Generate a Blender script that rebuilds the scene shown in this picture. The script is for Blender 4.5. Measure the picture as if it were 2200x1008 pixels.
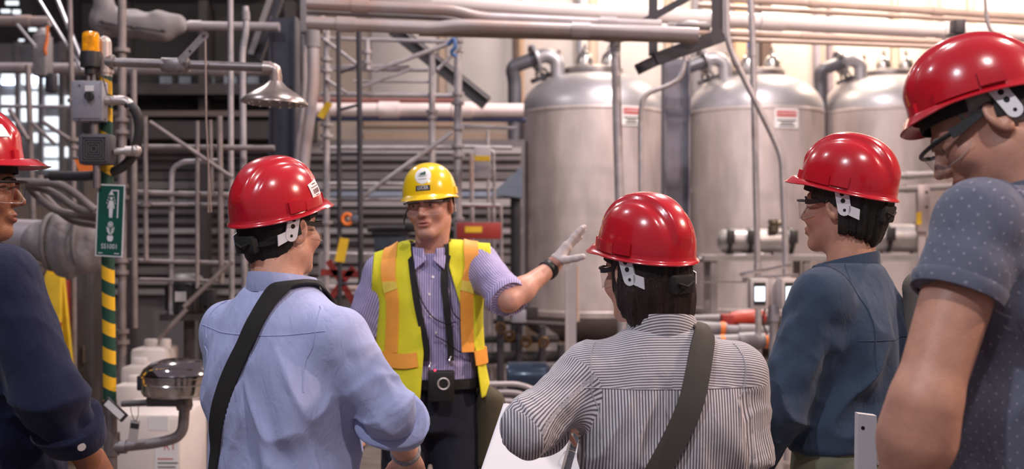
import bpy, bmesh, math, random
import numpy as np
from mathutils import Vector, Matrix, Euler

for _o in list(bpy.data.objects):
    bpy.data.objects.remove(_o, do_unlink=True)
SC = bpy.context.scene
COL = SC.collection
random.seed(7)
RNG = np.random.RandomState(11)

# ------------------------------------------------------------------ camera
FPX, CAMZ = 2400.0, 1.52
cam_data = bpy.data.cameras.new('camera')
cam_data.sensor_width = 36.0
cam_data.lens = FPX / 2200.0 * 36.0
cam_data.clip_start = 0.05
cam_data.clip_end = 200
cam_data.dof.use_dof = True
cam_data.dof.focus_distance = 2.75
cam_data.dof.aperture_fstop = 3.2
cam = bpy.data.objects.new('camera', cam_data)
cam.location = (0, 0, CAMZ)
cam.rotation_euler = (math.radians(90), 0, 0)
COL.objects.link(cam)
SC.camera = cam

# ------------------------------------------------------------------ world, lamps, exposure
world = bpy.data.worlds.new('hall_ambient')
SC.world = world
world.use_nodes = True
_bg = world.node_tree.nodes['Background']
_bg.inputs[0].default_value = (0.86, 0.73, 0.86, 1)
_bg.inputs[1].default_value = 0.215
SC.view_settings.view_transform = 'Standard'
SC.view_settings.look = 'None'
SC.view_settings.gamma = 1.0
SC.view_settings.use_curve_mapping = False
SC.view_settings.exposure = 0.12

def lamp(name, loc, target, size, watts, color):
    L = bpy.data.lights.new(name, 'AREA')
    L.shape = 'DISK'
    L.size = size
    L.energy = watts
    L.color = color
    o = bpy.data.objects.new(name, L)
    o.location = loc
    o.rotation_euler = (Vector(target) - Vector(loc)).to_track_quat('-Z', 'Y').to_euler()
    COL.objects.link(o)
    return o

COOL = (0.86, 0.90, 1.0)
WARM = (1.0, 0.74, 0.50)
NEUT = (1.0, 0.90, 0.88)
# overhead high-bay lamps of the hall
for i, (x, y, z, w, c) in enumerate([
        (-2.4, -0.6, 5.6, 140, COOL), (1.2, -0.4, 5.8, 130, NEUT), (4.6, 2.4, 4.4, 230, (1.0, 0.70, 0.56)),
        (-3.4, 4.0, 6.0, 40, COOL), (0.5, 5.4, 6.2, 120, NEUT), (4.2, 5.6, 6.0, 280, (1.0, 0.78, 0.66)),
        (-3.6, 9.5, 6.2, 95, NEUT), (2.4, 10.0, 6.6, 400, (1.0, 0.87, 0.84))]):
    lamp('high_bay_lamp', (x, y, z), (x * 0.8, y + 0.4, 0), 0.20, w, c)
# warm lamps that wash the back wall above the tanks
for x, w in ((1.5, 120), (4.4, 230), (7.2, 240)):
    lamp('wall_wash_lamp', (x, 15.3, 6.6), (x + 0.2, 17.0, 3.0), 0.8, w, (1.0, 0.80, 0.62))

# ------------------------------------------------------------------ helpers
def P(px, py, d):
    return Vector(((px - 1100.0) / FPX * d, d, CAMZ + (504.0 - py) / FPX * d))

def put(o, parent=None):
    COL.objects.link(o)
    if parent is not None:
        o.parent = parent
    return o

def tag(o, label=None, cat=None, group=None, kind=None):
    if label: o['label'] = label
    if cat: o['category'] = cat
    if group: o['group'] = group
    if kind: o['kind'] = kind
    return o

def thing(name, label, cat, loc=(0, 0, 0), rz=0.0, group=None):
    o = bpy.data.objects.new(name, None)
    o.empty_display_size = 0.1
    o.location = loc
    o.rotation_euler = (0, 0, rz)
    put(o)
    return tag(o, label, cat, group)

# ---- materials
MATS = {}
def mat(name, col, rough=0.5, metal=0.0, var=0.0, scale=6.0, bump=0.0, bscale=None, spec=0.5, coat=0.0,
        emit=0.0, sss=0.0, alpha=1.0, trans=0.0, stretch=None, rvar=0.0, dirt=None, sheen=0.0, ior=None):
    if name in MATS: return MATS[name]
    m = bpy.data.materials.new(name)
    m.use_nodes = True
    nt = m.node_tree
    b = nt.nodes['Principled BSDF']
    c4 = (col[0], col[1], col[2], 1)
    b.inputs['Base Color'].default_value = c4
    b.inputs['Roughness'].default_value = rough
    b.inputs['Metallic'].default_value = metal
    b.inputs['Specular IOR Level'].default_value = spec
    b.inputs['Coat Weight'].default_value = coat
    b.inputs['Coat Roughness'].default_value = 0.06
    b.inputs['Sheen Weight'].default_value = sheen
    if ior: b.inputs['IOR'].default_value = ior
    if emit:
        b.inputs['Emission Color'].default_value = c4
        b.inputs['Emission Strength'].default_value = emit
    if sss:
        b.inputs['Subsurface Weight'].default_value = sss
        b.inputs['Subsurface Radius'].default_value = (0.012, 0.005, 0.003)
        b.inputs['Subsurface Scale'].default_value = 0.6
    b.inputs['Alpha'].default_value = alpha
    b.inputs['Transmission Weight'].default_value = trans
    N, Lk = nt.nodes, nt.links
    if var or bump or rvar or dirt:
        tc = N.new('ShaderNodeTexCoord')
        mp = N.new('ShaderNodeMapping')
        if stretch: mp.inputs['Scale'].default_value = stretch
        Lk.new(tc.outputs['Object'], mp.inputs['Vector'])
        nz = N.new('ShaderNodeTexNoise')
        nz.inputs['Scale'].default_value = scale
        nz.inputs['Detail'].default_value = 6
        nz.inputs['Roughness'].default_value = 0.6
        Lk.new(mp.outputs[0], nz.inputs['Vector'])
        if var:
            rp = N.new('ShaderNodeMapRange')
            rp.inputs['From Min'].default_value = 0.3
            rp.inputs['From Max'].default_value = 0.7
            rp.inputs['To Min'].default_value = 1 - var
            rp.inputs['To Max'].default_value = 1 + var
            Lk.new(nz.outputs['Fac'], rp.inputs['Value'])
            mx = N.new('ShaderNodeMix'); mx.data_type = 'RGBA'; mx.blend_type = 'MULTIPLY'
            mx.inputs['Factor'].default_value = 1
            mx.inputs['A'].default_value = c4
            cb = N.new('ShaderNodeCombineColor')
            for k in range(3): Lk.new(rp.outputs[0], cb.inputs[k])
            Lk.new(cb.outputs[0], mx.inputs['B'])
            out = mx.outputs['Result']
            if dirt:
                n2 = N.new('ShaderNodeTexNoise'); n2.inputs['Scale'].default_value = scale * 0.45
                n2.inputs['Detail'].default_value = 8
                Lk.new(mp.outputs[0], n2.inputs['Vector'])
                r2 = N.new('ShaderNodeMapRange')
                r2.inputs['From Min'].default_value = 0.52; r2.inputs['From Max'].default_value = 0.68
                Lk.new(n2.outputs['Fac'], r2.inputs['Value'])
                m2 = N.new('ShaderNodeMix'); m2.data_type = 'RGBA'
                Lk.new(r2.outputs[0], m2.inputs['Factor'])
                Lk.new(out, m2.inputs['A'])
                m2.inputs['B'].default_value = (*dirt, 1)
                out = m2.outputs['Result']
            Lk.new(out, b.inputs['Base Color'])
        if rvar:
            rr = N.new('ShaderNodeMapRange')
            rr.inputs['To Min'].default_value = max(0.02, rough - rvar)
            rr.inputs['To Max'].default_value = min(1, rough + rvar)
            Lk.new(nz.outputs['Fac'], rr.inputs['Value'])
            Lk.new(rr.outputs[0], b.inputs['Roughness'])
        if bump:
            nb = nz
            if bscale:
                nb = N.new('ShaderNodeTexNoise'); nb.inputs['Scale'].default_value = bscale
                nb.inputs['Detail'].default_value = 3
                Lk.new(mp.outputs[0], nb.inputs['Vector'])
            bp = N.new('ShaderNodeBump')
            bp.inputs['Strength'].default_value = 1.0
            bp.inputs['Distance'].default_value = bump
            Lk.new(nb.outputs['Fac'], bp.inputs['Height'])
            Lk.new(bp.outputs[0], b.inputs['Normal'])
    MATS[name] = m
    return m

# ---- mesh builder
class MB:
    def __init__(s):
        s.v, s.f, s.m = [], [], []
    def add(s, vs, fs, mi=0):
        o = len(s.v)
        s.v += [tuple(v) for v in vs]
        s.f += [tuple(o + i for i in f) for f in fs]
        s.m += [mi] * len(fs)
        return s
    def box(s, lo, hi, M=None, mi=0, bevel=0.0):
        x0, y0, z0 = lo; x1, y1, z1 = hi
        if bevel > 0:
            bm = bmesh.new()
            bmesh.ops.create_cube(bm, size=1.0)
            for v in bm.verts:
                v.co = Vector(((x0 + x1) / 2 + v.co.x * (x1 - x0), (y0 + y1) / 2 + v.co.y * (y1 - y0), (z0 + z1) / 2 + v.co.z * (z1 - z0)))
            bmesh.ops.bevel(bm, geom=list(bm.edges), offset=bevel, segments=2, profile=0.5, affect='EDGES')
            bm.verts.index_update()
            vs = [v.co.copy() for v in bm.verts]
            fs = [[v.index for v in f.verts] for f in bm.faces]
            bm.free()
        else:
            vs = [Vector(c) for c in ((x0, y0, z0), (x1, y0, z0), (x1, y1, z0), (x0, y1, z0), (x0, y0, z1), (x1, y0, z1), (x1, y1, z1), (x0, y1, z1))]
            fs = [(0, 3, 2, 1), (4, 5, 6, 7), (0, 1, 5, 4), (1, 2, 6, 5), (2, 3, 7, 6), (3, 0, 4, 7)]
        if M is not None: vs = [M @ v for v in vs]
        return s.add(vs, fs, mi)
    def bar(s, a, b, w, h, mi=0, up=(0, 0, 1)):
        a, b = Vector(a), Vector(b)
        d = (b - a).normalized()
        u = Vector(up)
        x = d.cross(u)
        if x.length < 1e-4: x = d.cross(Vector((0, 1, 0)))
        x.normalize(); y = x.cross(d).normalized()
        vs = [p + x * (sx * w / 2) + y * (sy * h / 2) for p in (a, b) for sx, sy in ((-1, -1), (1, -1), (1, 1), (-1, 1))]
        fs = [(3, 2, 1, 0), (4, 5, 6, 7), (0, 1, 5, 4), (1, 2, 6, 5), (2, 3, 7, 6), (3, 0, 4, 7)]
        return s.add(vs, fs, mi)
    def tube(s, pts, r, n=14, caps=True, mi=0, closed=False):
        pts = [Vector(p) for p in pts]
        k = len(pts)
        rs = r if isinstance(r, (list, tuple)) else [r] * k
        tang = []
        for i in range(k):
            if closed:
                t = pts[(i + 1) % k] - pts[i - 1]
            else:
                t = pts[min(i + 1, k - 1)] - pts[max(i - 1, 0)]
            tang.append(t.normalized() if t.length > 1e-9 else Vector((0, 0, 1)))
        ref = Vector((0, 0, 1)) if abs(tang[0].z) < 0.9 else Vector((0, 1, 0))
        x = tang[0].cross(ref).normalized()
        vs = []
        for i in range(k):
            t = tang[i]
            x = (x - t * x.dot(t)).normalized()
            y = t.cross(x)
            for j in range(n):
                a = 2 * math.pi * j / n
                vs.append(pts[i] + (x * math.cos(a) + y * math.sin(a)) * rs[i])
        fs = []
        for i in range(k if closed else k - 1):
            i2 = (i + 1) % k
            for j in range(n):
                fs.append((i * n + j, i * n + (j + 1) % n, i2 * n + (j + 1) % n, i2 * n + j))
        if caps and not closed:
            fs.append(tuple(range(n - 1, -1, -1)))
            fs.append(tuple((k - 1) * n + j for j in range(n)))
        return s.add(vs, fs, mi)
    def lathe(s, prof, n=32, M=None, mi=0, a0=0.0, a1=2 * math.pi):
        """prof: list of (r, z), around local z"""
        full = abs(a1 - a0 - 2 * math.pi) < 1e-6
        cnt = n if full else n + 1
        vs, fs = [], []
        for (r, z) in prof:
            for j in range(cnt):
                a = a0 + (a1 - a0) * j / n
                vs.append(Vector((r * math.cos(a), r * math.sin(a), z)))
        k = len(prof)
        for i in range(k - 1):
            for j in range(n):
                j2 = (j + 1) % cnt
                fs.append((i * cnt + j, i * cnt + j2, (i + 1) * cnt + j2, (i + 1) * cnt + j))
        if M is not None: vs = [M @ v for v in vs]
        return s.add(vs, fs, mi)
    def cyl(s, a, b, r, n=20, mi=0):
        return s.tube([a, b], r, n, True, mi)
    def ball(s, c, r, n=14, m=8, mi=0, sc=(1, 1, 1)):
        vs, fs = [], []
        for i in range(m + 1):
            t = math.pi * i / m
            for j in range(n):
                a = 2 * math.pi * j / n
                vs.append(Vector((c[0] + sc[0] * r * math.sin(t) * math.cos(a), c[1] + sc[1] * r * math.sin(t) * math.sin(a), c[2] - sc[2] * r * math.cos(t))))
        for i in range(m):
            for j in range(n):
                fs.append((i * n + j, i * n + (j + 1) % n, (i + 1) * n + (j + 1) % n, (i + 1) * n + j))
        return s.add(vs, fs, mi)
    def prism(s, poly, y0, y1, M=None, mi=0):
        """poly in local x,z; extruded along y"""
        n = len(poly)
        vs = [Vector((x, y0, z)) for x, z in poly] + [Vector((x, y1, z)) for x, z in poly]
        fs = [tuple(range(n)), tuple(range(2 * n - 1, n - 1, -1))]
        fs += [(i, n + i, n + (i + 1) % n, (i + 1) % n) for i in range(n)]
        if M is not None: vs = [M @ v for v in vs]
        return s.add(vs, fs, mi)
    def mesh(s, name, mats, smooth=True, angle=40):
        me = bpy.data.meshes.new(name)
        me.from_pydata([tuple(v) for v in s.v], [], s.f)
        if not isinstance(mats, (list, tuple)): mats = [mats]
        for m in mats: me.materials.append(m)
        if len(mats) > 1: me.polygons.foreach_set('material_index', s.m)
        bm = bmesh.new(); bm.from_mesh(me)
        bmesh.ops.remove_doubles(bm, verts=bm.verts, dist=1e-6)
        bmesh.ops.recalc_face_normals(bm, faces=bm.faces)
        bm.to_mesh(me); bm.free()
        if smooth:
            me.polygons.foreach_set('use_smooth', [True] * len(me.polygons))
            me.set_sharp_from_angle(angle=math.radians(angle))
        me.update()
        return me
    def build(s, name, mats, parent=None, smooth=True, angle=40, label=None, cat=None, group=None, kind=None, M=None):
        o = bpy.data.objects.new(name, s.mesh(name, mats, smooth, angle))
        put(o, parent)
        if M is not None: o.matrix_local = M
        return tag(o, label, cat, group, kind)

def bend(pts, r, n=6):
    """round the corners of a polyline with radius-like offset r"""
    pts = [Vector(p) for p in pts]
    out = [pts[0]]
    for i in range(1, len(pts) - 1):
        a, b, c = pts[i - 1], pts[i], pts[i + 1]
        u = (a - b); w = (c - b)
        t = min(r, u.length * 0.49, w.length * 0.49)
        p0 = b + u.normalized() * t; p1 = b + w.normalized() * t
        for k in range(n + 1):
            q = k / n
            out.append(p0 * (1 - q) ** 2 + b * 2 * q * (1 - q) + p1 * q * q)
    out.append(pts[-1])
    return out

def curve_pts(pts, n=8):
    """Catmull-Rom through pts"""
    pts = [Vector(p) for p in pts]
    ext = [pts[0] * 2 - pts[1]] + pts + [pts[-1] * 2 - pts[-2]]
    out = []
    for i in range(1, len(ext) - 2):
        p0, p1, p2, p3 = ext[i - 1:i + 3]
        for k in range(n):
            t = k / n
            out.append(0.5 * ((2 * p1) + (p2 - p0) * t + (2 * p0 - 5 * p1 + 4 * p2 - p3) * t * t + (3 * p1 - p0 - 3 * p2 + p3) * t ** 3))
    out.append(pts[-1])
    return out

def text_verts(s, size=1.0, extrude=0.0):
    """text as (verts, faces) in the x,y plane, centred"""
    cu = bpy.data.curves.new('txt', 'FONT')
    cu.body = s; cu.size = size; cu.align_x = 'CENTER'; cu.align_y = 'CENTER'; cu.extrude = extrude
    cu.resolution_u = 2
    o = bpy.data.objects.new('txt', cu); COL.objects.link(o)
    bpy.context.view_layer.update()
    me = bpy.data.meshes.new_from_object(o.evaluated_get(bpy.context.evaluated_depsgraph_get()))
    vs = [v.co.copy() for v in me.vertices]; fs = [tuple(p.vertices) for p in me.polygons]
    bpy.data.objects.remove(o); bpy.data.curves.remove(cu); bpy.data.meshes.remove(me)
    return vs, fs

def text_on(parent, name, s, size, fn, m, label=None):
    """place text with fn(x,y)->Vector; one mesh"""
    vs, fs = text_verts(s, size)
    b = MB(); b.add([fn(v.x, v.y) for v in vs], fs)
    o = b.build(name, m, parent, smooth=False)
    if label: o['label'] = label
    return o

def fit(M, sx=1, sy=1):
    return lambda x, y: M @ Vector((x * sx, 0, y * sy))
# ================================================================== materials of the hall
GALV = mat('galvanised_steel', (0.26, 0.23, 0.23), 0.42, 0.75, var=0.18, scale=9, bump=0.0006, bscale=40, rvar=0.12)
GALV2 = mat('galvanised_tube', (0.44, 0.41, 0.43), 0.45, 0.45, var=0.15, scale=14, rvar=0.1)
GREYP = mat('grey_painted_steel', (0.28, 0.26, 0.27), 0.5, 0.1, var=0.12, scale=7)
PALEP = mat('pale_painted_pipe', (0.42, 0.37, 0.385), 0.40, 0.25, var=0.12, scale=5, dirt=(0.42, 0.30, 0.26))
WHITEP = mat('white_jacketed_pipe', (0.80, 0.74, 0.74), 0.38, 0.0, var=0.06, scale=3)
TANP = mat('tan_pipe', (0.50, 0.38, 0.32), 0.5, 0.0, var=0.12, scale=5)
DARKST = mat('dark_steel', (0.055, 0.052, 0.062), 0.5, 0.3, var=0.2, scale=5)
DARKBR = mat('dark_brown_steel', (0.035, 0.028, 0.030), 0.7, 0.0, var=0.3, scale=4)
COLST = mat('blue_grey_column', (0.21, 0.21, 0.26), 0.42, 0.3, var=0.18, scale=4, rvar=0.1)
STAIN = mat('stainless_tank', (0.54, 0.47, 0.46), 0.45, 0.35, var=0.16, scale=2.6, stretch=(2.2, 2.2, 0.6), rvar=0.12, dirt=(0.40, 0.345, 0.335))
STAINT = mat('stainless_dome', (0.44, 0.43, 0.46), 0.42, 0.60, var=0.08, scale=3, rvar=0.08)
CHROME = mat('polished_stainless', (0.66, 0.62, 0.60), 0.14, 1.0, var=0.05, scale=9)
RUBBER = mat('black_rubber', (0.03, 0.027, 0.030), 0.6, var=0.15, scale=20)
BLKM = mat('black_motor_paint', (0.025, 0.024, 0.026), 0.45, var=0.2, scale=12)
JACKET = mat('grey_insulation_jacket', (0.24, 0.215, 0.22), 0.75, var=0.12, scale=7, bump=0.012, bscale=9)
REDP = mat('red_paint', (0.30, 0.028, 0.022), 0.5, var=0.15, scale=8)
YELP = mat('yellow_paint', (0.72, 0.46, 0.02), 0.5, var=0.08, scale=9)
ORGP = mat('orange_plastic', (0.85, 0.20, 0.03), 0.5)
GRNP = mat('safety_green', (0.006, 0.085, 0.060), 0.45)
WHTP = mat('white_polythene', (0.62, 0.56, 0.54), 0.5, var=0.05, scale=6)
BOXG = mat('enclosure_grey', (0.28, 0.27, 0.315), 0.45, var=0.04, scale=6)
SIGNW = mat('sign_white', (0.78, 0.76, 0.77), 0.5)
SIGNK = mat('sign_black', (0.02, 0.02, 0.02), 0.5)
SIGNR = mat('sign_red', (0.45, 0.03, 0.03), 0.5)

# ================================================================== room
def floor_mat():
    return mat('sealed_concrete', (0.13, 0.105, 0.095), 0.42, 0, var=0.25, scale=1.3, bump=0.002, bscale=18, rvar=0.15, dirt=(0.06, 0.048, 0.045))
MB().box((-10.5, -3.5, -0.12), (11.5, 17.5, 0)).build('floor', floor_mat(), kind='structure', smooth=False)
WB = 16.6
wallb = MB().box((-10.5, WB, 0), (11.5, WB + 0.25, 9)).build('wall_back', mat('wall_cream', (0.52, 0.44, 0.39), 0.8, var=0.05, scale=1.0), kind='structure', smooth=False)
wl = MB().box((-10.75, -3.5, 0), (-10.5, 17.5, 9)).build('wall_left', mat('wall_dim', (0.10, 0.09, 0.095), 0.8, var=0.1, scale=1.0), kind='structure', smooth=False)
wr = MB().box((11.5, -3.5, 0), (11.75, 17.5, 9)).build('wall_right', mat('wall_warm', (0.55, 0.45, 0.38), 0.8, var=0.05, scale=1.0), kind='structure', smooth=False)
# cladding panels and battens of the back wall
PANEL = [mat('panel_cream', (0.80, 0.72, 0.66), 0.7, var=0.05, scale=2), mat('panel_pale', (0.74, 0.70, 0.70), 0.7, var=0.05, scale=2)]
pm = MB().box((-0.49, -0.03, 0), (0.49, 0, 3.6), bevel=0.006).mesh('panel', PANEL[0])
pm2 = pm.copy(); pm2.materials[0] = PANEL[1]
bm_ = MB().box((-0.045, -0.05, 0), (0.045, 0, 3.6)).mesh('batten', mat('batten_tan', (0.60, 0.47, 0.38), 0.6, var=0.1, scale=4))
for k in range(11):
    x = -1.6 + k * 1.12
    o = bpy.data.objects.new('panel', pm2 if k < 5 else pm); put(o, wallb); o.location = (x, WB, 3.2)
    o = bpy.data.objects.new('batten', bm_); put(o, wallb); o.location = (x + 0.56, WB, 3.2)
for z in (3.12, 2.92, 2.7):
    MB().box((-2.2, WB - 0.06, z), (11, WB, z + 0.10)).build('rail', mat('rail_tan', (0.46, 0.34, 0.27), 0.6, var=0.1, scale=4), wallb, smooth=False)
for i, (px, w_, col, nm) in enumerate(((1590, 26, (0.62, 0.42, 0.26), 'tan_post'), (1607, 12, (0.03, 0.07, 0.20), 'blue_post'), (1645, 22, (0.12, 0.075, 0.06), 'brown_post'), (1245, 9, (0.22, 0.23, 0.30), 'wall_conduit'), (1497, 22, (0.20, 0.19, 0.22), 'grey_post'), (1755, 9, (0.36, 0.33, 0.40), 'wall_conduit'), (1782, 8, (0.30, 0.25, 0.29), 'wall_conduit'), (1120, 12, (0.50, 0.33, 0.22), 'tan_post'), (2020, 9, (0.45, 0.36, 0.34), 'wall_conduit'))):
    dd = 16.4
    MB().box(((px - w_ / 2 - 1100) / FPX * dd, dd - 0.08, 0), ((px + w_ / 2 - 1100) / FPX * dd, dd + 0.1, 6.8), bevel=0.01).build(nm, mat(nm + str(i), col, 0.5, var=0.08, scale=3), wallb)
# dim partition with horizontal slats behind the scaffold
WM = 13.2
def PX(px, d): return (px - 1100) / FPX * d
def PZ(py, d): return CAMZ + (504 - py) / FPX * d
wm = MB().box((PX(225, WM), WM, 0), (PX(1128, WM), WM + 0.2, PZ(300, WM))).build('wall_middle', mat('partition_grey', (0.15, 0.135, 0.14), 0.7, var=0.15, scale=2), kind='structure', smooth=False)
SL = [mat('slat_grey_highlight', (0.40, 0.37, 0.375), 0.45, 0.3, var=0.2, scale=3, stretch=(0.4, 1, 4)), mat('slat_dim', (0.17, 0.15, 0.155), 0.5, 0.2, var=0.25, scale=3, stretch=(0.4, 1, 4)), mat('slat_blue_glint', (0.30, 0.34, 0.44), 0.4, 0.3, var=0.2, scale=3)]  # paler grey paints in highlights, blue paints in glints on the slats
k = 0
py = 318
while py < 640:
    hgt = random.choice((9, 11, 13, 16)); m_ = random.choice((0, 0, 1, 1, 1, 2 if py < 420 else 1))
    z1, z0 = PZ(py, WM), PZ(py + hgt, WM)
    MB().box((PX(235, WM), WM - 0.07 - 0.05 * random.random(), z0), (PX(1120, WM), WM + 0.01, z1)).build('slat', SL[m_], wm, smooth=False)
    py += hgt + random.choice((5, 8, 11))
# dark mezzanine behind the left scaffold
t = thing('mezzanine', 'dark brown steel mezzanine deck behind the left scaffold', 'mezzanine', (PX(440, 12.6), 12.6, 0))
ox, oy = PX(440, 12.6), 12.6
def zz(py): return PZ(py, 12.6)
b = MB(); b.box((-1.05, -0.1, zz(300)), (1.2, 0.25, zz(262))); b.build('edge_beam', DARKBR, t, smooth=False)
b = MB(); b.box((-1.05, -0.1, zz(205)), (1.2, 0.2, zz(182))); b.build('edge_beam', DARKBR, t, smooth=False)
b = MB(); b.box((-1.05, -0.1, zz(252)), (1.2, 0.1, zz(240))); b.build('edge_beam', mat('brown_rail', (0.10, 0.075, 0.07), 0.6), t, smooth=False)
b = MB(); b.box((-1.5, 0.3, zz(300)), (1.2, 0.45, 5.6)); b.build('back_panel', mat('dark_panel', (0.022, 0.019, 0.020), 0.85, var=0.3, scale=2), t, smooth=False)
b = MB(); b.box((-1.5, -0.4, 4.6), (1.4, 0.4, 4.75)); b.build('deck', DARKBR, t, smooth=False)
for px in (262, 435, 620):
    b = MB(); b.box((PX(px, 12.6) - ox - 0.05, 0.02, 0), (PX(px, 12.6) - ox + 0.05, 0.22, zz(0))); b.build('post', DARKBR, t, smooth=False)
for i, px in enumerate((330, 372, 420, 470, 520)):
    b = MB(); b.box((PX(px, 12.6) - ox, 0.22, zz(178)), (PX(px + 26, 12.6) - ox, 0.3, zz(158))); b.build('panel', mat('pale_blue_panel', (0.16, 0.19, 0.22), 0.5), t, smooth=False)
    b = MB(); b.box((PX(px + 30, 12.6) - ox, 0.22, zz(267)), (PX(px + 60, 12.6) - ox, 0.3, zz(259))); b.build('panel', mat('dim_blue_panel', (0.10, 0.15, 0.26), 0.5), t, smooth=False)
# bright window bank far left
WD = 14.6
w1 = thing('window_1', None, None, (PX(70, WD), WD, 0)); w1['kind'] = 'structure'
wx = PX(70, WD)
gl = mat('daylight_pane', (0.80, 0.86, 0.92), 0.3, emit=1.3)
b = MB(); b.box((-1.1, 0.12, PZ(440, WD)), (0.62, 0.2, PZ(90, WD))); b.build('window_back', mat('window_surround', (0.20, 0.19, 0.2), 0.7), w1, smooth=False)
rows = [(0, 128, 150, 30), (0, 40, 168, 12), (58, 110, 162, 26), (42, 86, 196, 28), (42, 86, 230, 30), (95, 150, 205, 22), (0, 30, 205, 40), (90, 128, 250, 26), (60, 130, 285, 20), (90, 140, 315, 22), (70, 130, 345, 18), (0, 36, 262, 20)]
for (a0, a1, y0, hh) in rows:
    b = MB(); b.box((PX(a0, WD) - wx, 0.04, PZ(y0 + hh, WD)), (PX(a1, WD) - wx, 0.10, PZ(y0, WD))); b.build('pane', gl, w1, smooth=False)
for px in (38, 88, 132):
    b = MB(); b.box((PX(px, WD) - wx - 0.03, -0.02, PZ(440, WD)), (PX(px, WD) - wx + 0.03, 0.12, PZ(90, WD))); b.build('mullion', GREYP, w1, smooth=False)
# small skylight panes in the dark, upper left
for i, (x0, x1, y0, y1) in enumerate(((12, 38, 2, 10), (2, 20, 20, 27), (27, 42, 21, 29), (62, 77, 60, 66), (40, 50, 84, 88))):
    b = MB(); b.box((PX(x0, WD) - wx, 0.0, PZ(y1, WD)), (PX(x1, WD) - wx, 0.03, PZ(y0, WD))); b.build('pane', gl, w1, smooth=False)
b = MB(); b.box((-1.6, 0.22, PZ(90, WD)), (0.9, 0.3, PZ(-60, WD))); b.build('window_head', DARKBR, w1, smooth=False)
# yellow floor line
MB().box((PX(150, 7.6), 7.5, 0), (PX(245, 7.6), 7.62, 0.004)).build('trim_1', YELP, kind='structure', smooth=False)

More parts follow.
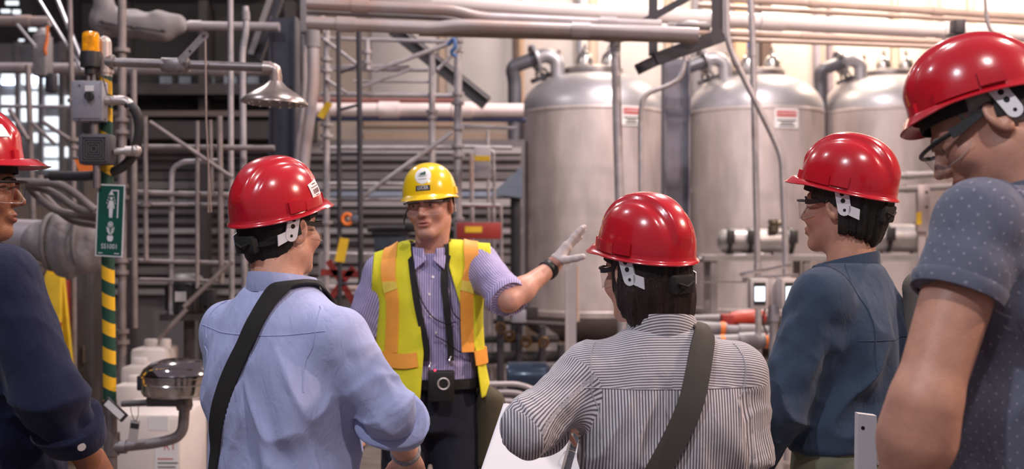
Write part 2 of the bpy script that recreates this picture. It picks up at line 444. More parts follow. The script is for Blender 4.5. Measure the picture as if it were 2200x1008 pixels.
# ================================================================== tanks
def tank(cx, d, w, ytop, ybot, label, sign_px=None, lift=0.0):
    """d: depth of the tank axis; w: width in pixels"""
    r = w / 2 / FPX * d
    X, Y = PX(cx, d), d
    zt, zb = PZ(ytop, d), PZ(ybot, d)
    t = thing('storage_tank', label, 'tank', (X, Y, 0), 0, 'tall stainless tanks along the back wall')
    b = MB(); b.lathe([(r, zb), (r, zb + 0.5 * (zt - zb)), (r, zt - 0.01)], 72)
    sh = b.build('shell', STAIN, t)
    for f in (0.02, 0.985):
        z = zb + (zt - zb) * f
        b = MB(); b.lathe([(r, z - 0.02), (r + 0.008, z - 0.01), (r + 0.008, z + 0.01), (r, z + 0.02)], 72); b.build('weld_band', STAIN, sh)
    hd = r * 0.52
    prof = [(r, zt - 0.01)]
    for k in range(1, 15):
        a = k / 14 * math.pi / 2
        prof.append((r * (math.cos(a) ** 0.62 if k < 14 else 0.0), zt + hd * math.sin(a) ** 1.12))
    b = MB(); b.lathe(prof, 72); dome = b.build('domed_head', STAINT, t)
    prof = [(r, zb)]
    for k in range(1, 11):
        a = k / 10 * math.pi / 2
        prof.append((r * (math.cos(a) ** 0.7 if k < 10 else 0.0), zb - 0.36 * math.sin(a)))
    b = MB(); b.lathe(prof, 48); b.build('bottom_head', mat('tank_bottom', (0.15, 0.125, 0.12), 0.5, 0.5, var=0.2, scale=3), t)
    for k in range(4):
        a = math.pi / 4 + k * math.pi / 2
        b = MB(); p = (r * 0.86 * math.cos(a), r * 0.86 * math.sin(a))
        b.box((p[0] - 0.07, p[1] - 0.07, 0), (p[0] + 0.07, p[1] + 0.07, zb + 0.1)); b.build('leg', GREYP, t, smooth=False)
    top = zt + hd
    top += 0.055
    # manway plate, clamp ring and relief domes
    b = MB(); b.lathe([(0, top + 0.02), (0.34, top + 0.02), (0.37, top + 0.0), (0.37, top - 0.05), (0.33, top - 0.09), (0.0, top - 0.09)], 40); mw = b.build('manway', mat('manway_steel', (0.34, 0.31, 0.31), 0.4, 0.8, var=0.2, scale=9), t)
    for x in (-0.10, 0.20):
        b = MB(); b.lathe([(0.10, top + 0.02), (0.105, top + 0.10), (0.085, top + 0.17), (0.045, top + 0.215), (0.03, top + 0.22), (0.03, top + 0.26), (0, top + 0.26)], 18, Matrix.Translation((x, -0.08, 0)))
        dm = b.build('relief_dome', mat('dome_steel', (0.45, 0.43, 0.42), 0.3, 0.9, var=0.2, scale=8), t)
        MB().cyl((x, -0.08, top + 0.25), (x, -0.08, top + 0.30), 0.012, 8).build('dome_stem', DARKST, dm)
        MB().lathe([(0.125, top + 0.01), (0.125, top + 0.04), (0.1, top + 0.045)], 18, Matrix.Translation((x, -0.08, 0))).build('dome_flange', STAINT, dm)
    # hand-wheel valve and small nozzles
    b = MB(); b.cyl((-0.42, -0.25, top - 0.16), (-0.42, -0.25, top + 0.20), 0.022, 10); v = b.build('nozzle', mat('nozzle_brass', (0.25, 0.19, 0.15), 0.4, 0.8), t)
    MB().box((-0.46, -0.28, top + 0.0), (-0.38, -0.22, top + 0.09), bevel=0.01).build('nozzle_body', STAINT, v)
    b = MB(); b.tube([(-0.62 + 0.07 * math.cos(a), -0.1, top - 0.06 + 0.07 * math.sin(a)) for a in np.linspace(0, 2 * math.pi, 16, endpoint=False)], 0.014, 6, closed=True)
    for q in range(3):
        a = q * math.pi / 3; b.bar((-0.62 - 0.07 * math.cos(a), -0.1, top - 0.06 - 0.07 * math.sin(a)), (-0.62 + 0.07 * math.cos(a), -0.1, top - 0.06 + 0.07 * math.sin(a)), 0.014, 0.014)
    b.build('hand_wheel', DARKST, t)
    b = MB(); b.bar((-0.75, -0.12, top - 0.16), (-0.36, -0.2, top - 0.02), 0.05, 0.05); b.build('valve_arm', DARKST, t, smooth=False)
    # vent line: bolted flange, return bend into the dome, riser at the side
    fx, fz = -r * 0.70, top + 0.10
    fM = Matrix.Translation((fx - 0.10, -0.25, fz)) @ Matrix.Rotation(math.radians(70), 4, 'Y') @ Matrix.Rotation(math.radians(-12), 4, 'X')
    b = MB(); b.lathe([(0, -0.02), (0.17, -0.02), (0.175, 0), (0.17, 0.02), (0, 0.02)], 28, fM); fl = b.build('bolted_flange', STAINT, t)
    for q in range(6):
        a = q * math.pi / 3
        p = fM @ Vector((0.125 * math.cos(a), 0.125 * math.sin(a), 0)); n_ = (fM.to_3x3() @ Vector((0, 0, 1)))
        MB().cyl(p - n_ * 0.035, p + n_ * 0.035, 0.020, 8).build('flange_bolt', DARKST, fl)
    c0 = Vector((fx - 0.10, -0.25, fz))
    b = MB(); b.tube(bend([c0, c0 + Vector((0.14, 0, 0.05)), c0 + Vector((0.27, 0.0, -0.02)), c0 + Vector((0.28, 0.02, -0.42))], 0.13, 8), 0.088, 20); b.build('return_bend', STAINT, t)
    b = MB(); b.tube(bend([c0, c0 + Vector((-0.28, 0, -0.10)), Vector((-r - 0.08, -0.2, fz - 0.25)), Vector((-r - 0.08, -0.2, zb - 0.2))], 0.12, 8), 0.085, 20); ri = b.build('vent_riser', mat('riser_grey', (0.13, 0.13, 0.15), 0.4, 0.4, var=0.15, scale=5), t)
    for f in (0.25, 0.6):
        z = zb + (zt - zb) * f
        MB().cyl((-r - 0.08, -0.2, z - 0.03), (-r - 0.08, -0.2, z + 0.03), 0.095, 16).build('riser_coupling', GREYP, ri)
    if sign_px:
        x0, y0, x1, y1 = sign_px
        dd = d - r
        def on(px, py, off):
            x = PX((px), dd) - X
            x = max(-r * 0.95, min(r * 0.95, x))
            yy = -math.sqrt(max(0.01, r * r - x * x))
            n_ = Vector((x, yy, 0)).normalized()
            return Vector((x, yy, PZ(py, dd))) + n_ * off
        def plate(a0, b0, a1, b1, off, m, name, par, n=6):
            b = MB(); vs = []
            for q in range(n + 1):
                px = a0 + (a1 - a0) * q / n
                vs += [on(px, b0, off), on(px, b1, off), on(px, b0, off - 0.006), on(px, b1, off - 0.006)]
            fs = []
            for q in range(n):
                o = q * 4
                fs += [(o, o + 4, o + 5, o + 1), (o + 2, o + 3, o + 7, o + 6), (o, o + 2, o + 6, o + 4), (o + 1, o + 5, o + 7, o + 3)]
            fs += [(0, 1, 3, 2), (n * 4, n * 4 + 2, n * 4 + 3, n * 4 + 1)]
            b.add(vs, fs); return b.build(name, m, par, smooth=False)
        sg = plate(x0, y0, x1, y1, 0.012, SIGNW, 'warning_sign', t)
        w_, h_ = x1 - x0, y1 - y0
        plate(x0 + 0.08 * w_, y0 + 0.10 * h_, x1 - 0.08 * w_, y0 + 0.42 * h_, 0.016, SIGNR, 'sign_header', sg)
        vs, fs = text_verts('DANGER', 10)
        b = MB(); b.add([on((x0 + x1) / 2 + v.x * w_ / 52, y0 + 0.26 * h_ - v.y * h_ / 44, 0.019) for v in vs], fs); b.build('printed_text', SIGNW, sg, smooth=False)
        for q, (fa, fb) in enumerate(((0.10, 0.90), (0.25, 0.78), (0.18, 0.84))):
            yy = y0 + (0.56 + 0.14 * q) * h_
            plate(x0 + fa * w_, yy, x0 + fb * w_, yy + 0.07 * h_, 0.016, SIGNK, 'printed_line', sg)
    return t

tank(1273, 13.6, 306, 240, 672, 'large stainless tank nearest the yellow-vested person, pale riser on its left', (1336, 226, 1377, 268))
tank(1622, 14.2, 288, 240, 668, 'large stainless tank with red-headed danger sign, behind the slate shirt person', (1664, 233, 1717, 275))
tank(1910, 15.2, 286, 240, 664, 'large stainless tank farthest right, partly behind two red hard hats')

# ================================================================== pipes
def pipe(name, label, cat, pts, d, w, m, rb=18, group=None, parent=None, n=16, joints=(), jm=None):
    """pts in pixels at depth d (or (px,py,d)); w pipe width in pixels at that depth"""
    pp = [P(p[0], p[1], p[2] if len(p) > 2 else d) for p in pts]
    r = w / 2 / FPX * d
    b = MB(); b.tube(bend(pp, rb / FPX * d, 7), r, n)
    o = b.build(name, m, parent)
    if label: tag(o, label, cat, group)
    for f in joints:
        # coupling at fraction f of the straight first-to-last run
        L = [0.0]
        for i in range(1, len(pp)): L.append(L[-1] + (pp[i] - pp[i - 1]).length)
        s = f * L[-1]
        for i in range(1, len(pp)):
            if s <= L[i] or i == len(pp) - 1:
                u = (pp[i] - pp[i - 1]).normalized(); c0 = pp[i - 1] + u * (s - L[i - 1])
                MB().cyl(c0 - u * r * 1.4, c0 + u * r * 1.4, r * 1.22, n).build('coupling', jm or m, o)
                break
    return o

# overhead rack, from the back wall down
pipe('overhead_pipe', 'pale tan pipe along the top right of the rack', 'pipe', [(1500, -8), (2330, 44)], 8.2, 17, TANP, joints=(0.3, 0.62))
pipe('overhead_pipe', 'thin tan pipe just under the topmost right pipe', 'pipe', [(1500, 12), (2330, 56)], 8.3, 11, TANP, joints=(0.5,))
pipe('overhead_pipe', 'thick bright white jacketed pipe crossing the rack to the right edge', 'pipe', [(930, 4), (1240, 26), (1660, 48), (2330, 82)], 8.0, 34, WHITEP, rb=60, joints=(0.36, 0.52, 0.8))
pipe('overhead_pipe', 'long tan pipe under the thick white jacketed pipe', 'pipe', [(1000, 52), (1540, 70), (2330, 104)], 7.8, 15, TANP, joints=(0.55, 0.75))
pipe('overhead_pipe', 'lowest tan pipe of the right-hand rack', 'pipe', [(1010, 62), (1540, 84), (2330, 112)], 7.7, 10, TANP)
pipe('overhead_pipe', 'grey dipping pipe at the top of the rack, above the scaffold', 'pipe', [(660, 8), (975, 22), (1030, 38), (1420, 56)], 6.6, 26, PALEP, rb=40, joints=(0.15, 0.85))
pipe('overhead_pipe', 'grey pipe second from top with a rising kink', 'pipe', [(660, 24), (960, 38), (1020, 52), (1420, 66)], 6.7, 16, GREYP, rb=40)
pipe('overhead_pipe', 'lower grey pipe of the rack running over the yellow hard hat', 'pipe', [(660, 49), (930, 61), (985, 54), (1330, 66), (1500, 74)], 6.5, 28, PALEP, rb=40, joints=(0.1, 0.7))
pipe('overhead_pipe', 'thin brown pipe beneath the grey rack pipes', 'pipe', [(900, 68), (1330, 79), (1500, 84)], 6.62, 20, mat('brown_pipe', (0.26, 0.20, 0.18), 0.5, 0.1, var=0.12, scale=5))
# dark hanger frame on the right of the rack
t = thing('hanger_frame', 'dark steel hanger frame under the overhead rack above the column', 'frame', P(1460, 100, 7.0))
T0 = Vector(t.location)
def fb(name, a, b_, w, h, m, par, d0=7.0):
    bb = MB(); bb.bar(P(*a, d0) - T0, P(*b_, d0) - T0, w / FPX * d0, h / FPX * d0, up=(0, 1, 0)); return bb.build(name, m, par, smooth=False)
fb('upright', (1541, -40), (1541, 84), 20, 26, DARKST, t)
fb('flange_strip', (1552, -40), (1552, 80), 4, 30, GREYP, t)
fb('cross_beam', (1552, 76), (1408, 128), 26, 30, DARKST, t)
fb('knee_brace', (1422, 124), (1368, 150), 22, 20, DARKST, t)
fb('brace', (1480, -6), (1374, 52), 14, 14, DARKST, t)
fb('hanger_bar', (1403, -20), (1403, 120), 18, 12, DARKST, t)
# valve body on the rack
t = thing('rack_valve', 'grey valve body on the rack above the steel column', 'valve', P(1480, 56, 6.9)); T0 = Vector(t.location)
b = MB(); b.ball((0, 0, 0), 0.075, 18, 10, sc=(1.25, 0.8, 0.45)); b.build('bonnet', GREYP, t)
b = MB(); b.cyl((-0.13, 0, 0), (0.13, 0, 0), 0.026, 14); b.build('body', GREYP, t)
b = MB(); b.cyl((-0.01, 0, -0.10), (-0.01, 0, 0), 0.022, 12); b.build('stem', GREYP, t)
b = MB(); b.cyl((-0.32, 0, -0.002), (-0.13, 0, -0.002), 0.018, 12); b.build('nipple', WHITEP, t)
b = MB(); b.box((-0.42, -0.04, -0.03), (-0.30, 0.04, 0.03), bevel=0.012); b.build('union', BOXG, t)
# steel column in front of the tanks
def column(name, label, x0, x1, ytop, d, m, cap=True):
    X0, X1 = PX(x0, d), PX(x1, d); w = X1 - X0
    t = thing(name, label, 'column', ((X0 + X1) / 2, d, 0)); zt = PZ(ytop, d)
    b = MB(); b.box((-w / 2, -0.10, 0), (-w / 2 + 0.016, 0.10, zt)); b.build('flange', m, t, smooth=False)
    b = MB(); b.box((w / 2 - 0.016, -0.10, 0), (w / 2, 0.10, zt)); b.build('flange', m, t, smooth=False)
    b = MB(); b.box((-w / 2 + 0.016, -0.03, 0), (w / 2 - 0.016, -0.016, zt)); b.build('web', m, t, smooth=False)
    b = MB(); b.box((-w / 2 - 0.06, -0.16, 0), (w / 2 + 0.06, 0.16, 0.02)); b.build('base_plate', DARKST, t, smooth=False)
    return t
column('steel_column', 'blue-grey steel column standing between the first two tanks', 1424, 1479, 128, 9.0, COLST)
column('steel_column', 'dark steel column behind the shower head', 583, 640, 40, 8.6, mat('column_dark', (0.05, 0.05, 0.07), 0.4, 0.3, var=0.25, scale=4))
# thin risers on the right
pipe('riser_pipe', 'white pipe bending right in front of the second tank', 'pipe', [(1560, -30), (1562, 82), (1574, 118), (1664, 300), (1680, 340), (1688, 548), (1690, 990)], 7.4, 14, GALV2, rb=30, joints=(0.16,))
pipe('riser_pipe', 'straight white pipe in front of the second tank', 'pipe', [(1612, -30), (1617, 90), (1622, 300), (1628, 590), (1634, 980)], 7.6, 14, GALV2, rb=40, joints=(0.14, 0.6))
t = pipe('riser_pipe', 'grey support pipe in front of the first tank, flared at the top', 'pipe', [(1322, 78), (1326, 250), (1336, 610), (1340, 1008)], 7.2, 20, GALV2, rb=40)
MB().lathe([(0.09, 0.0), (0.09, -0.03), (0.034, -0.045), (0.034, -0.10), (0.03, -0.10)], 20, Matrix.Translation(P(1322, 76, 7.2))).build('top_plate', GREYP, t)
MB().box(P(1285, 80, 7.2) - Vector((0, 0.05, 0)), P(1365, 72, 7.2) + Vector((0, 0.05, 0))).build('bearing_plate', GREYP, t, smooth=False)
pipe('riser_pipe', 'thin grey conduit looping left around the blue-grey column', 'pipe', [(1472, 76), (1473, 128), (1462, 168), (1440, 182), (1395, 198), (1380, 214), (1376, 250), (1378, 560), (1380, 988)], 7.5, 11, GALV2, rb=22, joints=(0.05,))
# large pale pipe behind the scaffold
pipe('process_pipe', 'large pale insulated pipe crossing behind the scaffold', 'pipe', [(600, 236), (1125, 238)], 11.2, 31, mat('insulated_pink', (0.78, 0.66, 0.64), 0.45, 0, var=0.06, scale=2, dirt=(0.52, 0.36, 0.28)), joints=(0.45, 0.75))
MB().cyl(P(929, 240, 11.2), P(929, 829.5, 11.2), 0.03, 12).build('support_leg', GALV2, bpy.data.objects['process_pipe'])
pipe('process_pipe', 'dark red pipe directly above the large pale pipe', 'pipe', [(680, 216), (985, 217)], 11.25, 11, mat('oxide_red', (0.20, 0.07, 0.06), 0.6))
pipe('process_pipe', 'dark blue pipe hanging under the large pale pipe', 'pipe', [(640, 256), (860, 256), (1130, 258)], 11.2, 9, mat('deep_blue', (0.04, 0.05, 0.13), 0.5))
pipe('process_pipe', 'pinkish pipe behind the shower arm at the left', 'pipe', [(-60, 146), (230, 148), (600, 150)], 9.6, 24, PALEP, joints=(0.35, 0.8))
pipe('process_pipe', 'short pale pipe high at the left edge', 'pipe', [(-60, 44), (108, 46)], 9.2, 22, PALEP, joints=(0.66,))
pipe('process_pipe', 'grey pipe leaving the insulation jacket near the top', 'pipe', [(375, 55), (600, 58)], 8.4, 19, PALEP, joints=(0.2,))
pipe('process_pipe', 'thin grey tube across the left edge below the pale pipe', 'pipe', [(-40, 228), (152, 230)], 8.6, 8, GALV2)
# vertical pipes left of the scaffold
pipe('riser_pipe', 'tall white pipe left of the shower head, the thinner of two', 'pipe', [(495, -20), (496, 300), (500, 1008)], 7.2, 12, GALV2, rb=40)
pipe('riser_pipe', 'tall white pipe with an offset bend left of the shower head', 'pipe', [(527, 14), (530, 60), (520, 112), (521, 160), (530, 1022)], 7.0, 14, GALV2, rb=30, joints=(0.02,), jm=GREYP)
pipe('riser_pipe', 'thick pale pipe right of the dark column, bending down left', 'pipe', [(672, 66), (674, 190), (650, 360), (648, 970)], 7.8, 25, PALEP, rb=70, joints=(0.02,), jm=GREYP)
pipe('riser_pipe', 'thin pale pipe close against the dark column', 'pipe', [(652, 64), (656, 190), (634, 360), (632, 958)], 8.0, 12, GALV2, rb=70)
t = thing('junction_box', 'grey junction box at the head of the thick pale pipe', 'box', P(671, 30, 7.9)); 
MB().box((-0.075, -0.07, -0.14), (0.055, 0.07, 0.34), bevel=0.008).build('body', GREYP, t)
MB().box((0.058, -0.08, -0.12), (0.078, 0.08, 0.34)).build('side_flange', GREYP, t, smooth=False)
MB().cyl((0.0, 0, -0.22), (0.0, 0, -0.14), 0.052, 18).build('hub', GREYP, t)
t = thing('diagonal_brace', 'dark steel diagonal brace at the top left of the dark column', 'brace', P(575, 60, 8.8)); T0 = Vector(t.location)
b = MB(); b.bar(P(604, -30, 8.8) - T0, P(548, 128, 8.8) - T0, 0.10, 0.08, up=(0, 1, 0)); b.build('angle_leg', DARKST, t, smooth=False)
b = MB(); b.bar(P(592, -30, 8.75) - T0, P(540, 118, 8.75) - T0, 0.035, 0.10, up=(0, 1, 0)); b.build('angle_leg', GREYP, t, smooth=False)

# ================================================================== scaffolds
def scaffold(name, label, d, stds, ledgers, braces, rosettes, m=GALV2, foot=0.0):
    """all in pixels at depth d; stds (x0,y0,x1,y1,w); children each a part"""
    base = P(stds[0][0], 504, d); base.z = 0
    t = thing(name, label, 'scaffold', base)
    def seg(nm, a, b_, w, dd=d, n=12):
        b = MB(); b.cyl(P(a[0], a[1], dd) - base, P(b_[0], b_[1], dd) - base, w / 2 / FPX * dd, n); return b.build(nm, m, t)
    for (x0, y0, x1, y1, w) in stds: seg('standard', (x0, y0), (x1, y1), w)
    for (x0, y0, x1, y1, w) in ledgers: seg('ledger', (x0, y0), (x1, y1), w, d + 0.04)
    for (x0, y0, x1, y1, w) in braces: seg('brace', (x0, y0), (x1, y1), w, d - 0.04)
    for (x, y, w) in rosettes:
        p = P(x, y, d) - base; r = w / 2 / FPX * d
        b = MB(); b.lathe([(0.0, -0.012), (r, -0.012), (r, 0.012), (0.0, 0.012)], 12, Matrix.Translation(p)); b.build('rosette', m, t)
    return t
yb = 504 + (CAMZ) * FPX / 8.6
S1 = scaffold('scaffold_tower', 'galvanised scaffold tower behind the person in the yellow vest', 8.6,
    [(702, 40, 700, yb, 14), (928, 110, 928, yb, 14), (984, 50, 984, yb, 17), (788, 85, 790, 150, 13)],
    [(690, 82, 975, 90, 9), (690, 148, 920, 150, 10), (690, 202, 975, 206, 11), (690, 318, 985, 318, 11), (700, 395, 985, 397, 9), (690, 143, 880, 142, 7), (760, 175, 930, 176, 6), (690, 430, 980, 428, 8), (985, 270, 1110, 276, 8), (985, 315, 1100, 318, 9), (985, 440, 1075, 442, 9), (985, 500, 1075, 502, 9), (690, 545, 860, 548, 9)],
    [(695, 84, 770, 140, 8), (805, 152, 970, 92, 10), (770, 190, 880, 150, 7), (940, 150, 990, 100, 8), (770, 430, 970, 285, 10), (700, 170, 745, 200, 7)],
    [(702, 128, 26), (702, 152, 26), (702, 268, 28), (702, 292, 28), (702, 478, 26), (928, 240, 26), (928, 252, 22), (984, 88, 26), (984, 108, 26), (984, 202, 26), (984, 222, 28), (984, 275, 26), (984, 314, 28), (984, 334, 28), (984, 470, 26), (788, 112, 22), (788, 134, 22)])
yb2 = 504 + (CAMZ) * FPX / 6.8
scaffold('scaffold_bay', 'pale scaffold bay behind the green safety shower sign', 6.8,
    [(262, -20, 263, yb2, 18), (287, 150, 290, 705, 13), (312, 250, 314, 560, 10), (424, 260, 424, 620, 9), (472, 250, 476, 610, 12), (452, 258, 456, 420, 8)],
    [(300, 316, 590, 318, 12), (285, 414, 500, 420, 13), (285, 440, 470, 440, 9), (270, 560, 500, 566, 10), (300, 600, 470, 604, 7)],
    [(322, 262, 500, 382, 9), (340, 730, 400, 665, 10), (395, 660, 500, 560, 10)],
    [(262, 108, 34), (262, 258, 34), (262, 284, 34), (262, 400, 30), (262, 424, 34), (262, 560, 32), (262, 585, 32), (262, 712, 32), (262, 735, 32), (288, 332, 26), (313, 440, 22)], m=mat('scaffold_dull', (0.28, 0.235, 0.23), 0.5, 0.4, var=0.2, scale=12))
yb3 = 504 + (CAMZ) * FPX / 7.6
scaffold('scaffold_bay', 'scaffold standard and cross tubes at the far left behind the amber beacon', 7.6,
    [(149, -20, 158, 330, 11), (158, 330, 160, yb3, 11), (60, 140, 88, yb3, 12)],
    [(-40, 262, 30, 330, 9), (0, 300, 60, 285, 7)],
    [(20, 235, 60, 300, 10), (92, 262, 150, 300, 9), (118, 310, 66, 262, 8)],
    [(155, 216, 20), (157, 300, 26), (158, 316, 20)], m=mat('scaffold_dim', (0.27, 0.225, 0.22), 0.5, 0.4, var=0.2, scale=12))
pipe('bent_tube', 'hooped handrail tube on the left scaffold', 'handrail', [(368, 690), (368, 400), (370, 362), (392, 348), (470, 346)], 6.9, 11, GALV2, rb=26)
# conduits slanting from the top left
for i, (a, c_, w, lab) in enumerate((((78, -10), (178, 152), 7, 'bright slanting conduit at top left, the longest'), ((120, -10), (172, 120), 9, 'bright slanting conduit nearest the amber beacon'), ((38, 54), (76, 100), 7, 'short bright slanting conduit under the left pale pipe'))):
    pipe('slanting_conduit', lab, 'conduit', [(a[0], a[1], 8.8), (c_[0], c_[1], 8.4)], 8.6, w, mat('bright_conduit', (0.75, 0.74, 0.78), 0.3, 0.6))
b = MB(); pb = Vector(S1.location)
b.tube(curve_pts([P(962, 96, 8.5) - pb, P(974, 84, 8.48) - pb, P(978, 100, 8.46) - pb, P(970, 112, 8.48) - pb, P(980, 122, 8.5) - pb], 5), 0.014, 8); b.build('blue_strap', mat('blue_webbing', (0.06, 0.14, 0.36), 0.7), S1)
t = thing('ladder', 'dark narrow ladder standing before the scaffold tower', 'ladder', P(750, 504, 7.9) - Vector((0, 0, CAMZ))); T0 = Vector(t.location)
for xs in ((727, 732), (771, 778)):
    b = MB(); b.cyl(P(xs[0], 68, 7.9) - T0, Vector((P(xs[1], 504, 7.9) - T0).to_tuple()[:2] + (0,)), 0.0165 if xs[0] < 750 else 0.0195, 12); b.build('rail', DARKST, t)
for (ya, yb_) in ((156, 140), (236, 224), (330, 330), (430, 430), (520, 520), (610, 610)):
    b = MB(); b.cyl(P(730, ya, 7.9) - T0, P(775, yb_, 7.9) - T0, 0.011, 8); b.build('rung', DARKST, t)
t = thing('cross_brace', 'thick dark diagonal beam rising behind the scaffold tower', 'beam', P(960, 170, 10.4)); T0 = Vector(t.location)
b = MB(); b.bar(P(845, 62, 10.4) - T0, P(1045, 222, 10.4) - T0, 0.13, 0.12, up=(0, 1, 0)); b.build('beam_web', DARKST, t, smooth=False)
b = MB(); b.bar(P(845, 50, 10.35) - T0, P(1050, 214, 10.35) - T0, 0.02, 0.16, up=(0, 1, 0)); b.build('beam_flange', GREYP, t, smooth=False)
b = MB(); b.cyl(P(985, 170, 10.4) - T0, P(985, 854, 10.4) - T0, 0.03, 12); b.build('support_leg', DARKST, t)
# ================================================================== people: implicit surfaces -> meshes
def grid(lo, hi, h):
    ax = [np.arange(lo[i], hi[i] + h, h, dtype=np.float32) for i in range(3)]
    return np.meshgrid(*ax, indexing='ij')

def smin(a, b, k):
    t = np.clip(0.5 + 0.5 * (b - a) / k, 0, 1)
    return b * (1 - t) + a * t - k * t * (1 - t)

def smax(a, b, k):
    return -smin(-a, -b, k)

def cone(Q, a, b, ra, rb):
    x, y, z = Q
    bx, by, bz = b[0] - a[0], b[1] - a[1], b[2] - a[2]
    L = bx * bx + by * by + bz * bz + 1e-12
    px, py, pz = x - a[0], y - a[1], z - a[2]
    t = np.clip((px * bx + py * by + pz * bz) / L, 0, 1)
    return np.sqrt((px - t * bx) ** 2 + (py - t * by) ** 2 + (pz - t * bz) ** 2) - (ra + (rb - ra) * t)

def ell(Q, c, r):
    x, y, z = (Q[0] - c[0]), (Q[1] - c[1]), (Q[2] - c[2])
    k0 = np.sqrt((x / r[0]) ** 2 + (y / r[1]) ** 2 + (z / r[2]) ** 2)
    k1 = np.sqrt((x / r[0] ** 2) ** 2 + (y / r[1] ** 2) ** 2 + (z / r[2] ** 2) ** 2) + 1e-9
    return k0 * (k0 - 1) / k1

def rbox(Q, c, h, r):
    q = [np.abs(Q[i] - c[i]) - (h[i] - r) for i in range(3)]
    o = np.sqrt(sum(np.maximum(v, 0) ** 2 for v in q))
    return o + np.minimum(np.maximum(q[0], np.maximum(q[1], q[2])), 0) - r

def rotq(Q, c, R):
    """coordinates in a rotated frame (columns of R are its axes) centred at c"""
    d = [Q[i] - c[i] for i in range(3)]
    return tuple(d[0] * R[0][j] + d[1] * R[1][j] + d[2] * R[2][j] for j in range(3))

def sstep(a, b, x):
    t = np.clip((x - a) / (b - a), 0, 1)
    return t * t * (3 - 2 * t)

def surface_nets(F, lo, h):
    s = (F < 0)
    nx, ny, nz = F.shape
    c = [(i, j, k) for i in (0, 1) for j in (0, 1) for k in (0, 1)]
    def sub(A, o): return A[o[0]:nx - 1 + o[0], o[1]:ny - 1 + o[1], o[2]:nz - 1 + o[2]]
    cnt = np.zeros((nx - 1, ny - 1, nz - 1), np.int8)
    for o in c: cnt += sub(s, o)
    act = (cnt > 0) & (cnt < 8)
    ids = np.full(act.shape, -1, np.int64)
    I, J, K = np.nonzero(act)
    ids[I, J, K] = np.arange(len(I))
    vals = {o: F[I + o[0], J + o[1], K + o[2]] for o in c}
    acc = np.zeros((len(I), 3)); w = np.zeros(len(I))
    for a in c:
        for ax in range(3):
            if a[ax] == 1: continue
            b = list(a); b[ax] = 1; b = tuple(b)
            fa, fb = vals[a], vals[b]
            m = (fa < 0) != (fb < 0)
            t = np.where(m, fa / np.where(m, fa - fb, 1), 0)
            p = np.array(a, float)[None, :].repeat(len(I), 0)
            p[:, ax] += t
            acc += p * m[:, None]; w += m
    V = (np.stack([I, J, K], 1) + acc / w[:, None]) * h + np.array(lo)[None, :]
    faces = []
    for ax in range(3):
        u, v = (ax + 1) % 3, (ax + 2) % 3
        sl0 = [slice(None)] * 3; sl1 = [slice(None)] * 3
        sl0[ax] = slice(0, -1); sl1[ax] = slice(1, None)
        e = s[tuple(sl0)] != s[tuple(sl1)]
        idx = np.stack(np.nonzero(e), 1)
        ok = (idx[:, u] > 0) & (idx[:, v] > 0) & (idx[:, u] < F.shape[u] - 1) & (idx[:, v] < F.shape[v] - 1)
        idx = idx[ok]
        inside = s[idx[:, 0], idx[:, 1], idx[:, 2]]
        q = []
        for du, dv in ((-1, -1), (0, -1), (0, 0), (-1, 0)):
            k = idx.copy(); k[:, u] += du; k[:, v] += dv
            q.append(ids[k[:, 0], k[:, 1], k[:, 2]])
        q = np.stack(q, 1)
        q[~inside] = q[~inside][:, ::-1]
        faces.append(q)
    return V, np.concatenate(faces)

def polygonise(fn, lo, hi, h):
    """evaluate coarsely first, then finely only near the surface"""
    K = 4
    lo = np.asarray(lo, float); hi = np.asarray(hi, float)
    nb = np.maximum(np.ceil((hi - lo) / (h * K)).astype(int), 1)
    ax = [(lo[i] + np.arange(nb[i] + 1) * h * K).astype(np.float32) for i in range(3)]
    Fc = fn(np.meshgrid(*ax, indexing='ij'))
    lim = h * K * 1.9
    near = np.abs(Fc) < lim
    blk = np.zeros(nb, bool)
    for i in (0, 1):
        for j in (0, 1):
            for k in (0, 1):
                blk |= near[i:nb[0] + i, j:nb[1] + j, k:nb[2] + k]
    sgn = Fc[:-1, :-1, :-1]
    n = nb * K + 1
    F = np.empty(n, np.float32)
    rep = sgn.repeat(K, 0).repeat(K, 1).repeat(K, 2)
    F[:] = np.pad(rep, ((0, 1), (0, 1), (0, 1)), 'edge')
    mk = np.zeros(n, bool)
    fine = blk.repeat(K, 0).repeat(K, 1).repeat(K, 2)
    for i in (0, 1):
        for j in (0, 1):
            for k in (0, 1):
                mk[i:n[0] - 1 + i, j:n[1] - 1 + j, k:n[2] - 1 + k] |= fine
    I = np.nonzero(mk)
    Q = tuple((lo[a] + I[a] * h).astype(np.float32) for a in range(3))
    F[I] = fn(Q)
    return surface_nets(F, lo, h)

def vnormals(V, Fq):
    n = np.cross(V[Fq[:, 2]] - V[Fq[:, 0]], V[Fq[:, 3]] - V[Fq[:, 1]])
    N = np.zeros_like(V)
    for k in range(4): np.add.at(N, Fq[:, k], n)
    return N / (np.linalg.norm(N, axis=1, keepdims=True) + 1e-12)

def relax(V, Fq, it=1, w=0.5):
    for _ in range(it):
        A = np.zeros_like(V); c = np.zeros(len(V))
        for k in range(4):
            a, b = Fq[:, k], Fq[:, (k + 1) % 4]
            np.add.at(A, a, V[b]); np.add.at(A, b, V[a])
            np.add.at(c, a, 1); np.add.at(c, b, 1)
        V = V * (1 - w) + w * A / np.maximum(c, 1)[:, None]
    return V

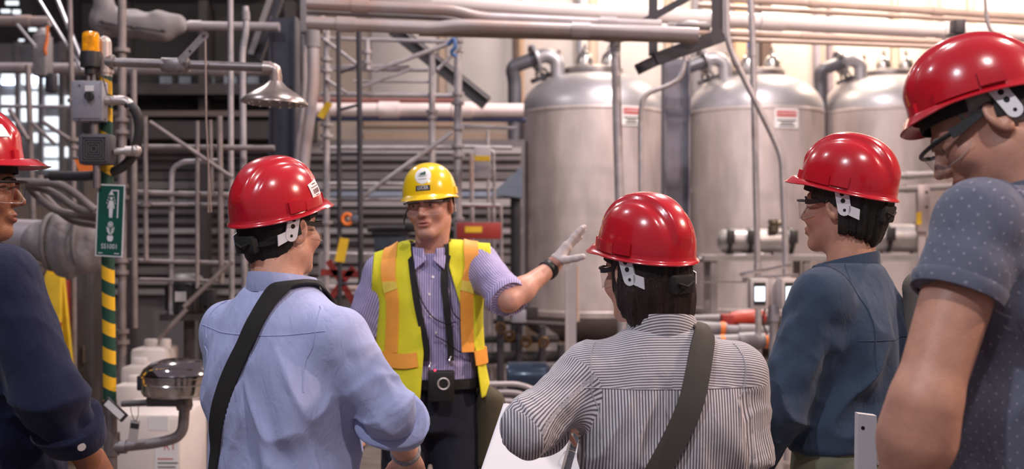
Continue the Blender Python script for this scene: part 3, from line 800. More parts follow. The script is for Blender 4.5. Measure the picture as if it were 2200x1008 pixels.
def vnoise(p, seed=0):
    """value noise -1..1 for an (n,3) array"""
    i = np.floor(p).astype(np.int64); f = p - i
    f = f * f * (3 - 2 * f)
    def hsh(a, b, c):
        n = (a * 374761393 + b * 668265263 + c * 2147483647 + seed * 1274126177) & 0xffffffff
        n = ((n ^ (n >> 13)) * 1274126177) & 0xffffffff
        return ((n ^ (n >> 16)) & 0xffff) / 32767.5 - 1
    r = 0
    for a in (0, 1):
        for b in (0, 1):
            for c in (0, 1):
                w = (f[:, 0] if a else 1 - f[:, 0]) * (f[:, 1] if b else 1 - f[:, 1]) * (f[:, 2] if c else 1 - f[:, 2])
                r = r + w * hsh(i[:, 0] + a, i[:, 1] + b, i[:, 2] + c)
    return r

def clip_mesh(V, Fq, g):
    """keep g<0; cut edges exactly"""
    T = []
    for q in Fq:
        if len(q) == 4: T += [(q[0], q[1], q[2]), (q[0], q[2], q[3])]
        else: T.append(tuple(q))
    V = [tuple(v) for v in V]; g = list(g); cut = {}
    out = []
    def mid(a, b):
        k = (min(a, b), max(a, b))
        if k not in cut:
            t = g[a] / (g[a] - g[b])
            cut[k] = len(V)
            V.append(tuple(V[a][i] + t * (V[b][i] - V[a][i]) for i in range(3))); g.append(0.0)
        return cut[k]
    for t in T:
        s = [g[i] < 0 for i in t]
        if all(s): out.append(t)
        elif any(s):
            poly = []
            for k in range(3):
                a, b = t[k], t[(k + 1) % 3]
                if s[k]: poly.append(a)
                if s[k] != s[(k + 1) % 3]: poly.append(mid(a, b))
            for k in range(1, len(poly) - 1): out.append((poly[0], poly[k], poly[k + 1]))
    used = sorted({i for t in out for i in t}); mp = {o: n for n, o in enumerate(used)}
    return np.array([V[i] for i in used]), [tuple(mp[i] for i in t) for t in out]

def np_mesh(name, V, Fs, mats, attrs=None, midx=None):
    me = bpy.data.meshes.new(name)
    me.from_pydata(np.asarray(V).tolist(), [], (Fs.tolist() if isinstance(Fs, np.ndarray) else Fs))
    for m in (mats if isinstance(mats, (list, tuple)) else [mats]): me.materials.append(m)
    if midx is not None: me.polygons.foreach_set('material_index', list(midx))
    me.polygons.foreach_set('use_smooth', [True] * len(me.polygons))
    for k, a in (attrs or {}).items():
        at = me.attributes.new(k, 'FLOAT', 'POINT')
        at.data.foreach_set('value', np.asarray(a, np.float32))
    me.update()
    return me

def np_obj(name, V, Fs, mats, parent, attrs=None, midx=None, M=None, label=None):
    o = bpy.data.objects.new(name, np_mesh(name, V, Fs, mats, attrs, midx))
    put(o, parent)
    if M is not None: o.matrix_local = M
    if label: o['label'] = label
    return o

def xf(V, M):
    A = np.array(M)
    return V @ A[:3, :3].T + A[:3, 3]

# ------------------------------------------------------------------ head
def head_sdf(Q, neck_to, c):
    w = c.get('head_w', 1.0); fat = c.get('fat', 0.0)
    x, y, z = Q
    ax = np.abs(x)
    S = (ax, y, z)
    d = ell(Q, (0, -0.014, 0.034), (0.076 * w, 0.098, 0.084))
    d = smin(d, ell(Q, (0, 0.030, -0.030), (0.063 * w + fat * 0.4, 0.064, 0.088)), 0.03)
    d = smin(d, cone(S, (0.046 * w + fat, 0.004, -0.058), (0.017, 0.068, -0.100), 0.019 + fat, 0.017), 0.025)   # jaw
    d = smin(d, ell(Q, (0, 0.078, -0.098), (0.022, 0.018, 0.017)), 0.018)                            # chin
    d = smin(d, ell(S, (0.044, 0.062, -0.030), (0.022 + fat, 0.024, 0.024)), 0.02)                   # cheek
    d = smin(d, cone(S, (0.008, 0.089, 0.024), (0.042, 0.074, 0.024), 0.009, 0.009), 0.014)         # brow
    d = smax(d, -ell(S, (0.032, 0.098, 0.000), (0.019, 0.017, 0.012)), 0.012)                        # socket
    d = smin(d, ell(S, (0.032, 0.0775, 0.000), (0.0145, 0.0115, 0.0105)), 0.004)                      # lids
    d = smin(d, cone(Q, (0, 0.088, 0.012), (0, 0.113, -0.030), 0.0075, 0.0105), 0.012)              # nose
    d = smin(d, ell(S, (0.0125, 0.100, -0.035), (0.0085, 0.0105, 0.0075)), 0.006)
    d = smax(d, -ell(S, (0.0065, 0.108, -0.0415), (0.0035, 0.005, 0.003)), 0.002)
    d = smin(d, ell(Q, (0, 0.0905, -0.064), (0.027, 0.012, 0.016)), 0.012)                          # muzzle
    d = smin(d, ell(Q, (0, 0.0985, -0.0595), (0.023, 0.0065, 0.0048)), 0.004)                        # lips
    d = smin(d, ell(Q, (0, 0.0980, -0.0715), (0.020, 0.0070, 0.0056)), 0.004)
    gap = c.get('mouth', 0.0012)
    d = smax(d, -ell(Q, (0, 0.106, -0.0650), (0.021, 0.012, gap)), 0.002)
    # ears
    E = rotq(S, (0.076 * w + 0.004 + fat * 0.3, -0.012, -0.004), [[0.90, 0.42, 0.0], [-0.42, 0.88, 0.20], [0.08, -0.20, 0.97]])
    e = ell(E, (0, 0, 0), (0.0085, 0.0195, 0.0325))
    e = smax(e, -ell(E, (0.0085, 0.002, 0.004), (0.0060, 0.0115, 0.0215)), 0.004)
    e = smin(e, ell(E, (0.002, 0.011, -0.004), (0.004, 0.004, 0.009)), 0.004)
    e = smin(e, ell(E, (0.003, -0.004, 0.004), (0.0028, 0.003, 0.015)), 0.004)
    d = smin(d, e, 0.006)
    # neck
    nr = c.get('neck_r', 0.056)
    d = smin(d, cone(Q, (0, -0.022, -0.045), neck_to, nr, nr + 0.004), 0.03)
    d = smin(d, cone(S, (0.045, -0.03, -0.06), (neck_to[0] * 0 + 0.03, neck_to[1] + 0.04, neck_to[2]), 0.013, 0.014), 0.03)
    return d

def hand_sdf(Q, side, curl=0.35, spread=0.05, thumb=0.6, curls=None, fat=1.0, tz=0.35):
    """hand local: wrist at 0, fingers +y, back of the hand +z, thumb towards side*x"""
    x, y, z = Q[0] * side, Q[1], Q[2]
    W = (x, y, z)
    d = rbox(W, (0.002, 0.052, 0.0), (0.041, 0.046, 0.0145), 0.013)
    d = smin(d, cone(W, (0, -0.03, 0), (0, 0.02, 0), 0.027, 0.027), 0.02)
    d = smin(d, ell(W, (0.026, 0.034, -0.008), (0.019, 0.032, 0.016)), 0.014)
    curls = curls or [curl] * 4
    for k, (fx, L, r) in enumerate(((0.031, 0.078, 0.0086), (0.0105, 0.088, 0.0090), (-0.0105, 0.082, 0.0086), (-0.030, 0.064, 0.0076))):
        p = Vector((fx, 0.094 - (0.008 if k == 3 else 0), 0)); a = 0.0
        sp = spread * (1.5 - k)
        segs = []
        for q, fr in enumerate((0.44, 0.31, 0.25)):
            a += curls[k] * (0.8, 1.1, 0.8)[q]
            n = p + Vector((math.sin(sp) * math.cos(a), math.cos(sp) * math.cos(a), -math.sin(a))) * (L * fr)
            segs.append((p.copy(), n.copy())); p = n
        f = None
        for q, (a0, b0) in enumerate(segs):
            s_ = cone(W, a0, b0, r * fat * (1 - 0.06 * q), r * fat * (0.95 - 0.08 * q))
            f = s_ if f is None else smin(f, s_, 0.004)
        d = smin(d, f, 0.006)
    p = Vector((0.030, 0.022, -0.008))
    a = thumb
    q1 = p + Vector((math.sin(a), math.cos(a), -tz)).normalized() * 0.040
    q2 = q1 + Vector((math.sin(a * 0.75), math.cos(a * 0.75), -tz * 0.9)).normalized() * 0.034
    q3 = q2 + Vector((math.sin(a * 0.5), math.cos(a * 0.5), -tz * 0.8)).normalized() * 0.026
    t = smin(smin(cone(W, p, q1, 0.014 * fat, 0.0115 * fat), cone(W, q1, q2, 0.0115 * fat, 0.0105 * fat), 0.004), cone(W, q2, q3, 0.0105 * fat, 0.0088 * fat), 0.004)
    return smin(d, t, 0.010)

def frame(ydir, zhint):
    y = Vector(ydir).normalized()
    z = Vector(zhint); z = (z - y * z.dot(y)).normalized()
    x = y.cross(z)
    return Matrix((x, y, z)).transposed()       # columns x,y,z

# ------------------------------------------------------------------ torso and clothes
_TAB = {}
def torso_sdf(Q, c, off=0.0):
    """c['tab']: rows z, half width, half depth, y centre"""
    T = np.array(c['tab'], float)
    key = T.tobytes()
    if key not in _TAB:
        zz = np.linspace(T[0, 0], T[-1, 0], 80)
        cols = []
        for k in (1, 2, 3):
            v = np.interp(zz, T[:, 0], T[:, k])
            for _ in range(6): v = np.convolve(np.pad(v, 1, 'edge'), [0.25, 0.5, 0.25], 'valid')
            cols.append(v)
        _TAB[key] = (zz, cols)
    zz, cols = _TAB[key]
    x, y, z = Q
    a = np.interp(z, zz, cols[0]).astype(np.float32) + off
    b = np.interp(z, zz, cols[1]).astype(np.float32) + off
    yc = np.interp(z, zz, cols[2]).astype(np.float32)
    X, Y = x / a, (y - yc) / b
    k0 = (np.abs(X) ** 2.35 + np.abs(Y) ** 2.35) ** (1 / 2.35)
    k1 = np.sqrt((X / a) ** 2 + (Y / b) ** 2) + 1e-9
    d = k0 * (k0 - 1) / np.maximum(k1, 1e-6)
    d = np.where(k0 < 0.3, -0.3 * np.minimum(a, b), d)
    return smax(smax(d, z - T[-1, 0], 0.02), T[0, 0] - z, 0.01)

def arm_cones(Q, arm, r0, r1, r2, upto=2.0, k=0.03):
    s, e, w = [np.array(p, float) for p in arm]
    if upto <= 1.0:
        e2 = s + (e - s) * upto
        return cone(Q, s, e2, r0, r0 + (r1 - r0) * upto)
    w2 = e + (w - e) * (upto - 1)
    return smin(cone(Q, s, e, r0, r1), cone(Q, e, w2, r1, r1 + (r2 - r1) * (upto - 1)), k)

def shirt_sdf(Q, c):
    d = torso_sdf(Q, c)
    for side, arm in ((-1, c['L']), (1, c['R'])):
        s = np.array(arm[0])
        nk = c['neck']
        d = smin(d, cone(Q, (side * 0.045, nk[1] - 0.005, nk[2] - 0.056), (s[0] * 0.92, s[1], s[2] + 0.010), 0.043, 0.054 * c.get('sh', 1.0)), 0.05)
        d = smin(d, ell(Q, (side * 0.085, c['tab'][3][3] - c['tab'][3][2] * 0.62, s[2] - 0.13), (0.075, 0.05, 0.11)), 0.05)   # shoulder blade
        up = c['sleeve'][0 if side < 0 else 1]
        r = c['sr']
        a = arm_cones(Q, arm, r[0], r[1], r[2], up)
        e_, w_ = np.array(arm[1]), np.array(arm[2])
        p0 = s if up <= 1 else e_
        p1 = s + (e_ - s) * up if up <= 1 else e_ + (w_ - e_) * (up - 1)
        dr = (p1 - p0) / np.linalg.norm(p1 - p0)
        cut = (Q[0] - p1[0]) * dr[0] + (Q[1] - p1[1]) * dr[1] + (Q[2] - p1[2]) * dr[2]
        if up > 1:
            # only clip near the sleeve end
            near = cone(Q, p1, p1 + dr * 0.12, r[2] * 2.2, r[2] * 2.2)
            a = np.where(near < 0, np.maximum(a, cut), a)
        else:
            a = np.maximum(a, cut)
        d = smin(d, a, c.get('armk', 0.055))
    # neck opening
    nk = c['neck']
    d = smax(d, -cone(Q, (0, nk[1], nk[2] - 0.01), (0, nk[1] + 0.015, nk[2] + 0.2), 0.060, 0.07), 0.008)
    return d

def sleeve_coords(V, arm, r):
    """per vertex: distance to the (rounded) arm axis, length along it, angle around it"""
    pts = bend([Vector(p) for p in arm], 0.11, 10)
    fine = []
    for a, b in zip(pts[:-1], pts[1:]):
        n = max(1, int((b - a).length / 0.02))
        fine += [a.lerp(b, k / n) for k in range(n)]
    fine.append(pts[-1])
    C = np.array([tuple(p) for p in fine])
    T = np.gradient(C, axis=0); T /= np.linalg.norm(T, axis=1, keepdims=True)
    ref = np.array([0.0, 1.0, 0.0]) if abs(T[0, 1]) < 0.8 else np.array([0.0, 0.0, 1.0])
    x = ref - T[0] * (ref @ T[0]); x /= np.linalg.norm(x)
    X = [x]
    for t in T[1:]:
        x = x - t * (x @ t); x /= np.linalg.norm(x); X.append(x)
    X = np.array(X); Y = np.cross(T, X)
    S = np.concatenate([[0], np.cumsum(np.linalg.norm(np.diff(C, axis=0), axis=1))])
    best = np.full(len(V), 9.0); idx = np.zeros(len(V), int)
    for k in range(len(C)):
        d = np.linalg.norm(V - C[k], axis=1)
        m = d < best; best[m] = d[m]; idx[m] = k
    q = V - C[idx]
    along = np.einsum('ij,ij->i', q, T[idx])
    q = q - along[:, None] * T[idx]
    ang = np.arctan2(np.einsum('ij,ij->i', q, Y[idx]), np.einsum('ij,ij->i', q, X[idx]))
    return [best, S[idx] + along, ang]

def make_shirt(root, c, m, name='shirt', h=0.0065, seed=0, fold=1.0):
    pts = np.array([p for arm in (c['L'], c['R']) for p in arm])
    z0 = c['tab'][0][0]
    lo = np.minimum(pts.min(0) - 0.12, [-0.30, -0.24, z0 - 0.03]); hi = np.maximum(pts.max(0) + 0.12, [0.30, 0.26, c['tab'][-1][0] + 0.05])
    lo[2] = max(lo[2], z0 - 0.03) if c.get('clipz', True) and pts[:, 2].min() > z0 else lo[2]
    hi[2] = max(c['tab'][-1][0] + 0.04, pts[:, 2].max() + 0.1)
    V, Fq = polygonise(lambda Q: shirt_sdf(Q, c), lo, hi, h)
    V = relax(V, Fq, 2, 0.5)
    N = vnormals(V, Fq)
    dL = sleeve_coords(V, c['L'], None); dR = sleeve_coords(V, c['R'], None)
    mk = np.zeros(len(V)); t = np.zeros(len(V)); ang = np.zeros(len(V)); Ls = np.ones(len(V))
    for (dist, tt, an), arm in ((dL, c['L']), (dR, c['R'])):
        near = sstep(c['sr'][0] * 1.75, c['sr'][0] * 1.15, dist) * sstep(-0.02, 0.06, tt)
        use = near > mk
        mk = np.where(use, near, mk); t = np.where(use, tt, t); ang = np.where(use, an, ang)
        Ls = np.where(use, np.linalg.norm(np.array(arm[1]) - np.array(arm[0])), Ls)
    # folds: torso drape (stretched noise) and sleeve rings gathered at the elbow
    p = V * np.array([1.0, 1.0, 1.0])
    sx = np.sign(V[:, 0])
    dia = np.stack([V[:, 0] * 16 + sx * V[:, 2] * 7, V[:, 1] * 9, V[:, 2] * 4.5 - sx * V[:, 0] * 3], 1)
    n1 = vnoise(dia + 3.1, seed + 1)
    n2 = vnoise(np.stack([V[:, 0] * 30 + V[:, 2] * 6, V[:, 1] * 14, V[:, 2] * 9], 1), seed + 2)
    low = sstep(c['tab'][-1][0] - 0.08, c['tab'][-1][0] - 0.30, V[:, 2])
    df = ((1 - np.abs(n1)) ** 2 - 0.4) * 0.012 * (0.25 + low) + n2 * 0.0035 * (0.4 + low)
    warp = vnoise(V * 9, seed + 5) * 1.3
    el = np.exp(-((t - Ls) / 0.10) ** 2)
    sl = (1 - np.abs(np.sin(t * 34 + ang * 1.0 + warp * 1.6))) ** 1.5 - 0.4
    n3 = vnoise(np.stack([t * 22, np.cos(ang) * 2.2, np.sin(ang) * 2.2], 1) + 9, seed + 6)
    ds = sl * 0.006 * (0.15 + el) + n3 * 0.005
    V = V + N * ((df * (1 - mk) + ds * mk) * fold)[:, None]
    around = ang * c['sr'][0]
    o = np_obj(name, V, Fq, m, root, {'sleeve': mk, 'st': around, 'sl': t})
    return o

def project(c, pts, off, fn=None, axis=None):
    """push points out (or in) to the shirt surface along the field's gradient"""
    fn = fn or (lambda Q: shirt_sdf(Q, c))
    A = np.array([tuple(p) for p in pts], float)
    for _ in range(14):
        q = lambda B: fn((B[:, 0], B[:, 1], B[:, 2]))
        f = q(A)
        e = 0.003
        g = np.stack([(q(A + np.eye(3)[k] * e) - q(A - np.eye(3)[k] * e)) / (2 * e) for k in range(3)], 1)
        gn = np.linalg.norm(g, axis=1, keepdims=True) + 1e-6
        A = A - g / gn ** 2 * np.clip(f - off, -0.03, 0.03)[:, None] * 0.9
    g = g / gn
    return [Vector(a) for a in A], [Vector(n) for n in g]

def strap(root, c, pts, width, thick, m, name, n=10, off=0.006, fn=None, label=None, nsub=5):
    """flat webbing that follows the clothes"""
    path = curve_pts(pts, n)
    C, G = project(c, path, off, fn)
    for _ in range(2):
        C = [C[0]] + [C[i] * 0.5 + (C[i - 1] + C[i + 1]) * 0.25 for i in range(1, len(C) - 1)] + [C[-1]]
    b = MB()
    rows = []
    for i, p in enumerate(C):
        t = (C[min(i + 1, len(C) - 1)] - C[max(i - 1, 0)]).normalized()
        nn = (G[i] - t * G[i].dot(t)).normalized()
        s_ = t.cross(nn)
        rows.append((p, s_, nn))
    edge = []
    for j in range(nsub):
        u = (j / (nsub - 1) - 0.5) * width
        pj, _ = project(c, [p + s_ * u for p, s_, nn in rows], off, fn)
        edge.append(pj)
    vs, fs = [], []
    K = nsub * 2
    for i, (p, s_, nn) in enumerate(rows):
        for j in range(nsub): vs.append(edge[j][i] + nn * thick * (1 - 0.3 * abs(j / (nsub - 1) - 0.5)))
        for j in range(nsub - 1, -1, -1): vs.append(edge[j][i] - nn * 0.002)
    for i in range(len(rows) - 1):
        for j in range(K):
            fs.append((i * K + j, i * K + (j + 1) % K, (i + 1) * K + (j + 1) % K, (i + 1) * K + j))
    fs.append(tuple(range(K))); fs.append(tuple((len(rows) - 1) * K + j for j in range(K)))
    b.add(vs, fs)
    o = b.build(name, m, root, angle=55)
    if label: o['label'] = label
    return o

def collar(root, c, m, gap=0.5, h=0.046, lift=0.018, r=(0.066, 0.068), name='collar', fold=True):
    nk = c['neck']
    b = MB(); n = 48
    prof = [(0.004, -0.014), (0.0, h * 0.6), (0.003, h), (0.007, h * 1.03), (0.012, h * 0.7), (0.017, h * 0.1), (0.0175, -0.004), (0.013, -0.004), (0.008, h * 0.4)] if fold else \
           [(0.006, -0.012), (0.0, h * 0.5), (0.0, h), (0.004, h), (0.006, h * 0.5), (0.012, -0.012)]
    K = len(prof); vs = []; fs = []
    for j in range(n + 1):
        a = gap + (2 * math.pi - 2 * gap) * j / n          # angle from the front (+y), clockwise
        back = 0.5 - 0.5 * math.cos(a)
        for (dr, dz) in prof:
            sp = dr * (1 + 0.5 * (1 - back))
            R = (r[0] + sp, r[1] + sp)
            z = nk[2] - 0.024 + dz + lift * back - (0.02 * (1 - back) if dz < h * 0.3 else 0.012 * (1 - back))
            vs.append(Vector((R[0] * math.sin(a), nk[1] + 0.006 + R[1] * math.cos(a) - 0.25 * dz * back + 0.2 * dz * (1 - back), z)))
    for j in range(n):
        for k in range(K - 1):
            fs.append((j * K + k, j * K + k + 1, (j + 1) * K + k + 1, (j + 1) * K + k))
    fs.append(tuple(range(K))); fs.append(tuple(n * K + k for k in range(K)))
    b.add(vs, fs)
    return b.build(name, m, root, angle=60)

def ring_band(root, arm, tpos, r, h, m, name, flare=0.003, seg=1, wob=0.0, tilt=0.0, lip=0.006):
    """a cuff, watch or bracelet around the arm; tpos 0..1 along upper (seg 0) or lower (seg 1) arm"""
    a, b_ = (Vector(arm[seg]), Vector(arm[seg + 1]))
    u = (b_ - a).normalized(); cpos = a + (b_ - a) * tpos
    R = frame(u, Vector((0.3, 0.2, 1)) if abs(u.z) < 0.8 else Vector((0, 1, 0.2)))
    b = MB(); n = 36
    prof = [(r - 0.004, h * 0.5 - 0.004), (r, h * 0.5), (r + lip * 0.6, h * 0.5), (r + lip, h * 0.3), (r + lip + flare * 0.4, 0), (r + lip + flare, -h * 0.4), (r + lip * 0.6 + flare, -h * 0.5), (r - 0.004, -h * 0.5)]
    vs, fs = [], []; K = len(prof)
    for j in range(n):
        an = 2 * math.pi * j / n
        w = wob * (math.sin(an * 2 + 1) + 0.6 * math.sin(an * 3.0 + 2))
        for (rr, z) in prof:
            q = rr + w * (1 if rr > r else 0.3)
            vs.append(cpos + R @ Vector((q * math.cos(an), z + tilt * math.cos(an) + wob * 0.8 * math.sin(an * 2), q * math.sin(an))))
    for j in range(n):
        for k in range(K - 1):
            fs.append((j * K + k, j * K + k + 1, ((j + 1) % n) * K + k + 1, ((j + 1) % n) * K + k))
    b.add(vs, fs)
    return b.build(name, m, root, angle=60)

# ------------------------------------------------------------------ hard hat
HAX, HAY, HAZ = 0.105, 0.129, 0.133
def hat_pt(th, t, off=0.0, crest=True):
    """th from the front, clockwise seen from above; t 0 top .. 1 rim"""
    ph = t * math.pi / 2
    n = 2.25
    h = max(math.sin(ph), 0) ** (2 / n); v = max(math.cos(ph), 0) ** (2 / n)
    ay = HAY * (1.0 if math.cos(th) < 0 else 0.98)
    p = Vector(((HAX + off) * h * math.sin(th), (ay + off) * h * math.cos(th), (HAZ + off) * v))
    if crest:
        w = 0.034 + 0.012 * (p.y / 0.13)
        cm = float(sstep(w + 0.008, w - 0.004, abs(p.x))) * (1 - float(sstep(0.72, 0.92, t)))
        side = float(sstep(0.010, 0.004, abs(abs(p.x) - w - 0.016))) * (1 - float(sstep(0.55, 0.8, t))) * (1 if p.y < 0.06 else 0)
        d = p.normalized()
        p += d * (0.0075 * cm - 0.0022 * side)
    return p

def hat_patch(parent, name, th0, th1, t0, t1, off, thick, m, nu=8, nv=6, crest=False, tilt=0.0):
    b = MB(); vs = []; fs = []
    def pt(i, j, o):
        u, v = i / nu - 0.5, j / nv - 0.5
        u2, v2 = u * math.cos(tilt) - v * math.sin(tilt) * 0.6, v * math.cos(tilt) + u * math.sin(tilt) * 1.6
        return hat_pt((th0 + th1) / 2 + u2 * (th1 - th0), (t0 + t1) / 2 + v2 * (t1 - t0), o, crest)
    for o in (off, off + thick):
        for i in range(nu + 1):
            for j in range(nv + 1): vs.append(pt(i, j, o))
    A = (nu + 1) * (nv + 1); id_ = lambda i, j, k: k * A + i * (nv + 1) + j
    for i in range(nu):
        for j in range(nv):
            fs += [(id_(i, j, 1), id_(i + 1, j, 1), id_(i + 1, j + 1, 1), id_(i, j + 1, 1)), (id_(i, j, 0), id_(i, j + 1, 0), id_(i + 1, j + 1, 0), id_(i + 1, j, 0))]
    for i in range(nu):
        for j in (0, nv): fs.append((id_(i, j, 0), id_(i + 1, j, 0), id_(i + 1, j, 1), id_(i, j, 1)))
    for j in range(nv):
        for i in (0, nu): fs.append((id_(i, j, 0), id_(i, j + 1, 0), id_(i, j + 1, 1), id_(i, j, 1)))
    b.add(vs, fs)
    return b.build(name, m, parent, angle=35)

def make_hat(root, HM, m, crest=True, brim=0.033, tilt=12.0, zoff=0.046, roll=0.0, size=1.0):
    """hard_hat with shell, slots, suspension as sub-parts"""
    M = HM @ Matrix.Translation((0, -0.006, zoff)) @ Matrix.Rotation(math.radians(tilt), 4, 'X') @ Matrix.Rotation(math.radians(roll), 4, 'Y') @ Matrix.Scale(size, 4)
    n, rows = 120, 34
    vs, fs = [], []
    R = []
    for i in range(rows + 1):
        t = i / rows
        R.append([hat_pt(2 * math.pi * j / n, max(t, 1e-4), 0, crest) for j in range(n)])
    def lip(j, out, z, bz=1.0):
        th = 2 * math.pi * j / n
        cth = math.cos(th)
        e = float(sstep(0.30, 0.95, cth)) * brim
        p = hat_pt(th, 1.0, 0, False)
        d = Vector((p.x, p.y, 0)).normalized()
        fx = Vector((d.x * 0.35, d.y * 1.0, 0))
        q = p + d * out + fx * e * (out / 0.0075 if out > 0 else 0)
        q.z = z - (0.010 * (e / max(brim, 1e-3)) * (1 if out > 0.0045 else 0.0)) + 0.004 * (e / max(brim, 1e-3)) * (0 if out > 0.0045 else 1)
        return q
    for out, z in ((0.0015, -0.002), (0.004, -0.004), (0.0070, -0.0065), (0.0080, -0.0085), (0.0070, -0.0105), (0.003, -0.0095), (-0.003, -0.006)):
        R.append([lip(j, out, z) for j in range(n)])
    for t in (0.9, 0.7, 0.5, 0.3, 0.1, 1e-4):
        R.append([hat_pt(2 * math.pi * j / n, t, -0.004, False) for j in range(n)])
    b = MB()
    for r_ in R: vs += r_
    for i in range(len(R) - 1):
        for j in range(n): fs.append((i * n + j, i * n + (j + 1) % n, (i + 1) * n + (j + 1) % n, (i + 1) * n + j))
    b.add(vs, fs)
    hat = b.build('hard_hat', m, root, angle=50, M=M)
    for s in (1, -1):
        if crest:
            hat_patch(hat, 'accessory_slot', s * 1.62, s * 1.98, 0.865, 0.985, 0.0, 0.006, m)
            hat_patch(hat, 'rim_pad', s * 0.95, s * 1.60, 0.90, 0.995, 0.0, 0.0045, m, 12)
            hat_patch(hat, 'front_pad', s * 0.42, s * 0.56, 0.92, 1.0, 0.0, 0.007, m, 4)
        else:
            hat_patch(hat, 'accessory_slot', s * 1.5, s * 1.8, 0.88, 0.985, 0.0, 0.005, m)
    # suspension: head band, white key plates, rear ratchet
    def band(name, th0, th1, ax, ay, z0f, z1f, th_, mm, n2=30):
        bb = MB(); vv = []; ff = []
        for k in range(n2 + 1):
            th = th0 + (th1 - th0) * k / n2
            d = Vector((math.sin(th), math.cos(th), 0))
            z0, z1 = z0f(th), z1f(th)
            for (o, z) in ((0, z0), (th_, z0), (th_, z1), (0, z1)):
                vv.append(Vector(((ax + o) * d.x, (ay + o) * d.y, z)))
        for k in range(n2):
            for q in range(4): ff.append((k * 4 + q, k * 4 + (q + 1) % 4, (k + 1) * 4 + (q + 1) % 4, (k + 1) * 4 + q))
        ff += [(0, 1, 2, 3), tuple(n2 * 4 + q for q in range(4))]
        bb.add(vv, ff)
        return bb.build(name, mm, hat, angle=30)
    return hat, band

def add_suspension(hat, band, blk, wht, hole, ax=0.090, ay=0.112, low=-0.052, sides=(1, -1), knob=True, tab=True):
    pi = math.pi
    band('head_band', 1.75, 2 * pi - 1.75, ax, ay, lambda t: low - 0.012 * max(0, -math.cos(t)), lambda t: -0.004, 0.003, blk)
    band('brow_band', -1.35, 1.35, 0.084, 0.108, lambda t: -0.028, lambda t: 0.004, 0.003, blk, 24)
    for s in sides:
        # white key: slanted plate from the rim down to the band with two holes
        x0 = s * (ax + 0.009)
        A_, B_, ra, rb = Vector((-0.034, 0.0)), Vector((-0.053, -0.048)), 0.017, 0.0165
        dr = (A_ - B_).normalized(); a0 = math.atan2(dr.y, dr.x)
        poly = [(A_.x + ra * math.cos(a0 + q), A_.y + ra * math.sin(a0 + q)) for q in np.linspace(-math.pi / 2, math.pi / 2, 8)]
        poly += [(B_.x + rb * math.cos(a0 + q), B_.y + rb * math.sin(a0 + q)) for q in np.linspace(math.pi / 2, 1.5 * math.pi, 10)]
        b = MB()
        Mx = Matrix.Translation((x0, 0, 0)) @ Matrix.Rotation(math.radians(90), 4, 'Z') @ Matrix.Rotation(-s * 0.26, 4, 'Z')
        b.prism(poly, -0.002, 0.002, Mx)
        key = b.build('strap_key', wht, hat, angle=30)
        for (y, z, r) in ((-0.039, -0.012, 0.0058), (-0.045, -0.028, 0.0058), (-0.054, -0.050, 0.0038)):
            p = Mx @ Vector((y, 0, z))
            d = (Mx.to_3x3() @ Vector((0, 1, 0))) * (-s)
            MB().cyl(p + d * 0.0016, p + d * 0.0026, r, 14).build('key_hole', hole, hat)
        if tab:
            b = MB(); b.prism([(-0.094, -0.066), (-0.066, -0.060), (-0.062, -0.036), (-0.090, -0.040)], -0.001, 0.002, Mx)
            b.build('size_tab', wht, hat)
    if knob:
        b = MB()
        b.box((-0.032, -ay - 0.018, low - 0.024), (0.032, -ay + 0.004, low + 0.020), bevel=0.006)
        kn = b.build('rear_buckle', blk, hat)
        MB().tube([(-0.024, -ay - 0.019, low + 0.004), (0.0, -ay - 0.026, low - 0.004), (0.024, -ay - 0.019, low + 0.004)], 0.003, 8).build('buckle_latch', blk, hat)

# ------------------------------------------------------------------ safety glasses
def lens_material():
    if 'clear_lens' in MATS: return MATS['clear_lens']
    m = bpy.data.materials.new('clear_lens'); m.use_nodes = True
    nt = m.node_tree; nt.nodes.clear()
    o = nt.nodes.new('ShaderNodeOutputMaterial'); mx = nt.nodes.new('ShaderNodeMixShader')
    t = nt.nodes.new('ShaderNodeBsdfTransparent'); t.inputs[0].default_value = (0.96, 0.96, 0.97, 1)
    g = nt.nodes.new('ShaderNodeBsdfGlossy'); g.inputs['Roughness'].default_value = 0.04
    fr = nt.nodes.new('ShaderNodeLayerWeight'); fr.inputs[0].default_value = 0.25
    mr = nt.nodes.new('ShaderNodeMapRange'); mr.inputs['To Min'].default_value = 0.03; mr.inputs['To Max'].default_value = 0.45
    nt.links.new(fr.outputs['Facing'], mr.inputs['Value']); nt.links.new(mr.outputs[0], mx.inputs[0]); nt.links.new(t.outputs[0], mx.inputs[1]); nt.links.new(g.outputs[0], mx.inputs[2])
    nt.links.new(mx.outputs[0], o.inputs[0])
    MATS['clear_lens'] = m
    return m

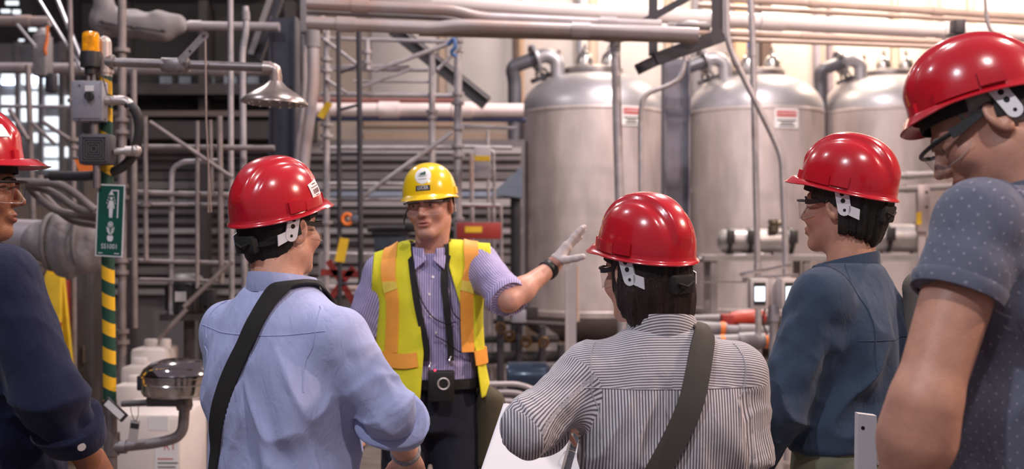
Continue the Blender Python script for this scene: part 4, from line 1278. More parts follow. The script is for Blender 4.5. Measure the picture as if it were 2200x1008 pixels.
def make_glasses(root, HM, frame_m, w=1.0, bar=0.007, fat=0.0, clear=False, hook=True):
    rx, ry, cy = 0.076 * w + fat * 0.5, 0.082, 0.042
    def pt(th, z): return Vector((rx * math.sin(th), cy + ry * math.cos(th), z))
    T = math.radians(84)
    n = 40
    b = MB(); vs = []; fs = []
    for k in range(n + 1):
        th = -T + 2 * T * k / n
        c = abs(th) / T
        bot = -0.034 + 0.014 * max(0, (c - 0.6) / 0.4) ** 2 + 0.014 * math.exp(-(th / 0.14) ** 2)
        top = 0.015 - 0.004 * c
        for q in range(5):
            z = top + (bot - top) * q / 4
            vs.append(pt(th, z) + Vector((0, -0.006 * q / 4, 0)))
    for k in range(n):
        for q in range(4): fs.append((k * 5 + q, k * 5 + q + 1, (k + 1) * 5 + q + 1, (k + 1) * 5 + q))
    b.add(vs, fs)
    g = b.build('safety_glasses', lens_material(), root, angle=60, M=HM)
    # rim line of the lens
    rim = []
    for k in range(n + 1):
        th = -T + 2 * T * k / n; c = abs(th) / T
        rim.append(pt(th, -0.034 + 0.014 * max(0, (c - 0.6) / 0.4) ** 2 + 0.014 * math.exp(-(th / 0.14) ** 2)) + Vector((0, -0.006, 0)))
    MB().tube(rim, 0.0006, 6).build('lens_edge', mat('lens_edge', (0.42, 0.42, 0.45), 0.15), g)
    br = [pt(-T + 2 * T * k / n, 0.015 - 0.004 * abs(-1 + 2 * k / n)) for k in range(n + 1)]
    MB().tube(br, 0.0012 if clear else bar * 0.42, 8).build('brow_bar', frame_m, g)
    for s in (1, -1):
        p0 = pt(s * T, 0.010)
        ex = 0.082 * w + fat * 0.4
        path = [p0 + Vector((s * 0.002, 0.018, 0.001)), p0 + Vector((s * 0.003, 0, 0)), Vector((s * ex, 0.012, 0.016)), Vector((s * (ex - 0.001), -0.012, 0.020))]
        if hook: path += [Vector((s * (ex - 0.004), -0.034, 0.004)), Vector((s * (ex - 0.006), -0.042, -0.018))]
        path = curve_pts(path, 5)
        tb = MB()
        vs, fs = [], []
        for i, p in enumerate(path):
            f = i / (len(path) - 1)
            hh = (bar * (1.0 - 0.55 * f)) * (0.5 if clear else 1)
            for (ox, oz) in ((-0.0016, -hh), (0.0016, -hh), (0.0016, hh), (-0.0016, hh)):
                vs.append(p + Vector((ox, 0, oz)))
        for i in range(len(path) - 1):
            for q in range(4): fs.append((i * 4 + q, i * 4 + (q + 1) % 4, (i + 1) * 4 + (q + 1) % 4, (i + 1) * 4 + q))
        fs += [(0, 1, 2, 3), tuple((len(path) - 1) * 4 + q for q in range(4))]
        tb.add(vs, fs)
        tb.build('temple_arm', BLK if clear else frame_m, g)
    return g

# ------------------------------------------------------------------ whole figure
def skin_mat(name, col, rough=0.45):
    if name in MATS: return MATS[name]
    m = mat(name, col, rough, 0, var=0.10, scale=40, bump=0.0006, bscale=320, sss=0.12, spec=0.4)
    return m

class Figure:
    pass

def make_person(label, loc, yaw, H, c, head_pos, head_rot, skin, hat_cfg=None):
    """body skin (head, neck, arms, hands, legs) as one mesh; returns Figure"""
    f = Figure()
    s = H / 1.72
    yr = math.radians(yaw)
    f.world = Matrix.Translation(loc) @ Matrix.Rotation(yr, 4, 'Z')
    inv = f.world.inverted()
    f.loc = lambda p: inv @ Vector(p)
    hp = Vector(head_pos)
    HM = Matrix.Translation(hp) @ (Matrix.Rotation(math.radians(head_rot[0]), 4, 'Z') @ Matrix.Rotation(math.radians(head_rot[1]), 4, 'X') @ Matrix.Rotation(math.radians(head_rot[2]), 4, 'Y'))
    f.HM = HM
    parts = []
    nk = HM.inverted() @ Vector((0, c['neck'][1] - 0.005, c['neck'][2] - 0.05))
    lo = (-0.115, min(-0.125, nk.y - 0.075), nk.z - 0.03); hi = (0.115, 0.14, 0.13)
    V, Fq = polygonise(lambda Q: head_sdf(Q, tuple(nk), c), lo, hi, c.get('hres', 0.003))
    V = relax(V, Fq, 1, 0.35)
    headV = V
    # colour masks in head space
    lips = sstep(1.25, 0.9, np.sqrt((V[:, 0] / 0.024) ** 2 + ((V[:, 2] + 0.0655) / 0.0125) ** 2)) * (V[:, 1] > 0.085)
    cheek = np.exp(-(((np.abs(V[:, 0]) - 0.045) / 0.03) ** 2 + ((V[:, 2] + 0.03) / 0.03) ** 2)) * (V[:, 1] > 0.02)
    parts.append((xf(V, HM), Fq, lips, cheek))
    # arms with hands
    for side, key in ((-1, 'L'), (1, 'R')):
        arm = c[key]
        S, E, W = [Vector(p) for p in arm]
        hd = c.get('hand' + key, {})
        ydir = Vector(hd.get('dir', (W - E)))
        R3 = frame(ydir, hd.get('back', (side, 0, 0.2)))
        ar = c.get('ar', (0.050, 0.042, 0.027))
        kw = {k: v for k, v in hd.items() if k in ('curl', 'spread', 'thumb', 'curls', 'fat', 'tz')}
        hs = side if not hd.get('flip') else -side
        def fn(Q, E=E, W=W, S=S, R3=R3, kw=kw, hs=hs, ar=ar):
            d = smin(cone(Q, S, E, ar[0], ar[1] * 0.92), cone(Q, E, E + (W - E) * 0.28, ar[1] * 0.92, ar[1] * 1.02), 0.03)
            d = smin(d, cone(Q, E + (W - E) * 0.28, W, ar[1] * 1.02, ar[2]), 0.03)
            q = rotq(Q, W, [list(r) for r in R3])
            return smin(d, hand_sdf(q, -hs, **kw), 0.012)
        pts = np.array([S, E, W, W + ydir.normalized() * 0.21])
        V, Fq = polygonise(fn, pts.min(0) - 0.085, pts.max(0) + 0.085, c.get('ares', 0.0042))
        V = relax(V, Fq, 1, 0.3)
        parts.append((V, Fq, np.zeros(len(V)), np.zeros(len(V))))
    # trunk and legs (under the clothes)
    def legs(Q):
        d = torso_sdf(Q, dict(tab=[(z, a - 0.025, b - 0.025, y) for z, a, b, y in c['tab'][:-1]]))
        for sd in (-1, 1):
            fx = c.get('stance', 0.11)
            d = smin(d, smin(cone(Q, (sd * 0.085, 0, 0.90 * s), (sd * 0.10, 0.01, 0.50 * s), 0.078, 0.050), cone(Q, (sd * 0.10, 0.01, 0.50 * s), (sd * fx, -0.02, 0.09 * s), 0.050, 0.036), 0.03), 0.03)
        return d
    V, Fq = polygonise(legs, (-0.24, -0.2, 0.04), (0.24, 0.22, c['tab'][-2][0]), 0.016)
    parts.append((V, Fq, np.zeros(len(V)), np.zeros(len(V))))
    off = 0; Vs = []; Fs = []; A = []; B = []
    for V, Fq, a, b in parts:
        Vs.append(V); Fs.append(Fq + off); A.append(a); B.append(b); off += len(V)
    me = np_mesh('person', np.concatenate(Vs), np.concatenate(Fs), skin, {'lips': np.concatenate(A), 'cheek': np.concatenate(B)})
    root = bpy.data.objects.new('person', me)
    put(root)
    root.matrix_world = f.world
    tag(root, label, 'person')
    f.root = root
    # trousers and shoes
    def pants(Q):
        x, y, z = Q
        t0 = c['tab'][0]
        wz = c.get('waist', 0.99 * s)
        d = torso_sdf(Q, dict(tab=[(0.80 * s, 0.172 * c.get('hipw', 1), 0.118, -0.005), (0.92 * s, 0.178 * c.get('hipw', 1), 0.124, -0.005), (wz, 0.160 * c.get('hipw', 1), 0.112, 0.0)]))
        for sd in (-1, 1):
            fx = c.get('stance', 0.11)
            d = smin(d, smin(cone(Q, (sd * 0.088, 0, 0.86 * s), (sd * 0.10, 0.01, 0.50 * s), 0.096, 0.078), cone(Q, (sd * 0.10, 0.01, 0.50 * s), (sd * fx, -0.01, 0.07 * s), 0.078, 0.072), 0.03), 0.025)
        return smax(d, 0.035 - z, 0.005)
    V, Fq = polygonise(pants, (-0.27, -0.2, 0.0), (0.27, 0.22, c.get('waist', 0.99 * s) + 0.03), 0.012)
    N = vnormals(V, Fq)
    V = V + N * (vnoise(V * np.array([14, 14, 8]), 3) * 0.005 + vnoise(V * np.array([30, 30, 22]), 4) * 0.002)[:, None]
    np_obj('trousers', V, Fq, c['pants_m'], root)
    for sd in (-1, 1):
        fx = sd * c.get('stance', 0.11)
        V, Fq = polygonise(lambda Q: smax(smin(ell(Q, (fx, 0.07, 0.03), (0.048, 0.12, 0.05)), ell(Q, (fx, -0.02, 0.06), (0.042, 0.06, 0.07)), 0.03), 0.002 - Q[2], 0.005), (fx - 0.07, -0.1, -0.01), (fx + 0.07, 0.21, 0.15), 0.009)
        np_obj('shoe', V, Fq, mat('shoe_leather', (0.02, 0.018, 0.016), 0.45), root)
    # eyes and brows
    ew = mat('eye_white', (0.50, 0.45, 0.43), 0.3)
    ei = mat('eye_iris', (0.045, 0.03, 0.02), 0.15)
    for sd in (-1, 1):
        b = MB()
        b.ball((sd * 0.032, 0.0772, -0.0005), 0.0119, 16, 10, sc=(1, 1, 0.80))
        e = b.build('eye', ew, root, M=HM)
        b = MB(); b.ball((sd * 0.032 + c.get('gaze', 0.0), 0.0862, c.get('gazez', -0.0005)), 0.0052, 12, 8, sc=(1, 0.75, 1))
        b.build('iris', ei, e)
        if c.get('brow'):
            b = MB()
            pts = [(sd * 0.012, 0.0985, 0.017), (sd * 0.026, 0.0965, 0.0215), (sd * 0.040, 0.0885, 0.0215), (sd * 0.049, 0.079, 0.016)]
            b.tube(curve_pts(pts, 5), [0.0028] * 5 + [0.0032] * 5 + [0.0022] * 5 + [0.001], 8)
            b.build('eyebrow', c['brow'], root, M=HM)
    f.c = c
    return f

def make_hair(f, m, off=0.009, nape=-0.088, temple=0.050, ear=-0.022, c=None, bob=False, h=0.004, seed=2, rough=None):
    c = c or f.c
    def fn(Q):
        x, y, z = Q
        w = c.get('head_w', 1.0)
        d = ell(Q, (0, -0.014, 0.034), (0.076 * w, 0.098, 0.084))
        d = smin(d, ell(Q, (0, -0.030, -0.045), (0.064 * w, 0.060, 0.07)), 0.04)
        if bob:
            d = smin(d, ell(Q, (0, -0.030, -0.060), (0.083, 0.072, 0.085)), 0.04)
            d = smin(d, ell(Q, (0, -0.045, -0.125), (0.068, 0.040, 0.045)), 0.03)
        d = d - off
        lim = y - (ear + (temple - ear) * sstep(-0.004, 0.022, z))
        if bob: lim = y - (0.030 - 0.05 * sstep(-0.02, -0.12, z))
        d = smax(d, lim, 0.008)
        nz = nape + 0.10 * sstep(0.0, 0.075, np.abs(x)) * (0.0 if bob else 0.35)
        return smax(d, nz - z, 0.010)
    V, Fq = polygonise(fn, (-0.12, -0.15, nape - 0.02), (0.12, 0.10, 0.14), h)
    N = vnormals(V, Fq)
    ang = np.arctan2(V[:, 0], -V[:, 1])
    V = V + N * (vnoise(np.stack([ang * 22, V[:, 2] * 12, V[:, 1] * 0 + 1], 1), seed) * (rough or (0.0022 if not bob else 0.004)))[:, None]
    V = relax(V, Fq, 1, 0.3)
    return np_obj('hair', V, Fq, m, f.root, M=f.HM)
# ================================================================== the six people
from mathutils.bvhtree import BVHTree

def skin2(name, col, lip=None, rough=0.42):
    m = skin_mat(name, col, rough)
    nt = m.node_tree
    b = nt.nodes['Principled BSDF']
    src = b.inputs['Base Color'].links[0].from_socket
    at = nt.nodes.new('ShaderNodeAttribute'); at.attribute_name = 'lips'
    mx = nt.nodes.new('ShaderNodeMix'); mx.data_type = 'RGBA'
    mu = nt.nodes.new('ShaderNodeMath'); mu.operation = 'MULTIPLY'; mu.inputs[1].default_value = 0.75
    nt.links.new(at.outputs['Fac'], mu.inputs[0]); nt.links.new(mu.outputs[0], mx.inputs['Factor'])
    nt.links.new(src, mx.inputs['A'])
    mx.inputs['B'].default_value = (*(lip or (col[0] * 0.72, col[1] * 0.45, col[2] * 0.5)), 1)
    a2 = nt.nodes.new('ShaderNodeAttribute'); a2.attribute_name = 'cheek'
    m2 = nt.nodes.new('ShaderNodeMix'); m2.data_type = 'RGBA'
    mu2 = nt.nodes.new('ShaderNodeMath'); mu2.operation = 'MULTIPLY'; mu2.inputs[1].default_value = 0.35
    nt.links.new(a2.outputs['Fac'], mu2.inputs[0]); nt.links.new(mu2.outputs[0], m2.inputs['Factor'])
    nt.links.new(mx.outputs['Result'], m2.inputs['A'])
    m2.inputs['B'].default_value = (col[0] * 1.02, col[1] * 0.72, col[2] * 0.68, 1)
    nt.links.new(m2.outputs['Result'], b.inputs['Base Color'])
    return m

def cloth(name, col, rough=0.85, stripe=None, period=0.0068, duty=0.5, yoke=None, dots=None, weave=900, wr=0.0012, soft=0.25, sheen=0.1):
    """woven fabric; stripes follow the body in x, the sleeves lengthwise, the yoke crosswise"""
    m = bpy.data.materials.new(name); m.use_nodes = True
    nt = m.node_tree; N, L = nt.nodes, nt.links
    b = N['Principled BSDF']
    b.inputs['Roughness'].default_value = rough
    b.inputs['Specular IOR Level'].default_value = 0.2
    b.inputs['Sheen Weight'].default_value = sheen
    tc = N.new('ShaderNodeTexCoord')
    def math_(op, a, c=None, d=None):
        n = N.new('ShaderNodeMath'); n.operation = op
        for i, v in enumerate((a, c, d)):
            if v is None: continue
            if isinstance(v, (int, float)): n.inputs[i].default_value = v
            else: L.new(v, n.inputs[i])
        return n.outputs[0]
    nz = N.new('ShaderNodeTexNoise'); nz.inputs['Scale'].default_value = 14; nz.inputs['Detail'].default_value = 5
    L.new(tc.outputs['Object'], nz.inputs['Vector'])
    vr = N.new('ShaderNodeMapRange'); vr.inputs['From Min'].default_value = 0.3; vr.inputs['From Max'].default_value = 0.7
    vr.inputs['To Min'].default_value = 0.93; vr.inputs['To Max'].default_value = 1.06
    L.new(nz.outputs['Fac'], vr.inputs['Value'])
    base = N.new('ShaderNodeMix'); base.data_type = 'RGBA'; base.blend_type = 'MULTIPLY'; base.inputs['Factor'].default_value = 1
    base.inputs['A'].default_value = (*col, 1)
    cb = N.new('ShaderNodeCombineColor')
    for k in range(3): L.new(vr.outputs[0], cb.inputs[k])
    L.new(cb.outputs[0], base.inputs['B'])
    out = base.outputs['Result']
    sep = N.new('ShaderNodeSeparateXYZ'); L.new(tc.outputs['Object'], sep.inputs[0])
    if stripe:
        at = N.new('ShaderNodeAttribute'); at.attribute_name = 'sleeve'
        st = N.new('ShaderNodeAttribute'); st.attribute_name = 'st'
        isl = math_('GREATER_THAN', at.outputs['Fac'], 0.5)
        u = math_('ADD', math_('MULTIPLY', sep.outputs['X'], math_('SUBTRACT', 1.0, isl)), math_('MULTIPLY', st.outputs['Fac'], isl))
        if yoke is not None:
            iy = math_('MULTIPLY', math_('GREATER_THAN', sep.outputs['Z'], yoke), math_('SUBTRACT', 1.0, isl))
            u = math_('ADD', math_('MULTIPLY', u, math_('SUBTRACT', 1.0, iy)), math_('MULTIPLY', math_('ADD', sep.outputs['Z'], math_('MULTIPLY', sep.outputs['Y'], 0.5)), iy))
        s = math_('SINE', math_('MULTIPLY', u, 2 * math.pi / period))
        mr = N.new('ShaderNodeMapRange'); mr.interpolation_type = 'SMOOTHSTEP'
        mr.inputs['From Min'].default_value = -soft + duty; mr.inputs['From Max'].default_value = soft + duty
        L.new(s, mr.inputs['Value'])
        mx = N.new('ShaderNodeMix'); mx.data_type = 'RGBA'
        L.new(mr.outputs[0], mx.inputs['Factor']); L.new(out, mx.inputs['A']); mx.inputs['B'].default_value = (*stripe, 1)
        out = mx.outputs['Result']
    if dots:
        at = N.new('ShaderNodeAttribute'); at.attribute_name = 'sleeve'
        st = N.new('ShaderNodeAttribute'); st.attribute_name = 'st'
        sl = N.new('ShaderNodeAttribute'); sl.attribute_name = 'sl'
        isl = math_('GREATER_THAN', at.outputs['Fac'], 0.5); no = math_('SUBTRACT', 1.0, isl)
        arc = math_('MULTIPLY', math_('ARCTAN2', sep.outputs['X'], math_('MULTIPLY', sep.outputs['Y'], -1.3)), 0.17)
        du = math_('ADD', math_('MULTIPLY', arc, no), math_('MULTIPLY', st.outputs['Fac'], isl))
        dv = math_('ADD', math_('MULTIPLY', sep.outputs['Z'], no), math_('MULTIPLY', sl.outputs['Fac'], isl))
        pr = math_('MULTIPLY', math_('COSINE', math_('MULTIPLY', du, math.pi / 0.0125)), math_('COSINE', math_('MULTIPLY', dv, math.pi / 0.0135)))
        mr = N.new('ShaderNodeMapRange'); mr.inputs['From Min'].default_value = 0.86; mr.inputs['From Max'].default_value = 0.96
        L.new(pr, mr.inputs['Value'])
        mx = N.new('ShaderNodeMix'); mx.data_type = 'RGBA'
        L.new(mr.outputs[0], mx.inputs['Factor']); L.new(out, mx.inputs['A']); mx.inputs['B'].default_value = (*dots, 1)
        out = mx.outputs['Result']
    L.new(out, b.inputs['Base Color'])
    n2 = N.new('ShaderNodeTexNoise'); n2.inputs['Scale'].default_value = 30; n2.inputs['Detail'].default_value = 4; n2.inputs['Distortion'].default_value = 0.8
    mp = N.new('ShaderNodeMapping'); mp.inputs['Scale'].default_value = (1.0, 1.0, 0.45); mp.inputs['Rotation'].default_value = (0, 0.4, 0)
    L.new(tc.outputs['Object'], mp.inputs[0]); L.new(mp.outputs[0], n2.inputs['Vector'])
    n3 = N.new('ShaderNodeTexNoise'); n3.inputs['Scale'].default_value = weave; n3.inputs['Detail'].default_value = 1
    L.new(tc.outputs['Object'], n3.inputs['Vector'])
    b1 = N.new('ShaderNodeBump'); b1.inputs['Distance'].default_value = wr * 4; b1.inputs['Strength'].default_value = 0.9
    L.new(n2.outputs['Fac'], b1.inputs['Height'])
    b2 = N.new('ShaderNodeBump'); b2.inputs['Distance'].default_value = 0.0006; b2.inputs['Strength'].default_value = 0.6
    L.new(n3.outputs['Fac'], b2.inputs['Height']); L.new(b1.outputs[0], b2.inputs['Normal'])
    L.new(b2.outputs[0], b.inputs['Normal'])
    return m

def seam(root, shirt, pts, m, r=0.0016, name='seam', off=0.0005, n=14):
    bv = BVHTree.FromObject(shirt, bpy.context.evaluated_depsgraph_get())
    out = []
    for p in curve_pts(pts, n):
        if name in ('yoke_seam', 'back_pleat', 'placket_edge'):
            sg = 1 if p.y < 0 else -1
            h = bv.ray_cast(Vector((p.x, -0.6 * sg, p.z)), Vector((0, sg, 0)))
        else:
            h = bv.find_nearest(p)
        if h[0] is not None: out.append(h[0] + h[1] * off)
    return MB().tube(out, r, 6).build(name, m, root)

def tab(s, w=1.0, d=1.0, bot=0.86, belly=0.0):
    return [(bot * s, 0.178 * w, 0.126 * d + belly, belly * 0.4), (1.03 * s, 0.172 * w, 0.122 * d + belly, belly * 0.5), (1.17 * s, 0.178 * w, 0.122 * d + belly * 0.5, 0.0),
            (1.28 * s, 0.184 * w, 0.122 * d, -0.006), (1.36 * s, 0.160 * w, 0.108 * d, -0.012), (1.412 * s, 0.112 * w, 0.085 * d, -0.016), (1.452 * s, 0.086, 0.078, -0.012)]

HAT_RED = mat('hat_red_plastic', (0.50, 0.009, 0.020), 0.22, 0, coat=0.7, var=0.04, scale=8, bump=0.00015, bscale=60)
HAT_YEL = mat('hat_yellow_plastic', (0.90, 0.60, 0.006), 0.24, 0, coat=0.6, var=0.03, scale=8)
BLK = mat('black_plastic', (0.012, 0.012, 0.013), 0.45)
BLKF = mat('black_webbing', (0.016, 0.015, 0.015), 0.9, bump=0.0008, bscale=700)
WHT = mat('white_nylon', (0.72, 0.71, 0.74), 0.4)
HOLE = mat('hole_shadow', (0.01, 0.01, 0.01), 0.9)
HAIR_BLK = mat('hair_black', (0.010, 0.008, 0.007), 0.5, var=0.3, scale=30, stretch=(8, 8, 1), bump=0.002, bscale=120)
HAIR_BRN = mat('hair_brown', (0.022, 0.011, 0.009), 0.42, var=0.5, scale=24, stretch=(10, 10, 0.8), bump=0.003, bscale=90)
HAIR_GRY = mat('hair_grey', (0.30, 0.27, 0.25), 0.7, var=0.3, scale=60, bump=0.002, bscale=200)
STK = mat('sticker_white', (0.80, 0.79, 0.80), 0.45)
INK = mat('print_black', (0.02, 0.02, 0.02), 0.6)
INKR = mat('print_maroon', (0.16, 0.03, 0.04), 0.6)

def hat_text(hat, s, size, th, t, m, off=0.0022, sx=1.0, crest=False, tilt=0.0, kx=None):
    """lettering bent onto the hard hat, centred at (th, t)"""
    vs, fs = text_verts(s, size)
    b = MB(); out = []
    r = math.hypot(HAX * math.sin(th), HAY * math.cos(th)) * (math.sin(t * math.pi / 2) ** (2 / 2.25))
    r = max(r, 0.06)
    for v in vs:
        x = v.x * sx * math.cos(tilt) - v.y * math.sin(tilt); y = v.y * math.cos(tilt) + v.x * sx * math.sin(tilt)
        out.append(hat_pt(th - x / r, t - y / 0.205, off, crest))
    b.add(out, fs)
    return b.build('printed_text', m, hat, smooth=False)

def finish_head(f, hat_m=HAT_RED, crest=True, susp=None, glasses=None, **kw):
    hat, band = make_hat(f.root, f.HM, hat_m, crest, **kw)
    add_suspension(hat, band, BLKF, WHT, HOLE, **(susp or {}))
    g = make_glasses(f.root, f.HM, BLK, **(glasses or {}))
    return hat, g

# ---------------------------------------------------------------- visitor in the light blue shirt
def build_blue():
    H = 1.65; s = H / 1.72
    W = Matrix.Translation((-0.570, 2.80, 0)) @ Matrix.Rotation(math.radians(-30), 4, 'Z')
    I = W.inverted()
    q = lambda px, py, d: tuple(I @ P(px, py, d))
    c = dict(tab=tab(s, 1.08, 1.10, belly=0.012), neck=(0, -0.014, 1.455 * s), fat=0.007, neck_r=0.062,
             L=[(-0.182, -0.012, 1.325 * s), (-0.232, 0.055, 1.10 * s), (-0.14, 0.27, 1.04 * s)],
             R=[(0.188, -0.012, 1.322 * s), q(836, 885, 2.70), q(878, 985, 2.90)],
             sleeve=(1.5, 1.30), sr=(0.064, 0.060, 0.050), ar=(0.050, 0.044, 0.028), armk=0.06,
             handL=dict(curl=0.5, back=(-0.3, 0.2, 1)), handR=dict(curl=0.5, back=(0.3, 0.3, 1)),
             pants_m=mat('navy_trousers', (0.02, 0.022, 0.035), 0.9), brow=HAIR_BLK, hipw=1.05)
    f = make_person('person in a light blue shirt with black shoulder strap, barcode label on red hard hat',
                    (-0.570, 2.80, 0), -30, H, c, (-0.028, 0.012, 1.532), (-3, 4, 0), skin2('skin_warm_tan', (0.58, 0.305, 0.215)))
    m = cloth('light_blue_cotton', (0.39, 0.43, 0.68))
    sh = make_shirt(f.root, c, m, seed=3, h=0.006, fold=1.25)
    collar(sh, c, m, gap=0.45, r=(0.070, 0.072), h=0.044, lift=0.014)
    zy = 1.335 * s
    seam(sh, sh, [(-0.20, -0.10, zy + 0.012), (-0.10, -0.16, zy), (0, -0.16, zy - 0.002), (0.10, -0.16, zy), (0.20, -0.10, zy + 0.012)], m, 0.0012, name='yoke_seam')
    for x in (-0.018, 0.018):
        seam(sh, sh, [(x, -0.2, zy), (x, -0.2, zy - 0.05), (x, -0.2, zy - (0.06 if x > 0 else 0.16))], m, 0.0011, name='back_pleat')
    for sd in (1, -1):
        seam(sh, sh, [(sd * 0.165, -0.06, 1.46 * s), (sd * 0.185, -0.11, 1.40 * s), (sd * 0.180, -0.13, 1.30 * s), (sd * 0.165, -0.12, 1.20 * s)], m, 0.0014, name='armhole_seam')
    ring_band(sh, c['R'], 0.24, 0.060, 0.060, m, 'rolled_cuff', flare=0.016, wob=0.005, tilt=0.010, lip=0.012)
    ring_band(f.root, c['R'], 0.86, 0.031, 0.022, mat('striped_band', (0.25, 0.24, 0.25), 0.7, var=0.7, scale=300), 'bracelet')
    strap(f.root, c, [(0.075, 0.17, 1.22 * s), (0.085, 0.14, 1.34 * s), (0.088, 0.07, 1.43 * s), (0.082, -0.02, 1.46 * s), (0.055, -0.10, 1.44 * s), (0.015, -0.17, 1.34 * s), (-0.045, -0.18, 1.20 * s), (-0.105, -0.17, 1.06 * s), (-0.160, -0.14, 0.92 * s), (-0.19, -0.05, 0.84 * s)],
          0.048, 0.003, BLKF, 'shoulder_strap', off=0.010, label='black webbing bag strap across the back')
    make_hair(f, HAIR_BLK, off=0.0045, nape=-0.096, temple=0.052)
    hat, g = finish_head(f, susp=dict(ax=0.091, ay=0.113), glasses=dict(fat=0.004, w=1.02), tilt=11, zoff=0.047)
    hat_patch(hat, 'label_sticker', 0.84, 1.34, 0.72, 0.92, 0.0016, 0.0006, STK, 10, 8, tilt=0.10)
    hat_patch(hat, 'printed_line', 0.98, 1.20, 0.746, 0.760, 0.0021, 0.0003, INKR, 4, 1)
    hat_patch(hat, 'printed_line', 0.90, 1.28, 0.784, 0.794, 0.0021, 0.0003, INKR, 6, 1)
    for k in range(22):
        w_ = 0.0035 + 0.006 * ((k * 7) % 3) / 2
        a = 0.93 + k * 0.0146
        hat_patch(hat, 'barcode_bar', a, a + w_, 0.815, 0.868, 0.0021, 0.0003, INKR, 1, 2)
    hat_patch(hat, 'printed_line', 1.00, 1.18, 0.884, 0.894, 0.0021, 0.0003, INKR, 4, 1)
    return f

# ---------------------------------------------------------------- visitor in the pinstripe shirt
def build_stripe():
    H = 1.540; s = H / 1.72
    loc = (0.348, 2.60, 0)
    W = Matrix.Translation(loc) @ Matrix.Rotation(math.radians(2), 4, 'Z'); I = W.inverted()
    q = lambda px, py, d: tuple(I @ P(px, py, d))
    c = dict(tab=tab(s, 1.06, 1.02), neck=(0, -0.014, 1.455 * s), neck_r=0.050,
             L=[(-0.174, -0.015, 1.338 * s), q(1140, 920, 2.50), q(1190, 925, 2.72)],
             R=[(0.176, -0.015, 1.332 * s), q(1604, 965, 2.60), q(1545, 1060, 2.75)],
             sleeve=(1.35, 1.7), sr=(0.066, 0.062, 0.052), ar=(0.044, 0.038, 0.025),
             handL=dict(curl=0.55, back=(-0.6, 0.2, 1), dir=(0.5, 0.8, 0)), handR=dict(curl=0.6, back=(0.5, 0.2, 1)),
             pants_m=mat('grey_trousers', (0.06, 0.06, 0.065), 0.9), brow=HAIR_BRN)
    f = make_person('person with brown hair in a pinstripe shirt, seen from behind, wearing a red hard hat',
                    loc, 2, H, c, (-0.034, 0.030, 1.430), (34, 0, -3), skin2('skin_fair', (0.60, 0.34, 0.25)))
    m = cloth('pinstripe_cotton', (0.62, 0.59, 0.62), stripe=(0.13, 0.12, 0.14), period=0.0066, duty=0.15, yoke=1.315 * s)
    sh = make_shirt(f.root, c, m, seed=21, h=0.006, fold=1.2)
    mc = cloth('pinstripe_collar', (0.62, 0.59, 0.62), stripe=(0.13, 0.12, 0.14), period=0.0066, duty=0.15, yoke=0.0)
    collar(sh, c, mc, gap=0.5, r=(0.066, 0.066), h=0.046, lift=0.016)
    zy = 1.315 * s
    plain = cloth('pinstripe_thread', (0.40, 0.38, 0.41))
    seam(sh, sh, [(-0.19, -0.10, zy), (-0.10, -0.16, zy), (0, -0.16, zy), (0.10, -0.16, zy), (0.19, -0.10, zy)], plain, 0.0014, name='yoke_seam')
    for x in (-0.012, 0.012):
        seam(sh, sh, [(x, -0.2, zy), (x, -0.2, zy - 0.03), (x * 0.6, -0.2, zy - 0.075)], plain, 0.0012, name='back_pleat')
    for sd in (1, -1):
        seam(sh, sh, [(sd * 0.160, -0.05, 1.45 * s), (sd * 0.178, -0.11, 1.38 * s), (sd * 0.172, -0.13, 1.28 * s), (sd * 0.160, -0.12, 1.18 * s)], plain, 0.0013, name='armhole_seam')
    ring_band(sh, c['L'], 0.36, 0.056, 0.05, m, 'rolled_cuff', flare=0.006, wob=0.004, lip=0.010)
    strap(f.root, c, [(0.075, 0.17, 1.20 * s), (0.082, 0.14, 1.32 * s), (0.085, 0.06, 1.42 * s), (0.082, -0.02, 1.45 * s), (0.075, -0.09, 1.42 * s), (0.044, -0.16, 1.30 * s), (-0.010, -0.17, 1.16 * s), (-0.072, -0.17, 1.02 * s), (-0.14, -0.14, 0.88 * s)],
          0.056, 0.003, mat('olive_webbing', (0.065, 0.058, 0.052), 0.9, bump=0.0008, bscale=700), 'shoulder_strap', off=0.010, label='olive grey bag strap across the back')
    make_hair(f, HAIR_BRN, off=0.012, nape=-0.118, bob=True)
    hat, g = finish_head(f, susp=dict(ax=0.097, ay=0.118), glasses=dict(), tilt=9, zoff=0.050, roll=0)
    return f

